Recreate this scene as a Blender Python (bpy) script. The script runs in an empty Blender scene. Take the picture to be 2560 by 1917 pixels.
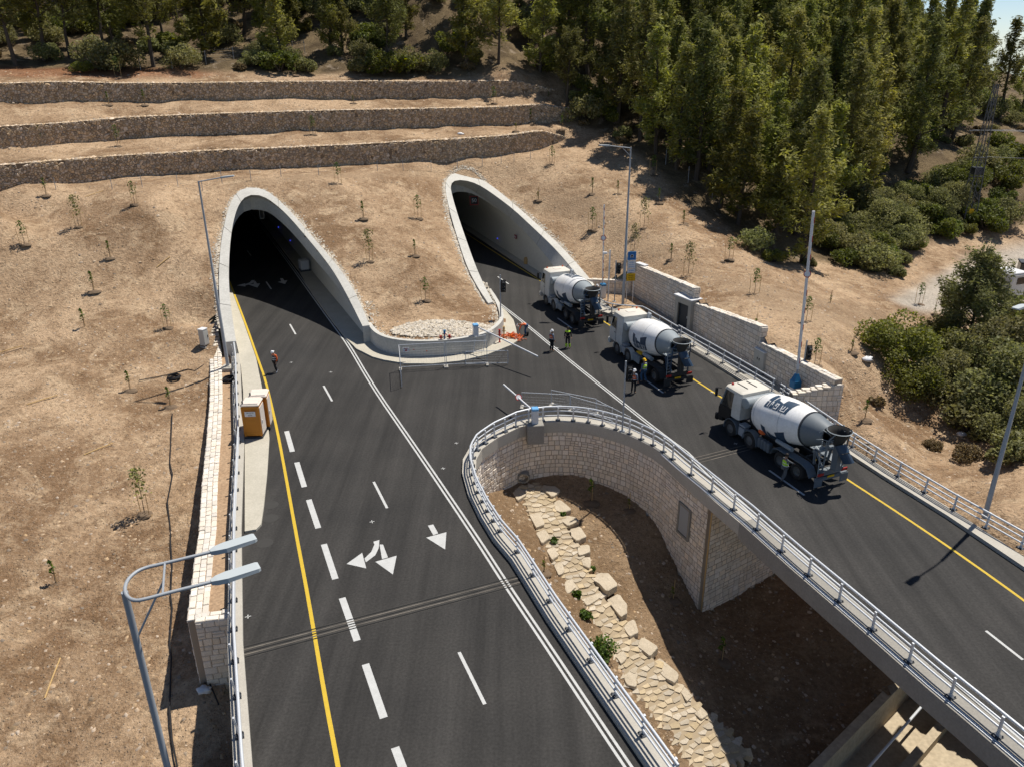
import bpy, math, random
import numpy as np
from mathutils import Vector, Matrix, noise, geometry
R_ = random.Random(7)
SC = bpy.context.scene
COL = SC.collection
# ------------------------------------------------------------------ survey of the place
# metres; origin on the road surface below the viewpoint, +Y = viewing heading, z = 0 road surface
H, F, TH, ROLL = 23.0, 1977.0, math.radians(23.23), math.atan(32/4606)
_c, _s, _cr, _sr = math.cos(TH), math.sin(TH), math.cos(ROLL), math.sin(ROLL)
def ray(u, v):
    a = (u-1280)/F; b = (v-958.5)/F
    a, b = a*_cr-b*_sr, a*_sr+b*_cr
    return (a, _c-b*_s, -_s-b*_c)
def G(u, v, z=0.0):                      # sight line met with the level z
    d = ray(u, v); t = (z-H)/d[2]
    return Vector((d[0]*t, d[1]*t, z))
def GP(u, v, pl):                        # sight line met with plane z = a + bx + cy
    a, b, c = pl; d = ray(u, v); t = (a-H)/(d[2]-b*d[0]-c*d[1])
    return Vector((d[0]*t, d[1]*t, H+d[2]*t))
def plane3(p, q, r):
    A = np.array([[1, p[0], p[1]], [1, q[0], q[1]], [1, r[0], r[1]]]); return tuple(np.linalg.solve(A, [p[2], q[2], r[2]]))
def V(*a): return Vector(a if len(a) == 3 else (*a, 0))
def xy(v): return (v[0], v[1])

# ------------------------------------------------------------------ mesh builder
class MB:
    def __init__(s): s.v = []; s.f = []; s.m = []; s.uv = {}; s.mi = 0
    def add(s, vs, fs):
        o = len(s.v); s.v += [tuple(p) for p in vs]
        for f in fs: s.f.append(tuple(i+o for i in f)); s.m.append(s.mi)
        return s
    def quad(s, a, b, c, d): return s.add([a, b, c, d], [(0, 1, 2, 3)])
    def box(s, c, size, rz=0, M=None, taper=1.0):
        x, y, z = [k/2 for k in size]
        vs = [Vector((sx*x*(taper if sz > 0 else 1), sy*y*(taper if sz > 0 else 1), sz*z)) for sz in (-1, 1) for sx, sy in ((-1, -1), (1, -1), (1, 1), (-1, 1))]
        T = M if M is not None else Matrix.Translation(c) @ Matrix.Rotation(rz, 4, 'Z')
        if M is not None: vs = [v+Vector(c) for v in vs]
        return s.add([T @ v for v in vs], [(3, 2, 1, 0), (4, 5, 6, 7), (0, 1, 5, 4), (1, 2, 6, 5), (2, 3, 7, 6), (3, 0, 4, 7)])
    def bbox(s, c, size, b=.03, rz=0):   # box with chamfered edges
        x, y, z = [k/2 for k in size]; b = min(b, x*.9, y*.9, z*.9)
        ring = [(x-b, -y), (x, -y+b), (x, y-b), (x-b, y), (-x+b, y), (-x, y-b), (-x, -y+b), (-x+b, -y)]
        ins = [(px-math.copysign(b, px), py-math.copysign(b, py)) for px, py in ring]
        ins = [(max(-x+b, min(x-b, px)), max(-y+b, min(y-b, py))) for px, py in ring]
        lay = [(ins, -z), (ring, -z+b), (ring, z-b), (ins, z)]
        T = Matrix.Translation(c) @ Matrix.Rotation(rz, 4, 'Z')
        vs = [T @ Vector((px, py, zz)) for rg, zz in lay for px, py in rg]
        fs = [(k*8+i, k*8+(i+1) % 8, k*8+8+(i+1) % 8, k*8+8+i) for k in range(3) for i in range(8)]
        fs += [tuple(range(7, -1, -1)), tuple(range(24, 32))]
        return s.add(vs, fs)
    def tube(s, pts, r, n=8, cap=True, closed=False):
        pts = [Vector(p) for p in pts]; N = len(pts); rs = r if isinstance(r, (list, tuple)) else [r]*N
        vs = []; up = None
        for i, p in enumerate(pts):
            if closed: t = pts[(i+1) % N]-pts[i-1]
            else: t = pts[min(i+1, N-1)]-pts[max(i-1, 0)]
            t = t.normalized() if t.length > 1e-9 else Vector((0, 0, 1))
            if up is None: up = Vector((0, 0, 1)) if abs(t.z) < .9 else Vector((1, 0, 0))
            a = t.cross(up)
            if a.length < 1e-6: up = Vector((1, 0, .01)); a = t.cross(up)
            a.normalize(); b = a.cross(t).normalized(); up = b
            vs += [p+(a*math.cos(k*2*math.pi/n)+b*math.sin(k*2*math.pi/n))*rs[i] for k in range(n)]
        fs = []
        for i in range(N if closed else N-1):
            j = (i+1) % N
            fs += [(i*n+k, i*n+(k+1) % n, j*n+(k+1) % n, j*n+k) for k in range(n)]
        if cap and not closed: fs += [tuple(range(n-1, -1, -1)), tuple(range((N-1)*n, N*n))]
        return s.add(vs, fs)
    def lathe(s, prof, M=None, n=24, a0=0, a1=None):   # prof: (r, z) about local z
        M = M or Matrix(); full = a1 is None; a1 = a0+2*math.pi if full else a1; K = n if full else n+1
        vs = [M @ Vector((r*math.cos(a0+(a1-a0)*k/n), r*math.sin(a0+(a1-a0)*k/n), z)) for r, z in prof for k in range(K)]
        fs = []
        for i in range(len(prof)-1):
            for k in range(n):
                k2 = (k+1) % K
                fs.append((i*K+k, i*K+k2, (i+1)*K+k2, (i+1)*K+k))
        return s.add(vs, fs)
    def prism(s, poly, z0, z1):          # z0,z1 numbers; poly xy list, any winding
        n = len(poly)
        area = sum(poly[i][0]*poly[(i+1) % n][1]-poly[(i+1) % n][0]*poly[i][1] for i in range(n))
        if area < 0: poly = poly[::-1]
        vs = [(p[0], p[1], z0) for p in poly]+[(p[0], p[1], z1) for p in poly]
        tri = geometry.tessellate_polygon([[Vector((p[0], p[1], 0)) for p in poly]])
        fs = []
        for t in tri:
            a, b, c = [poly[k] for k in t]
            if (b[0]-a[0])*(c[1]-a[1])-(c[0]-a[0])*(b[1]-a[1]) < 0: t = t[::-1]
            fs.append(tuple(k+n for k in t)); fs.append(tuple(t[::-1]))
        fs += [(i, (i+1) % n, (i+1) % n+n, i+n) for i in range(n)]
        return s.add(vs, fs)
    def strip(s, pts, w0, w1, z0, z1, closed=False):   # solid ribbon along a path: offsets w0..w1 (left negative), heights z0..z1 (number or list)
        P = [Vector((p[0], p[1])) for p in pts]; N = len(P); vs = []
        for i in range(N):
            t0 = (P[i]-P[i-1]).normalized() if i > 0 else (P[1]-P[0]).normalized()
            t1 = (P[i+1]-P[i]).normalized() if i < N-1 else t0
            t = (t0+t1).normalized(); k = 1/max(.5, t.dot(t0)); n = Vector((t.y, -t.x))*k
            a = z0[i] if isinstance(z0, (list, tuple)) else z0; b = z1[i] if isinstance(z1, (list, tuple)) else z1
            wa = w0[i] if isinstance(w0, (list, tuple)) else w0; wb = w1[i] if isinstance(w1, (list, tuple)) else w1
            l, r = P[i]+n*wa, P[i]+n*wb
            vs += [(l.x, l.y, a), (r.x, r.y, a), (r.x, r.y, b), (l.x, l.y, b)]
        fs = []
        for i in range(N-1):
            o = i*4
            for k in range(4):
                k2 = (k+1) % 4
                fs.append((o+k, o+4+k, o+4+k2, o+k2))
        fs += [(0, 1, 2, 3), ((N-1)*4+3, (N-1)*4+2, (N-1)*4+1, (N-1)*4)]
        return s.add(vs, fs)
    def sphere(s, c, r, n=8, m=6, sc=(1, 1, 1), jit=0, top=False):
        vs = []; c = Vector(c)
        for i in range(m+1):
            th = math.pi*(.5 if top else 1)*i/m
            for k in range(n):
                a = 2*math.pi*k/n; rr = r*(1+R_.uniform(-jit, jit))
                vs.append(c+Vector((math.sin(th)*math.cos(a)*rr*sc[0], math.sin(th)*math.sin(a)*rr*sc[1], math.cos(th)*rr*sc[2])))
        fs = [(i*n+k, (i+1)*n+k, (i+1)*n+(k+1) % n, i*n+(k+1) % n) for i in range(m) for k in range(n)]
        return s.add(vs, fs)
    def build(s, name, mats, parent=None, smooth=False, loc=None, **props):
        me = bpy.data.meshes.new(name); me.from_pydata(s.v, [], s.f)
        mats = mats if isinstance(mats, (list, tuple)) else [mats]
        for m in mats: me.materials.append(m)
        if len(mats) > 1: me.polygons.foreach_set('material_index', s.m)
        if smooth:
            if smooth is True: me.shade_smooth()
            else:
                me.shade_smooth(); me.set_sharp_from_angle(angle=math.radians(smooth))
        me.update(); return link(bpy.data.objects.new(name, me), parent, loc, **props)
def link(o, parent=None, loc=None, **props):
    COL.objects.link(o)
    if loc is not None: o.location = loc
    if parent is not None: o.parent = parent
    for k, v in props.items(): o['category' if k == 'cat' else k] = v
    return o
def thing(name, label, cat, loc=(0, 0, 0), rz=0, group=None):
    o = bpy.data.objects.new(name, None); o.empty_display_size = .2
    link(o, None, loc, label=label, cat=cat); o.rotation_euler = (0, 0, rz)
    if group: o['group'] = group
    return o
KIDS = {}
def copy_tree(src, loc, rz=None, label=None, scale=None, group=None):
    c = src.copy(); COL.objects.link(c); c.location = loc
    if rz is not None: c.rotation_euler = (0, 0, rz)
    if scale is not None: c.scale = scale if isinstance(scale, (tuple, list)) else (scale,)*3
    if label: c['label'] = label
    if group: c['group'] = group
    for k in KIDS.get(src.name, list(src.children)):
        d = k.copy(); COL.objects.link(d); d.parent = c
        for g in k.children:
            e = g.copy(); COL.objects.link(e); e.parent = d
    return c
def arrays(name, verts, quads, mats, parent=None, smooth=False, mi=None, **props):   # fast mesh of quads
    me = bpy.data.meshes.new(name); verts = np.asarray(verts, np.float32); quads = np.asarray(quads, np.int32)
    me.vertices.add(len(verts)); me.vertices.foreach_set('co', verts.ravel())
    k = quads.shape[1]; me.loops.add(quads.size); me.loops.foreach_set('vertex_index', quads.ravel())
    me.polygons.add(len(quads)); me.polygons.foreach_set('loop_start', np.arange(0, quads.size, k, dtype=np.int32))
    me.update(calc_edges=True)
    for m in (mats if isinstance(mats, (list, tuple)) else [mats]): me.materials.append(m)
    if mi is not None: me.polygons.foreach_set('material_index', np.asarray(mi, np.int32))
    if smooth: me.shade_smooth()
    me.validate(); return link(bpy.data.objects.new(name, me), parent, None, **props)

# ------------------------------------------------------------------ materials
def srgb(h):
    h = h.lstrip('#'); return tuple(((int(h[i:i+2], 16)/255+.055)/1.055)**2.4 if int(h[i:i+2], 16) > 10 else int(h[i:i+2], 16)/255/12.92 for i in (0, 2, 4))
def mat(name, col, rough=.8, metal=0, var=0, vscale=1.5, island=0, bump=0, bscale=20, col2=None, spec=.3, fine=0, fscale=30, transl=0, objvar=0, streak=0):
    m = bpy.data.materials.new(name); m.use_nodes = True; nt = m.node_tree; N, L = nt.nodes, nt.links
    b = N['Principled BSDF']; b.inputs['Roughness'].default_value = rough; b.inputs['Metallic'].default_value = metal
    b.inputs['Specular IOR Level'].default_value = spec
    col = srgb(col) if isinstance(col, str) else col; col2 = (srgb(col2) if isinstance(col2, str) else col2) if col2 else tuple(min(1, k*1.35) for k in col)
    b.inputs['Base Color'].default_value = (*col, 1)
    out = None; tc = N.new('ShaderNodeTexCoord')
    if var or island or fine:
        rgb = N.new('ShaderNodeMix'); rgb.data_type = 'RGBA'; rgb.inputs[6].default_value = (*col, 1); rgb.inputs[7].default_value = (*col2, 1); rgb.inputs[0].default_value = 0.3
        out = rgb.outputs[2]
        if var:
            nz = N.new('ShaderNodeTexNoise'); nz.inputs['Scale'].default_value = vscale; nz.inputs['Detail'].default_value = 6; nz.inputs['Roughness'].default_value = .62
            mr = N.new('ShaderNodeMapRange'); mr.inputs[1].default_value = .5-.25/max(var, .05); mr.inputs[2].default_value = .5+.25/max(var, .05)
            L.new(tc.outputs['Object'], nz.inputs['Vector']); L.new(nz.outputs['Fac'], mr.inputs[0]); L.new(mr.outputs[0], rgb.inputs[0])
        if fine:
            n2 = N.new('ShaderNodeTexNoise'); n2.inputs['Scale'].default_value = fscale; n2.inputs['Detail'].default_value = 3
            L.new(tc.outputs['Object'], n2.inputs['Vector'])
            hs = N.new('ShaderNodeHueSaturation'); m2 = N.new('ShaderNodeMapRange'); m2.inputs[3].default_value = 1-fine; m2.inputs[4].default_value = 1+fine; m2.inputs[1].default_value = .3; m2.inputs[2].default_value = .7
            L.new(n2.outputs['Fac'], m2.inputs[0]); L.new(m2.outputs[0], hs.inputs['Value']); L.new(out, hs.inputs['Color']); out = hs.outputs[0]
        if island:
            ge = N.new('ShaderNodeNewGeometry'); m3 = N.new('ShaderNodeMapRange'); m3.inputs[3].default_value = 1-island; m3.inputs[4].default_value = 1+island
            h3 = N.new('ShaderNodeHueSaturation'); L.new(ge.outputs['Random Per Island'], m3.inputs[0]); L.new(m3.outputs[0], h3.inputs['Value']); L.new(out, h3.inputs['Color']); out = h3.outputs[0]
            m4 = N.new('ShaderNodeMath'); m4.operation = 'MULTIPLY_ADD'; m4.inputs[1].default_value = 7.31; m4.inputs[2].default_value = 0; L.new(ge.outputs['Random Per Island'], m4.inputs[0])
            fr = N.new('ShaderNodeMath'); fr.operation = 'FRACT'; L.new(m4.outputs[0], fr.inputs[0])
            m5 = N.new('ShaderNodeMapRange'); m5.inputs[3].default_value = .75; m5.inputs[4].default_value = 1.25; L.new(fr.outputs[0], m5.inputs[0]); L.new(m5.outputs[0], h3.inputs['Saturation'])
        if streak:       # wheel paths and paving passes: noise drawn out along the carriageway
            mp = N.new('ShaderNodeMapping'); mp.inputs['Rotation'].default_value = (0, 0, math.radians(-22)); mp.inputs['Scale'].default_value = (1.1, .035, 1); L.new(tc.outputs['Object'], mp.inputs[0])
            n5 = N.new('ShaderNodeTexNoise'); n5.inputs['Scale'].default_value = 1; n5.inputs['Detail'].default_value = 5; n5.inputs['Roughness'].default_value = .65; L.new(mp.outputs[0], n5.inputs['Vector'])
            m6 = N.new('ShaderNodeMapRange'); m6.inputs[1].default_value = .35; m6.inputs[2].default_value = .68; m6.inputs[3].default_value = 1-streak*.5; m6.inputs[4].default_value = 1+streak; L.new(n5.outputs['Fac'], m6.inputs[0])
            h5 = N.new('ShaderNodeHueSaturation'); L.new(m6.outputs[0], h5.inputs['Value']); L.new(out, h5.inputs['Color']); out = h5.outputs[0]
        if objvar:
            oi = N.new('ShaderNodeObjectInfo'); h6 = N.new('ShaderNodeHueSaturation'); m7 = N.new('ShaderNodeMapRange'); m7.inputs[3].default_value = 1-objvar; m7.inputs[4].default_value = 1+objvar; L.new(oi.outputs['Random'], m7.inputs[0]); L.new(m7.outputs[0], h6.inputs['Value'])
            m8 = N.new('ShaderNodeMath'); m8.operation = 'MULTIPLY'; m8.inputs[1].default_value = 5.77; f8_ = N.new('ShaderNodeMath'); f8_.operation = 'FRACT'; L.new(oi.outputs['Random'], m8.inputs[0]); L.new(m8.outputs[0], f8_.inputs[0]); m9 = N.new('ShaderNodeMapRange'); m9.inputs[3].default_value = .482; m9.inputs[4].default_value = .518; L.new(f8_.outputs[0], m9.inputs[0]); L.new(m9.outputs[0], h6.inputs['Hue'])
            L.new(out, h6.inputs['Color']); out = h6.outputs[0]
        L.new(out, b.inputs['Base Color'])
    if bump:
        nb = N.new('ShaderNodeTexNoise'); nb.inputs['Scale'].default_value = bscale; nb.inputs['Detail'].default_value = 5
        bp = N.new('ShaderNodeBump'); bp.inputs['Strength'].default_value = bump; bp.inputs['Distance'].default_value = .05
        L.new(tc.outputs['Object'], nb.inputs['Vector']); L.new(nb.outputs['Fac'], bp.inputs['Height']); L.new(bp.outputs[0], b.inputs['Normal'])
    if transl:
        tr = N.new('ShaderNodeBsdfTranslucent'); mx = N.new('ShaderNodeMixShader'); mx.inputs[0].default_value = transl
        if out: L.new(out, tr.inputs['Color'])
        else: tr.inputs['Color'].default_value = (*col, 1)
        o = N['Material Output']; L.new(b.outputs[0], mx.inputs[1]); L.new(tr.outputs[0], mx.inputs[2]); L.new(mx.outputs[0], o.inputs[0])
    return m
MT = {}
def defmats():
    M = MT
    M['asphalt'] = mat('asphalt', (.0215, .0205, .0195), .8, var=.8, vscale=.2, col2=(.041, .038, .0345), fine=.22, fscale=9, bump=.25, bscale=45, spec=.25, streak=.42)
    M['concrete'] = mat('concrete', (.36, .33, .28), .85, var=.6, vscale=.9, col2=(.47, .44, .38), fine=.08, fscale=14, bump=.1)
    M['concrete_dark'] = mat('concrete_dark', (.22, .205, .18), .85, var=.6, vscale=.7, col2=(.32, .30, .26), fine=.1, fscale=10)
    M['rim'] = mat('portal_concrete', (.43, .415, .37), .8, var=.8, vscale=.55, col2=(.57, .55, .50), fine=.1, fscale=6)
    M['lining'] = mat('tunnel_lining', (.60, .58, .51), .85, var=.6, vscale=.25, col2=(.68, .66, .58), fine=.05, fscale=4)
    M['sidewalk'] = mat('sidewalk', (.38, .35, .28), .9, var=.7, vscale=.7, col2=(.50, .46, .38), fine=.1, fscale=12)
    M['stone'] = mat('limestone_block', (.68, .585, .48), .9, var=.5, vscale=2.5, col2=(.80, .71, .60), island=.12, bump=.5, bscale=12, fine=.12, fscale=18)
    M['stone_white'] = mat('limestone_coping', (.62, .55, .46), .9, var=.5, vscale=2.5, col2=(.68, .63, .55), island=.14, bump=.4, bscale=12)
    M['mortar'] = mat('mortar', (.34, .275, .21), .95)
    M['slab'] = mat('limestone_slab', (.37, .295, .195), .9, var=.8, vscale=1.2, col2=(.52, .435, .315), island=.16, bump=.5, bscale=9, fine=.12, fscale=14)
    M['gravel'] = mat('white_gravel', (.46, .40, .32), .9, island=.3, col2=(.62, .56, .46))
    M['pebble'] = mat('loose_stone', (.27, .19, .12), .95, island=.45, col2=(.42, .32, .22), var=.5, vscale=.5)
    M['gabion_stone'] = mat('gabion_stone', (.46, .345, .23), .95, island=.36, col2=(.58, .46, .33), var=.4, vscale=3)
    M['gabion_core'] = mat('gabion_core', (.20, .145, .095), .95)
    M['steel'] = mat('galvanised_steel', (.56, .58, .60), .42, .25, var=.3, vscale=3, col2=(.66, .68, .70), spec=.5)
    M['steel_grey'] = mat('painted_grey_steel', (.33, .35, .37), .5, .1, spec=.4)
    M['steel_dark'] = mat('dark_steel', (.045, .05, .058), .55, .2, spec=.4)
    M['white_mark'] = mat('white_marking', (.54, .54, .52), .7, var=.7, vscale=3, col2=(.40, .40, .385), fine=.1, fscale=25)
    M['yellow_mark'] = mat('yellow_marking', (.60, .41, .03), .7, var=.6, vscale=4, col2=(.46, .31, .03), fine=.1, fscale=25)
    M['truck_white'] = mat('white_paint', (.64, .64, .62), .4, var=.8, vscale=1.1, col2=(.44, .41, .35), fine=.08, fscale=9, spec=.5)
    M['drum_white'] = mat('drum_paint', (.84, .85, .86), .5, var=.7, vscale=.9, col2=(.70, .675, .62), fine=.06, fscale=7, spec=.5)
    M['cab_roof'] = mat('dusty_roof', (.56, .52, .44), .6, var=.5, vscale=2, col2=(.62, .59, .52))
    M['truck_blue'] = mat('dusty_blue_grey', (.10, .125, .15), .55, var=.5, vscale=1.5, col2=(.17, .185, .19), spec=.4)
    M['navy'] = mat('navy_paint', (.028, .055, .095), .5, spec=.4)
    M['tank_grey'] = mat('grey_tank', (.21, .25, .275), .5, var=.5, vscale=2, col2=(.33, .35, .35))
    M['chassis'] = mat('dusty_chassis', (.028, .028, .028), .75, var=.5, vscale=2, col2=(.06, .055, .048))
    M['tyre'] = mat('tyre', (.022, .021, .02), .85, var=.5, vscale=4, col2=(.05, .045, .04))
    M['rimmet'] = mat('wheel_rim', (.16, .155, .145), .6, .2)
    M['glass'] = mat('dark_glass', (.012, .015, .017), .12, spec=.6)
    M['black'] = mat('black_plastic', (.012, .012, .013), .5)
    M['cable'] = mat('cable', (.016, .015, .016), .6)
    M['orange'] = mat('orange_plastic', (.42, .155, .012), .5, var=.4, vscale=2, col2=(.50, .20, .02))
    M['cream'] = mat('cream_plastic', (.68, .60, .52), .6)
    M['red'] = mat('red_paint', (.40, .025, .02), .45)
    M['blue'] = mat('blue_paint', (.02, .16, .34), .45)
    M['lightblue'] = mat('light_blue_cap', (.14, .36, .62), .5)
    M['signblue'] = mat('sign_blue', (.012, .12, .36), .4)
    M['yellow'] = mat('sign_yellow', (.72, .42, .01), .45)
    M['white'] = mat('white_plastic', (.66, .66, .66), .5)
    M['cabinet'] = mat('grey_cabinet', (.45, .44, .40), .5)
    M['net'] = mat('orange_net', (.62, .13, .02), .7, island=.2)
    M['hiorange'] = mat('orange_vest', (.70, .13, .03), .8)
    M['hiyellow'] = mat('yellow_vest', (.45, .72, .04), .8)
    M['silver'] = mat('reflective_tape', (.6, .6, .58), .4)
    M['black_cloth'] = mat('black_cloth', (.014, .014, .016), .9)
    M['denim'] = mat('denim', (.045, .10, .18), .9)
    M['bluecloth'] = mat('blue_grey_cloth', (.16, .19, .24), .9)
    M['greycloth'] = mat('grey_cloth', (.11, .115, .12), .9)
    M['skin'] = mat('skin', (.36, .20, .13), .6)
    M['hair'] = mat('hair', (.02, .014, .01), .7)
    M['boot'] = mat('boots', (.16, .12, .09), .8)
    M['wood'] = mat('wood_stake', (.42, .28, .12), .85, var=.4, vscale=6)
    M['bark'] = mat('bark', (.055, .042, .032), .95, var=.5, vscale=4, col2=(.10, .08, .06))
    M['soil'] = mat('dark_soil', (.11, .075, .046), .98, var=.8, vscale=3, col2=(.19, .135, .088))
    M['needles'] = mat('pine_needles', (.205, .212, .052), .75, island=.35, objvar=.38, var=.6, vscale=.4, col2=(.33, .315, .08), transl=.42, spec=.15)
    M['needles_dark'] = mat('dark_pine_needles', (.145, .155, .047), .75, island=.35, objvar=.38, var=.6, vscale=.4, col2=(.24, .235, .066), transl=.4, spec=.15)
    M['leaf_dark'] = mat('dark_leaves', (.10, .125, .022), .65, island=.45, var=.6, vscale=.6, col2=(.22, .225, .045), transl=.42, objvar=.25, spec=.3)
    M['leaf_olive'] = mat('olive_leaves', (.17, .175, .065), .75, island=.4, var=.6, vscale=.6, col2=(.30, .285, .11), transl=.4, objvar=.25, spec=.2)
    M['leaf_bright'] = mat('bright_leaves', (.07, .12, .018), .65, island=.4, transl=.3, col2=(.12, .18, .03))
    M['drygrass'] = mat('dry_brush', (.16, .115, .055), .95, island=.4, col2=(.24, .18, .09), transl=.2)
    M['patch'] = mat('fresh_patch', (.36, .30, .22), .9, var=.8, vscale=1.2)
    for k in ('needles', 'needles_dark', 'leaf_dark', 'leaf_olive', 'leaf_bright', 'drygrass', 'gravel', 'pebble', 'gabion_stone'): pass
defmats()
def inpoly(px, py, poly):
    px = np.asarray(px); py = np.asarray(py); c = np.zeros(px.shape, bool); n = len(poly)
    for i in range(n):
        x1, y1 = poly[i][0], poly[i][1]; x2, y2 = poly[(i+1) % n][0], poly[(i+1) % n][1]
        if y1 == y2: continue
        k = ((y1 > py) != (y2 > py)) & (px < (x2-x1)*(py-y1)/(y2-y1)+x1); c ^= k
    return c
def resample(pts, d):
    pts = [Vector(p) for p in pts]; out = [pts[0].copy()]; acc = 0
    for a, b in zip(pts, pts[1:]):
        L = (b-a).length
        if L < 1e-9: continue
        t = d-acc
        while t <= L: out.append(a.lerp(b, t/L)); t += d
        acc = L-(t-d)
    if (out[-1]-pts[-1]).length > d*.3: out.append(pts[-1].copy())
    return out
def smooth_path(pts, it=2):
    pts = [Vector(p) for p in pts]
    for _ in range(it):
        q = [pts[0]]
        for a, b in zip(pts, pts[1:]): q += [a.lerp(b, .25), a.lerp(b, .75)]
        q.append(pts[-1]); pts = q
    return pts
def scatter_stones(name, pts, smin, smax, m, flat=.6, parent=None, **props):   # many small rough stones in one mesh; pts (x,y,z)
    n = len(pts); rng = np.random.default_rng(len(name)+n)
    base = np.array([[1, 0, 0], [0, 1, 0], [-1, 0, 0], [0, -1, 0], [0, 0, 1]], float)
    base = np.array([[1, .2, -.3], [.3, 1, -.3], [-.8, .7, -.3], [-.9, -.5, -.3], [.2, -1, -.3], [.55, .25, .6], [-.3, .5, .7], [-.2, -.5, .62]], float)
    tris = np.array([[0, 1, 5], [1, 6, 5], [1, 2, 6], [2, 3, 6], [3, 7, 6], [3, 4, 7], [4, 0, 7], [0, 5, 7], [5, 6, 7]])
    s = smin*(smax/smin)**(rng.random(n)**2.2); a = rng.random(n)*2*math.pi
    sx = s*(.75+.5*rng.random(n)); sy = s*(.75+.5*rng.random(n)); sz = s*flat*(.7+.6*rng.random(n))
    J = base[None]*(1+.28*(rng.random((n, 8, 3))-.5)*2)
    x = J[:, :, 0]*sx[:, None]; y = J[:, :, 1]*sy[:, None]; z = J[:, :, 2]*sz[:, None]
    ca, sa = np.cos(a)[:, None], np.sin(a)[:, None]
    P = np.asarray(pts, float)
    v = np.stack([x*ca-y*sa+P[:, 0:1], x*sa+y*ca+P[:, 1:2], z+P[:, 2:3]], -1).reshape(-1, 3)
    q = (tris[None]+(np.arange(n)*8)[:, None, None]).reshape(-1, 3)
    return arrays(name, v, q, m, parent, **props)
# ------------------------------------------------------------------ terrain
WALLS = [  # foot line of each gabion terrace (u, v, distance), wall height
    ([(-160, 492, 74), (73.9, 468, 78.3), (287, 447.6, 83.1), (533.8, 431, 87.2), (720, 422, 89.8), (899, 412.7, 92.3), (1055, 402.4, 95), (1160, 395.5, 97.2), (1260.6, 388, 99.5), (1342, 375.7, 102), (1400, 366, 104), (1445, 357, 105.8)], 2.25),
    ([(-160, 392, 79.5), (0, 375.7, 83.3), (164, 363.4, 87.5), (328, 347, 91.2), (533.8, 336.7, 94), (720, 330, 96.2), (899, 324.4, 98.5), (1137, 318.2, 102.5), (1260, 314, 105), (1363, 306, 107.5), (1425, 289.5, 109.3), (1457, 274, 110.5)], 2.25),
    ([(-160, 266, 86), (0, 258.7, 90), (164, 252.5, 93.5), (328, 254.6, 96.6), (492, 252.5, 99), (698, 248.4, 101.5), (899, 246.4, 103.8), (1137, 245.4, 107.8), (1301, 242, 111), (1384, 234, 113), (1400, 227, 113.8)], 2.0)]
def GY(u, v, Y):
    d = ray(u, v); t = Y/d[1]; return Vector((d[0]*t, Y, H+d[2]*t))
WP = []; WH = []
for pts, h in WALLS:
    q = resample([GY(*p) for p in pts], 1.5); WP.append(q); N = len(q); L = (N-1)*1.5
    WH.append([h*min(1, ((N-1-i)*1.5+.6)/7) for i in range(N)])
def wall_step(x, y):      # height added by the terraces behind each wall
    x = np.asarray(x, float); y = np.asarray(y, float); tot = np.zeros_like(x)
    for q, hs in zip(WP, WH):
        best = np.full(x.shape, 1e9); sd = np.zeros_like(x); hh = np.zeros_like(x)
        n = len(q)
        for i in range(n-1):
            ax, ay = q[i].x, q[i].y; dx, dy = q[i+1].x-ax, q[i+1].y-ay; l2 = dx*dx+dy*dy
            t = ((x-ax)*dx+(y-ay)*dy)/l2
            lo = -1e9 if i == 0 else 0; tc = np.clip(t, lo, 1)
            ex, ey = x-ax-tc*dx, y-ay-tc*dy; d = np.hypot(ex, ey)
            s = (dx*(y-ay)-dy*(x-ax))
            m = d < best; best = np.where(m, d, best); sd = np.where(m, np.where(s > 0, d, -d), sd)
            hloc = hs[i]+(hs[i+1]-hs[i])*np.clip(t, 0, 1)
            if i == n-2: hloc = np.where(t > 1, 0, hloc)
            hh = np.where(m, hloc, hh)
        tot += hh*np.clip((sd-.25)/.5, 0, 1)
    return tot
SWZ = [.1, .1, .1, .1, .1, .12, .2, .55, 1.5]
CP = []       # terrain control points (x, y, z)
def cp(*l):
    for u, v, z in l: CP.append(tuple(G(u, v, z)))
# left-hand dirt
cp((512, 815, 1.3), (505, 880, .5), (512, 1000, -.6), (485, 1200, -1.6), (465, 1330, -2.2), (435, 1550, -3.3), (427, 1768, -3.6), (520, 1715, -3.5), (300, 1900, -4.2), (0, 1900, -4.2), (0, 1500, -2.6),
   (200, 1500, -3.1), (0, 1100, -.4), (250, 1100, -.9), (0, 900, 1.2), (250, 900, 1.0), (420, 900, .45), (0, 700, 4.8), (250, 700, 4.5), (430, 700, 4.0), (0, 570, 7.7), (200, 540, 8.5), (400, 520, 9.2),
   (480, 600, 6.5), (0, 480, 10.5), (40, 470, 10.7), (0, 445, 11.4), (-70, 470, 11.6), (-120, 560, 8.5))
for q, hs in zip(WP, WH):
    for i in range(0, len(q)-5, 4):
        t = (q[i+1]-q[i]).normalized(); n = V(-t.y, t.x); CP.append((q[i].x-n.x*.4, q[i].y-n.y*.4, q[i].z)); CP.append((q[i].x+n.x*1.3, q[i].y+n.y*1.3, q[i].z+hs[i]))
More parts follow.
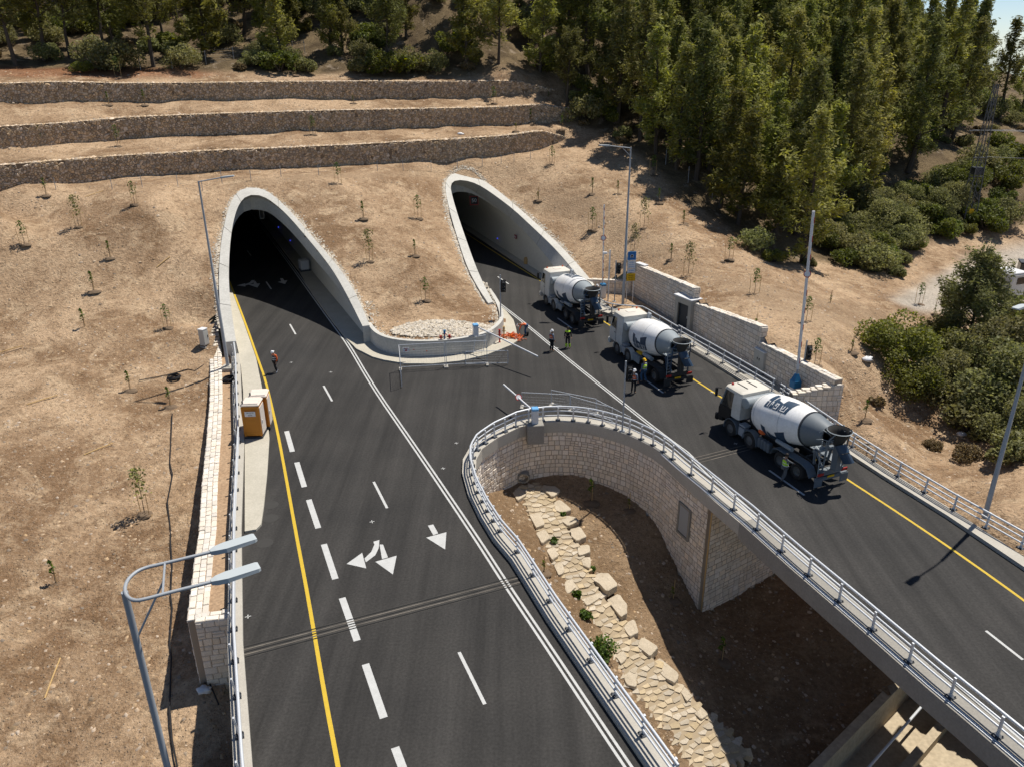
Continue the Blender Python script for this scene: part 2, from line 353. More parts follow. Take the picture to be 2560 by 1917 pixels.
# portal slopes
L_PL = plane3(G(923.9, 813, 1.6), G(559.9, 855, 1.25), G(633, 468.5, 10.5) if 0 else (-26.0, 81.3, 9.85))
R_PL = plane3(G(1220.8, 758.6, 1.6), G(1486.5, 713.5, 1.0), (-6.15, 95.2, 9.1))
L_OUT = [(559.9, 855.7), (550.6, 778.6), (546.6, 706.9), (549.3, 632.5), (558.6, 568.8), (574.5, 507.7), (595.8, 477), (619.7, 468.4), (646.3, 470.5), (667.5, 477), (699.4, 502.4), (731.3, 534.2), (779, 590), (821.6, 637.8), (853.5, 677.7), (882.7, 720.2), (906.6, 770.7), (923.9, 813.2)]
L_IN = [(590, 853), (578.5, 778.6), (571.5, 706.9), (573.2, 632.5), (579.8, 568.8), (593, 518), (611.7, 491.7), (633, 486.4), (656.9, 490.4), (683.5, 506.3), (720.6, 539.5), (768.5, 595.3), (805.7, 640.5), (834.9, 680), (864, 730.8), (885.4, 773), (906.6, 815.8)]
R_OUT = [(1220.8, 758.6), (1194.2, 718.8), (1167.7, 668.3), (1146.4, 604.6), (1125.2, 532.8), (1113.2, 477), (1114.5, 453), (1123.8, 438.5), (1141, 431.3), (1167.7, 433.2), (1191.6, 442.5), (1228.8, 463.8), (1271.3, 498.3), (1313.8, 535.5), (1361.6, 578), (1398.8, 612.5), (1438.6, 655), (1473.2, 694.9), (1486.5, 713.5)]
R_IN = [(1232.8, 754.7), (1207.5, 708.2), (1185, 655), (1162.4, 591.3), (1141, 527.5), (1127.8, 479.7), (1126.5, 463.8), (1133, 453), (1151.7, 449.7), (1178.3, 454.5), (1204.9, 466.4), (1239.4, 490.3), (1282, 522.2), (1319, 556.7), (1361.6, 596.6), (1393.5, 628.5), (1422.7, 663), (1452, 700.2), (1466, 718)]
def rim3(pts, pl, n=60, dz=0):
    q = smooth_path([GP(u, v, pl) for u, v in pts], 2); L = sum((b-a).length for a, b in zip(q, q[1:]))
    r = resample(q, L/n); r = (r+[q[-1]]*3)[:n+1]; r[-1] = q[-1]
    return [Vector((p.x, p.y, p.z+dz)) for p in r]
LO, LI, RO, RI = rim3(L_OUT, L_PL), rim3(L_IN, L_PL), rim3(R_OUT, R_PL), rim3(R_IN, R_PL)
for rim in (LO, RO):
    for p in rim[::6]: CP.append((p.x, p.y, p.z-.25))
for p in LO[3:28:6]: CP.append((p.x-2.2, p.y-.2, p.z-.2))
cp((960, 800, 1.5), (1080, 850, 1.3), (1063, 750, 2.3), (1180, 800, 1.5), (1000, 560, 6.6), (1080, 640, 4.7), (880, 500, 8.6), (800, 445, 10.2), (1000, 425, 10.0), (620, 452, 10.2))
# right-hand dirt, gully, site road
cp((1555, 655, 2.8), (1660, 688, 2.9), (1790, 732, 3.1), (1900, 805, 2.8), (1990, 855, 2.6), (2100, 945, 1.4), (2170, 900, .8), (2050, 760, 2.0), (1900, 700, 3.2), (1720, 600, 5.0), (1600, 560, 5.6), (1500, 620, 3.3), (1510, 700, 1.0),
   (1480, 500, 7), (1400, 450, 8.6), (1640, 470, 7.8), (1830, 570, 4.4), (1980, 660, 2.0), (2100, 720, 1.2), (2250, 760, .3), (2300, 690, -.4), (2400, 700, -.8), (2550, 650, -1), (2560, 770, -1.1), (2200, 650, .8),
   (2420, 560, 1.5), (2560, 560, 1), (2450, 470, 5), (2560, 400, 7), (2300, 500, 4), (2078, 1040, -.6), (2150, 1010, -1.2), (2300, 1150, -2.8), (2400, 1130, -3), (2540, 1245, -1.2), (2480, 1280, -.7), (2350, 900, -1.5), (2550, 1050, -2.0))
# ravine under the bridges
CP += [(.7, 45.6, -4.2), (2.2, 46.1, -4.05), (4.9, 45.9, -4.1), (7.5, 44.1, -4.4), (8.9, 42.4, -5), (10.1, 39.8, -6.5), (11.2, 37.6, -8), (-1, 43.6, -3.6), (-1.9, 42, -2.9), (-1.6, 38, -3.6), (17, 41.4, -8), (21, 43.8, -6.5),
       (-8, 22, -4.7), (0, 20, -7.6), (-12, 14, -4.6), (6, 12, -9.2), (.5, 29, -6), (26, 40, -3.2), (28, 30, -4), (22, 30, -8), (20, 20, -9.5), (30, 20, -6), (24, 46, -1.0), (34, 46, -1.5), (40, 36, -2), (50, 50, -1.5), (60, 70, -1.2)]
cp((1322, 1212, -4.15), (1360, 1300, -4.6), (1430, 1450, -5.6), (1500, 1560, -6.3), (1600, 1700, -7.2), (1720, 1900, -8.2), (1270, 1300, -3.9), (1400, 1530, -5.1), (1660, 1557, -7), (1762, 1783, -8.1), (1990, 1650, -8.7), (2150, 1700, -9.1), (1900, 1850, -9))
# wooded hill
CP += [(14, 108, 13), (14, 115, 17), (8, 117, 20), (20, 98, 9.5), (30, 93, 6.0), (0, 117, 21), (-20, 111, 20.8), (-40, 105, 20.6), (-60, 99, 20.8), (-30, 120, 24.5), (0, 127, 25.5), (20, 118, 18.5), (30, 110, 13), (20, 140, 27), (-40, 140, 32), (0, 150, 34), (40, 130, 19),
       (45, 110, 9), (40, 150, 26), (60, 120, 10), (60, 150, 19), (75, 120, 7), (90, 140, 9), (90, 165, 13), (70, 190, 24), (20, 190, 42), (-60, 180, 42), (-90, 120, 27), (105, 150, 7), (120, 170, 9), (110, 200, 13), (140, 200, 12), (140, 120, 3), (60, 230, 34), (-60, 240, 52), (140, 240, 14),
       (-75, 60, 5), (-75, 30, -1), (-75, 8, -3.5), (100, 60, -1), (130, 80, 0), (100, 30, -2), (130, 8, -3)]
CP = np.array(CP, float)
def _rbf_fit(P, lam=.02):
    x, y = P[:, 0], P[:, 1]; z = P[:, 2]-wall_step(x, y)
    n = len(P); d2 = (x[:, None]-x[None])**2+(y[:, None]-y[None])**2
    K = .5*d2*np.log(d2+1e-9)+np.eye(n)*lam*50
    Q = np.stack([np.ones(n), x, y], 1); A = np.zeros((n+3, n+3)); A[:n, :n] = K; A[:n, n:] = Q; A[n:, :n] = Q.T
    return np.linalg.solve(A, np.concatenate([z, np.zeros(3)]))
_W = _rbf_fit(CP)
def terr(x, y):
    x = np.atleast_1d(np.asarray(x, float)); y = np.atleast_1d(np.asarray(y, float)); out = np.zeros_like(x)
    for k in range(0, len(x), 20000):
        a, b = x[k:k+20000], y[k:k+20000]
        d2 = (a[:, None]-CP[None, :, 0])**2+(b[:, None]-CP[None, :, 1])**2
        out[k:k+20000] = (.5*d2*np.log(d2+1e-9))@_W[:-3]+_W[-3]+_W[-2]*a+_W[-1]*b
    return out+wall_step(x, y)
def ztop(x, y): return float(terr([x], [y])[0])
def hit(u, v, t0=20, t1=260):            # where a sight line first meets the terrain
    d = ray(u, v); t = np.linspace(t0, t1, 1600); x, y, z = d[0]*t, d[1]*t, H+d[2]*t
    k = np.argmax(z < terr(x, y)); k = k if k else 1599
    a = np.linspace(t[k-1], t[k], 12); zz = terr(d[0]*a, d[1]*a); j = int(np.argmax(H+d[2]*a < zz)); tt = a[j]
    return Vector((d[0]*tt, d[1]*tt, float(zz[j])))

# built ground (no terrain under it)
RAV = [V(5.5, 19.0), V(3.65, 23.5), V(1.94, 27.7), V(.36, 32.0), V(-.49, 33.7), V(-1.23, 35.7), V(-1.89, 37.9), V(-2.33, 40.2), V(-2.37, 41.7), V(-2.05, 43.1), V(-1.1, 44.6), V(.36, 46.15), V(1.2, 46.6), V(2.16, 46.87), V(3.1, 46.95), V(4.03, 46.85), V(4.94, 46.6), V(5.79, 46.16), V(6.72, 45.5), V(7.49, 44.85), V(8.1, 44.1), V(8.8, 43.15), V(9.3, 42.2), V(9.96, 40.36), V(10.69, 38.6), V(11.41, 36.74), V(12.15, 34.9), V(13.49, 31.0), V(14.88, 27.26), V(16.23, 23.5), V(16.96, 21.66), V(19.1, 16.0)]
SWL = [G(u, v, z) for (u, v), z in zip(((495, 1545), (510, 1400), (520, 1327.5), (526, 1200), (535, 1100), (541, 1000), (541, 937), (538, 870), (528, 806)), SWZ)]   # left stone wall, crest centre
RWA, RWB = V(11.9, 76.0), V(21.3, 47.9)
E_POLY = [xy(p) for p in SWL]+[xy(G(556, 800, 1.9)), (-21.95, 66.1), (-23.2, 71.5), (-20.7, 73.5), (-16.8, 68.4), xy(G(915, 832, .15))]+[xy(G(u, v-8, .15)) for u, v in ((960, 881), (1011, 890.8), (1063, 892.5), (1114, 890), (1166, 883), (1217, 871), (1241, 855), (1260, 833))]+\
    [xy(G(1245, 790, 0)), xy(G(1260, 690, 0)), xy(G(1440, 720, 0)), xy(G(1500, 720, .5)), xy(G(1560, 722, .5)), xy(RWA+V(.36, .12)), xy(RWB+V(.36, .12)), (21.6, 44.6), (11.3, 37.95)]+[xy(p) for p in RAV[24:2:-1]]+[(.9, 30.4), (-11.3, 25.9)]
def portal_poly(o, i): return [xy(a.lerp(b, .5)) for a, b in zip(o, i)]
PLP, PRP = portal_poly(LO, LI), portal_poly(RO, RI)
CA0, CA1 = G(2029, 1914, -8.9), G(2251, 1689, -8.9); CD = (CA1-CA0).normalized(); CN = V(CD.y, -CD.x, 0)
CHP = [xy(CA0-CD*9), xy(CA1+CD*2.5), xy(CA1+CD*2.5+CN*8), xy(CA0-CD*9+CN*8)]
def built(x, y): return inpoly(x, y, CHP) | inpoly(x, y, E_POLY) | inpoly(x, y, PLP) | inpoly(x, y, PRP)

gx = np.concatenate([np.arange(-78, -50, 1.2), np.arange(-50, 52, .5), np.arange(52, 150, 1.3)])
gy = np.concatenate([np.arange(6, 112, .5), np.arange(112, 245, 1.3)])
GX, GY = np.meshgrid(gx, gy); fx, fy = GX.ravel(), GY.ravel(); fz = terr(fx, fy)
rngt = np.random.default_rng(3)
nz = np.array([noise.noise((x*.22, y*.22, 1))*.22+noise.noise((x*.7, y*.7, 5))*.09+noise.noise((x*1.9, y*1.9, 9))*.07 for x, y in zip(fx, fy)])
nz += np.where(fy > 100, np.array([noise.noise((x*.09, y*.09, 3))*.8 for x, y in zip(fx, fy)])*np.clip((fy-100)/12, 0, 1), 0)
near = np.zeros(len(fx))
bm_ = built(fx, fy)
fz = fz+nz
nx_, ny_ = len(gx), len(gy)
I = np.arange(nx_*ny_).reshape(ny_, nx_)
Q = np.stack([I[:-1, :-1], I[:-1, 1:], I[1:, 1:], I[1:, :-1]], -1).reshape(-1, 4)
cx, cy = fx[Q].mean(1), fy[Q].mean(1)
Q = Q[~built(cx, cy)]
# zones of ground cover (masks used by the ground material)
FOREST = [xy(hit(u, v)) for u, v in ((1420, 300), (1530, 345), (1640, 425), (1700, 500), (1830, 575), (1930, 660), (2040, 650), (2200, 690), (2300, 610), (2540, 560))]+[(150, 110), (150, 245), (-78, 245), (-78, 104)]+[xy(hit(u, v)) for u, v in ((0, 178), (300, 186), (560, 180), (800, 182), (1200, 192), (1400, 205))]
def soft(mask):
    m = mask.reshape(ny_, nx_).astype(float)
    for _ in range(3):
        p = np.pad(m, 1, mode='edge'); m = (p[:-2, 1:-1]+p[2:, 1:-1]+p[1:-1, :-2]+p[1:-1, 2:]+p[1:-1, 1:-1])/5
    return m.ravel()
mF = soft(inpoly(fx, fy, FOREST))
SITE = [xy(hit(u, v)) for u, v in ((2225, 752), (2320, 698), (2400, 660), (2470, 628), (2600, 600), (2760, 610), (2760, 900), (2560, 835), (2480, 800), (2400, 775), (2300, 780))]
mS = soft(inpoly(fx, fy, SITE))
RED = [xy(hit(u, v)) for u, v in ((-60, 192), (200, 196), (420, 196), (560, 190), (450, 168), (200, 172), (-60, 165))]
mR = soft(inpoly(fx, fy, RED))
PALE = [xy(hit(u, v)) for u, v in ((1300, 505), (1500, 480), (1600, 590), (1800, 690), (1980, 730), (2180, 770), (2250, 800), (2100, 850), (1990, 800), (1800, 715), (1640, 650), (1480, 560))]
TRAIL = [xy(hit(u, v)) for u, v in ((560, 470), (620, 452), (900, 436), (1130, 424), (1330, 400), (1345, 412), (1150, 434), (900, 446), (640, 462))]
mP = soft(inpoly(fx, fy, PALE) | inpoly(fx, fy, TRAIL))
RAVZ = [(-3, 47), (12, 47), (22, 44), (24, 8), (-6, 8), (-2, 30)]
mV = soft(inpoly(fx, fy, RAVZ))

def ground_mat():
    m = bpy.data.materials.new('site_ground'); m.use_nodes = True; nt = m.node_tree; N, L = nt.nodes, nt.links; b = N['Principled BSDF']
    b.inputs['Roughness'].default_value = .95; b.inputs['Specular IOR Level'].default_value = .12
    tc = N.new('ShaderNodeTexCoord')
    def nz(sc, det=6, ro=.6, dist=0):
        n = N.new('ShaderNodeTexNoise'); n.inputs['Scale'].default_value = sc; n.inputs['Detail'].default_value = det; n.inputs['Roughness'].default_value = ro; n.inputs['Distortion'].default_value = dist
        L.new(tc.outputs['Object'], n.inputs['Vector']); return n.outputs['Fac']
    def rng(i, a, bb, c=0, d=1):
        r = N.new('ShaderNodeMapRange'); L.new(i, r.inputs[0])
        for k, v in zip((1, 2, 3, 4), (a, bb, c, d)): r.inputs[k].default_value = v
        return r.outputs[0]
    def mix(f, A, B, mode='MIX'):
        x = N.new('ShaderNodeMix'); x.data_type = 'RGBA'; x.blend_type = mode
        for s, val in ((6, A), (7, B)):
            if isinstance(val, tuple): x.inputs[s].default_value = (*val, 1)
            else: L.new(val, x.inputs[s])
        if isinstance(f, (int, float)): x.inputs[0].default_value = f
        else: L.new(f, x.inputs[0])
        return x.outputs[2]
    def att(n):
        a = N.new('ShaderNodeAttribute'); a.attribute_name = n; return a.outputs['Fac']
    def mul(a, bb):
        x = N.new('ShaderNodeMath'); x.operation = 'MULTIPLY'; L.new(a, x.inputs[0])
        if isinstance(bb, (int, float)): x.inputs[1].default_value = bb
        else: L.new(bb, x.inputs[1])
        return x.outputs[0]
    dirt = mix(rng(nz(.13, 9, .68, .6), .40, .60), (.24, .147, .080), (.53, .37, .23))
    dirt = mix(mul(rng(nz(.5, 6, .7, .8), .5, .68), .85), dirt, (.60, .44, .28))
    dirt = mix(mul(rng(nz(2.3, 4), .52, .68), .6), dirt, (.16, .096, .050))
    vo = N.new('ShaderNodeTexVoronoi'); vo.inputs['Scale'].default_value = 5.5; L.new(tc.outputs['Object'], vo.inputs['Vector'])
    sp = N.new('ShaderNodeSeparateColor'); L.new(vo.outputs['Color'], sp.inputs[0])
    peb = mul(rng(vo.outputs['Distance'], .34, .16), rng(sp.outputs[0], .62, .66))
    dirt = mix(mul(peb, .38), dirt, mix(sp.outputs[1], (.25, .175, .11), (.52, .42, .31)))
    v2 = N.new('ShaderNodeTexVoronoi'); v2.inputs['Scale'].default_value = 14; L.new(tc.outputs['Object'], v2.inputs['Vector'])
    s2 = N.new('ShaderNodeSeparateColor'); L.new(v2.outputs['Color'], s2.inputs[0])
    dirt = mix(mul(rng(s2.outputs[0], .7, .98), .3), dirt, (.46, .35, .25)); dirt = mix(mul(rng(s2.outputs[1], .75, .98), .32), dirt, (.13, .08, .045))
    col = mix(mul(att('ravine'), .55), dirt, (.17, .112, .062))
    col = mix(mul(att('pale'), rng(nz(.35, 5), .3, .6, .25, .85)), col, (.37, .262, .165))
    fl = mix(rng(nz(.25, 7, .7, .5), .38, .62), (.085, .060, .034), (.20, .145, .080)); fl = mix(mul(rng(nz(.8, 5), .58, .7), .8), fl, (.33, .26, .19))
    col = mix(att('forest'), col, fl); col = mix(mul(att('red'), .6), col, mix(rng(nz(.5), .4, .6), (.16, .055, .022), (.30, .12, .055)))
    site = mix(rng(nz(.25, 5), .35, .65), (.40, .345, .28), (.54, .475, .395)); col = mix(att('site'), col, site)
    hs = N.new('ShaderNodeHueSaturation'); L.new(rng(nz(4, 6, .7), .3, .7, .78, 1.24), hs.inputs['Value']); L.new(col, hs.inputs['Color'])
    L.new(hs.outputs[0], b.inputs['Base Color'])
    bp = N.new('ShaderNodeBump'); bp.inputs['Strength'].default_value = 1; bp.inputs['Distance'].default_value = .22
    ad = N.new('ShaderNodeMath'); ad.operation = 'ADD'; L.new(mul(peb, .3), ad.inputs[0]); L.new(nz(5, 6, .7), ad.inputs[1])
    L.new(ad.outputs[0], bp.inputs['Height']); L.new(bp.outputs[0], b.inputs['Normal'])
    return m
MT['ground'] = ground_mat()
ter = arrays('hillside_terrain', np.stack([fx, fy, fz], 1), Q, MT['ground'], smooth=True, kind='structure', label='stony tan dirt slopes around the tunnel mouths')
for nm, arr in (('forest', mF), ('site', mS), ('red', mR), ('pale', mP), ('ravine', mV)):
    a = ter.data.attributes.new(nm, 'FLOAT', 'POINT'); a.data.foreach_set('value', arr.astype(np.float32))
def gz(x, y):     # terrain height with its small bumps (nearest grid values)
    x = np.atleast_1d(x); y = np.atleast_1d(y)
    i = np.clip(np.searchsorted(gx, x)-1, 0, nx_-2); j = np.clip(np.searchsorted(gy, y)-1, 0, ny_-2)
    tx = (x-gx[i])/(gx[i+1]-gx[i]); ty = (y-gy[j])/(gy[j+1]-gy[j]); Z = fz.reshape(ny_, nx_)
    return Z[j, i]*(1-tx)*(1-ty)+Z[j, i+1]*tx*(1-ty)+Z[j+1, i]*(1-tx)*ty+Z[j+1, i+1]*tx*ty
# loose stones on the dirt
def spread(n, x0, x1, y0, y1, ok):
    x = rngt.uniform(x0, x1, n); y = rngt.uniform(y0, y1, n); k = ok(x, y) & ~built(x, y); x, y = x[k], y[k]
    return np.stack([x, y, gz(x, y)], 1)
nf = lambda x, y: ~inpoly(x, y, FOREST) & ~inpoly(x, y, SITE)
P = np.concatenate([spread(8500, -34, -8, 12, 62, nf), spread(15000, -60, 26, 55, 112, nf), spread(11000, 11, 48, 44, 105, nf), spread(7000, -4, 20, 14, 47, nf), spread(900, 20, 40, 25, 50, nf)])
scatter_stones('loose_stones', P, .028, .15, MT['pebble'], kind='stuff', label='small loose stones strewn over the dirt slopes')
P2 = spread(130, -45, 40, 15, 100, nf)
for i, p in enumerate(P2[:0]): pass
# ------------------------------------------------------------------ roads
LFp, LFd, LFn = V(-20.54, 77.72, 0), V(-.4067, .9135, 0), V(.9135, .4067, 0)
a_ = math.radians(20.3); RFp, RFd, RFn = V(-1.75, 74.5, 0), V(-math.sin(a_), math.cos(a_), 0), V(math.cos(a_), math.sin(a_), 0)
def LT(s, t, z=0): p = LFp+LFd*s+LFn*t; return V(p.x, p.y, z)
def RT(s, t, z=0): p = RFp+RFd*s+RFn*t; return V(p.x, p.y, z)
LE = [V(-1.5, 2), V(-4.9, 9), V(-9.05, 19.9), V(-11.3, 26.1), V(-13.98, 34.5), V(-16.85, 44.3), V(-19.3, 51.6), V(-21.1, 57.1), V(-22.9, 62.0)]
CURB = [V(8.4, 71.6), V(9.0, 70.1), V(9.9, 69.35), V(12.1, 68.7), V(13.35, 65.3), V(14.31, 62.4), V(16.1, 57.8), V(18.55, 50.9), V(20.45, 43.9), V(21.85, 39.7), V(23.4, 35.5), V(24.62, 31.5), V(26.6, 25), V(30, 12)]
RX = [V(9.6, 9)]+RAV+[V(22.5, 8)]
road_poly = [xy(p) for p in LE]+[xy(LT(-10, -8.4)), xy(LT(75, -8.4)), xy(LT(75, 1.6)), xy(LT(-13, 1.6))]+[xy(G(u, v)) for u, v in ((925, 868), (960, 884), (1011, 893), (1063, 895), (1114, 893), (1166, 886), (1217, 873), (1240, 860), (1255, 838), (1245, 790))]+[xy(RT(0, -1.9)), xy(RT(75, -1.9)), xy(RT(75, 7.7)), xy(RT(1, 7.7))]+[xy(p) for p in CURB]+[xy(p) for p in RX[::-1]]
rb = MB()
tri = geometry.tessellate_polygon([[Vector((x, y, 0)) for x, y in road_poly]])
rb.add([(x, y, 0) for x, y in road_poly], [t if (Vector(road_poly[t[1]])-Vector(road_poly[t[0]])).cross(Vector(road_poly[t[2]])-Vector(road_poly[t[0]])) > 0 else t[::-1] for t in tri])
road = rb.build('road', MT['asphalt'], kind='structure', label='dark twin roads joined in front of the tunnels')
def ribbon(name, pts, w, m, z=.005, off=0):
    b = MB(); b.strip(pts, off-w/2, off+w/2, z-.003, z); return b.build(name, m, road)
YL = smooth_path([G(u, v) for u, v in ((574.9, 707.5), (615.9, 814.2), (644.6, 896.4), (665.2, 953.8), (693.9, 1077), (716.5, 1200.2), (739.1, 1327.5), (771.9, 1499.8), (813, 1746), (845.8, 1914.5), (868, 2060))])
YL = [LT(60, -7.05), LT(30, -7.05), LT(8, -7.05)]+YL
ribbon('yellow_edge_line', YL, .165, MT['yellow_mark'])
DL = smooth_path([G(u, v) for u, v in ((773.8, 728.2), (825.6, 799.9), (869.4, 858.3), (932.1, 966.2), (1026.6, 1101.7), (1118.9, 1237), (1207, 1368.4), (1264.7, 1458.7), (1383.8, 1635.3), (1568.6, 1914.5), (1700, 2100))])
DL = [LT(60, .1), LT(30, .1), LT(8, .05)]+DL
for o in (-.11, .11): ribbon('white_line', DL, .11, MT['white_mark'], off=o)
YR = smooth_path([G(u, v) for u, v in ((1167.7, 586), (1266, 649.7), (1345.7, 698.9), (1490.5, 791.7), (1717.5, 937.4), (1793.4, 986.7), (2074.7, 1169.4), (2317, 1327.5), (2559, 1497.7), (2800, 1680))])
ribbon('yellow_edge_line', [RT(60, 6.3)]+YR, .15, MT['yellow_mark'])
DR = smooth_path([G(u, v) for u, v in ((1233.9, 748.5), (1314, 810), (1392, 875.8), (1556, 1007), (1654.8, 1085.2), (1715, 1129))])+[V(11.6, 39.4), V(13.2, 34.6), V(15.7, 27.6), V(19.8, 16)]
DR = [RT(60, 0), RT(20, 0)]+DR
for o in (-.1, .1): ribbon('white_line', DR, .1, MT['white_mark'], off=o)
def dashes(l, w, nm='lane_dash'):
    for a, b, c, d in l: ribbon(nm, [G(a, b), G(c, d)], w, MT['white_mark'])
dashes([(724.7, 811, 739.1, 836), (808.9, 964.1, 830.2, 1002.3), (934.2, 1203.5, 967.8, 1269.2), (1147.7, 1629.1, 1212.1, 1759.3), (665.5, 705, 678, 723), (618, 627, 628, 640)], .14)
dashes([(716.5, 1077, 730.9, 1128.3), (742, 1155, 760.8, 1216.6), (771.9, 1248.2, 795.7, 1319.3), (809.7, 1359.4, 838.4, 1446.4), (855.3, 1493.6, 893, 1600.4), (913.6, 1659.1, 959.6, 1793.4), (987.6, 1867.3, 1060, 2060)], .3)
dashes([(1244.2, 691.9, 1271.7, 710.4), (1394, 795.8, 1429.8, 821.2), (1612, 948, 1658, 981.8), (1922.8, 1174.7, 2011, 1237), (2464.7, 1575.7, 2557, 1648)], .13)
def marks(polys, f, nm='arrow_marking'):
    b = MB()
    for pl in polys: b.prism([xy(G(*f(x, y))) for x, y in pl], .003, .006)
    b.build(nm, MT['white_mark'], road)
f8 = lambda x, y: (850+x*.4106, 1237+y*.4106)
marks([[(40, 418), (135, 350), (160, 445)], [(149, 385), (190, 345), (210, 300), (203, 283), (240, 272), (236, 320), (215, 365), (158, 408)], [(241, 300), (262, 300), (292, 378), (256, 389)], [(215, 405), (345, 368), (322, 482)]], f8)
marks([[(535, 185), (568, 178), (598, 232), (568, 243)], [(525, 258), (648, 225), (640, 330)]], f8)
fp = lambda x, y: (540+x*.26566, 420+y*.26566)
marks([[(195, 1108), (275, 1088), (277, 1118)], [(275, 1096), (318, 1080), (336, 1058), (366, 1058), (350, 1083), (310, 1100), (277, 1108)], [(352, 1072), (372, 1066), (386, 1092), (356, 1096)], [(300, 1098), (415, 1088), (390, 1128)]], fp)
marks([[(603, 1040), (628, 1040), (648, 1068), (615, 1072)], [(580, 1075), (672, 1058), (650, 1095)]], fp)
jb = MB()
def joint(a, b, w, n, nm, m1, m2, m3):
    b1 = MB(); b1.strip([a, b], -w/2, w/2, .0005, .0018); o = b1.build(nm, m1, road)
    for k in range(n):
        off = -w/2+w*(k+.5)/n; bb = MB(); bb.strip([a, b], off-.03, off+.03, .009, .014); bb.build('joint_groove', m2 if k % 2 == 0 else m3, o)
MT['jointstrip'] = mat('joint_strip', (.024, .023, .021), .8, var=1, vscale=1, col2=(.06, .055, .048))
MT['jointline'] = mat('joint_line', (.012, .012, .012), .8)
MT['jointpale'] = mat('joint_pale', (.05, .045, .04), .9, var=1, vscale=.8, col2=(.20, .175, .145))
joint(G(609, 1630), G(1330, 1441), .78, 5, 'expansion_joint', MT['jointstrip'], MT['jointline'], MT['jointpale'])
joint(G(1738, 1151), G(1890, 1112), .75, 5, 'expansion_joint', MT['asphalt'], MT['jointpale'], MT['asphalt'])
# survey ticks, stains, litter on the asphalt
pb = MB()
for u, v in ((827, 930), (728, 906), (1108, 1170), (1141, 1107), (1393, 870), (1839, 1108), (1780, 980), (620, 1540), (930, 1303)):
    c = G(u, v, .006)
    for ang in (.3, 1.9): d = V(math.cos(ang), math.sin(ang), 0)*.13; n = V(-d.y, d.x, 0)*.16; pb.quad(c-d-n, c+d-n, c+d+n, c-d+n)
pb.build('survey_mark', MT['white_mark'], road)
def blob(c, rx, ry, ang, z, n=14, jit=.25):
    return [(c.x+math.cos(ang)*rx*math.cos(k*6.283/n)*(1+R_.uniform(-jit, jit))-math.sin(ang)*ry*math.sin(k*6.283/n), c.y+math.sin(ang)*rx*math.cos(k*6.283/n)+math.cos(ang)*ry*math.sin(k*6.283/n)*(1+R_.uniform(-jit, jit))) for k in range(n)]
MT['dust'] = mat('asphalt_dust', (.045, .041, .036), .9, var=1, vscale=.7, col2=(.075, .066, .055), fine=.2, fscale=6)
sb = MB()
for u, v, rx, ry in ((1204, 985, 1.0, .5), (1231, 972, .8, .3), (1150, 1060, 2.0, .8), (1080, 1110, 1.2, .5), (1782, 1160, .9, .4), (1905, 1252, .6, .25), (830, 832, .7, .4), (960, 985, 1.0, .3)): sb.prism(blob(G(u, v), rx, ry, R_.uniform(0, 3), 0), .0012, .0022)
pass
MT['manhole'] = mat('manhole_cover', (.036, .034, .031), .8, var=.5, vscale=4)
for u, v in ((677, 1262), (676, 1295), (662, 1357), (1745, 923), (1800, 930), (1832, 941)):
    b = MB(); b.lathe([(0, .003), (.4, .003), (.42, .007), (.36, .009), (0, .009)], Matrix.Translation(G(u, v)), 20); b.build('manhole_cover', MT['manhole'], road)
# decks of the two bridges
db = MB(); lp = [xy(p) for p in LE[1:4]]+[(.9, 30.4)]+[xy(p) for p in RAV[2::-1]]+[(9.4, 9.2)]
db.prism(lp, -1.25, -.02); db.build('bridge_deck', MT['concrete_dark'], kind='structure', label='near deck of the left road bridge')
db = MB(); rp = [(x.x, x.y) for x in RAV[24:]]+[(22.3, 8.2)]+[xy(p) for p in CURB[:7:-1]]
db.prism(rp, -.95, -.02); db.build('bridge_deck', MT['concrete_dark'], kind='structure', label='deck of the right road bridge over the ravine')
# ------------------------------------------------------------------ pavements
def slab(name, pts, z, m, z0=-.25, **kw): b = MB(); b.prism([xy(p) for p in pts], z0, z); return b.build(name, m, **kw)
sw = [G(u, v, .12) for u, v in ((572.8, 707.5), (590, 755), (607.7, 802), (640.5, 896), (657, 978.5), (668, 1040), (673.4, 1093.5), (668, 1180), (660, 1260), (652.9, 1309), (640, 1322), (611.8, 1327), (611.8, 1101), (607.7, 978), (602, 913), (586, 860), (566, 800), (556, 730))]
slab('pavement', sw, .12, MT['sidewalk'], kind='structure', label='pale concrete strip beside the left road')
isw = [LT(60, .45), LT(8, .4)]+[G(u, v, .12) for u, v in ((781, 735), (830, 802), (862, 842), (891, 871.7), (932, 892), (960, 899.4), (1011.5, 908), (1080, 908.9), (1149, 902), (1217.7, 886.5), (1277.8, 862.5), (1293.3, 852), (1291, 825), (1284, 800), (1266, 778), (1240, 757))]+[RT(60, -.45), RT(60, -2.3), RT(0, -2.3)]+[G(u, v, .12) for u, v in ((1252, 805), (1255, 830), (1238, 850), (1214, 866), (1166, 877), (1114, 884), (1063, 886), (1011, 884), (962, 874), (935, 858))]+[LT(-14, 1.75), LT(60, 1.75)]
slab('pavement', isw, .12, MT['sidewalk'], kind='structure', label='pale concrete apron round the planted island')
slab('pavement', [LT(60, -8.7), LT(-4, -8.7), LT(-4, -7.45), LT(60, -7.45)], .13, MT['sidewalk'], kind='structure', label='walkway in the left tunnel')
slab('pavement', [RT(60, 6.75), RT(60, 7.9), RT(4, 7.9), RT(-2, 8.2), RT(-2, 7.0)], .14, MT['sidewalk'], kind='structure', label='raised walkway along the right tunnel wall')
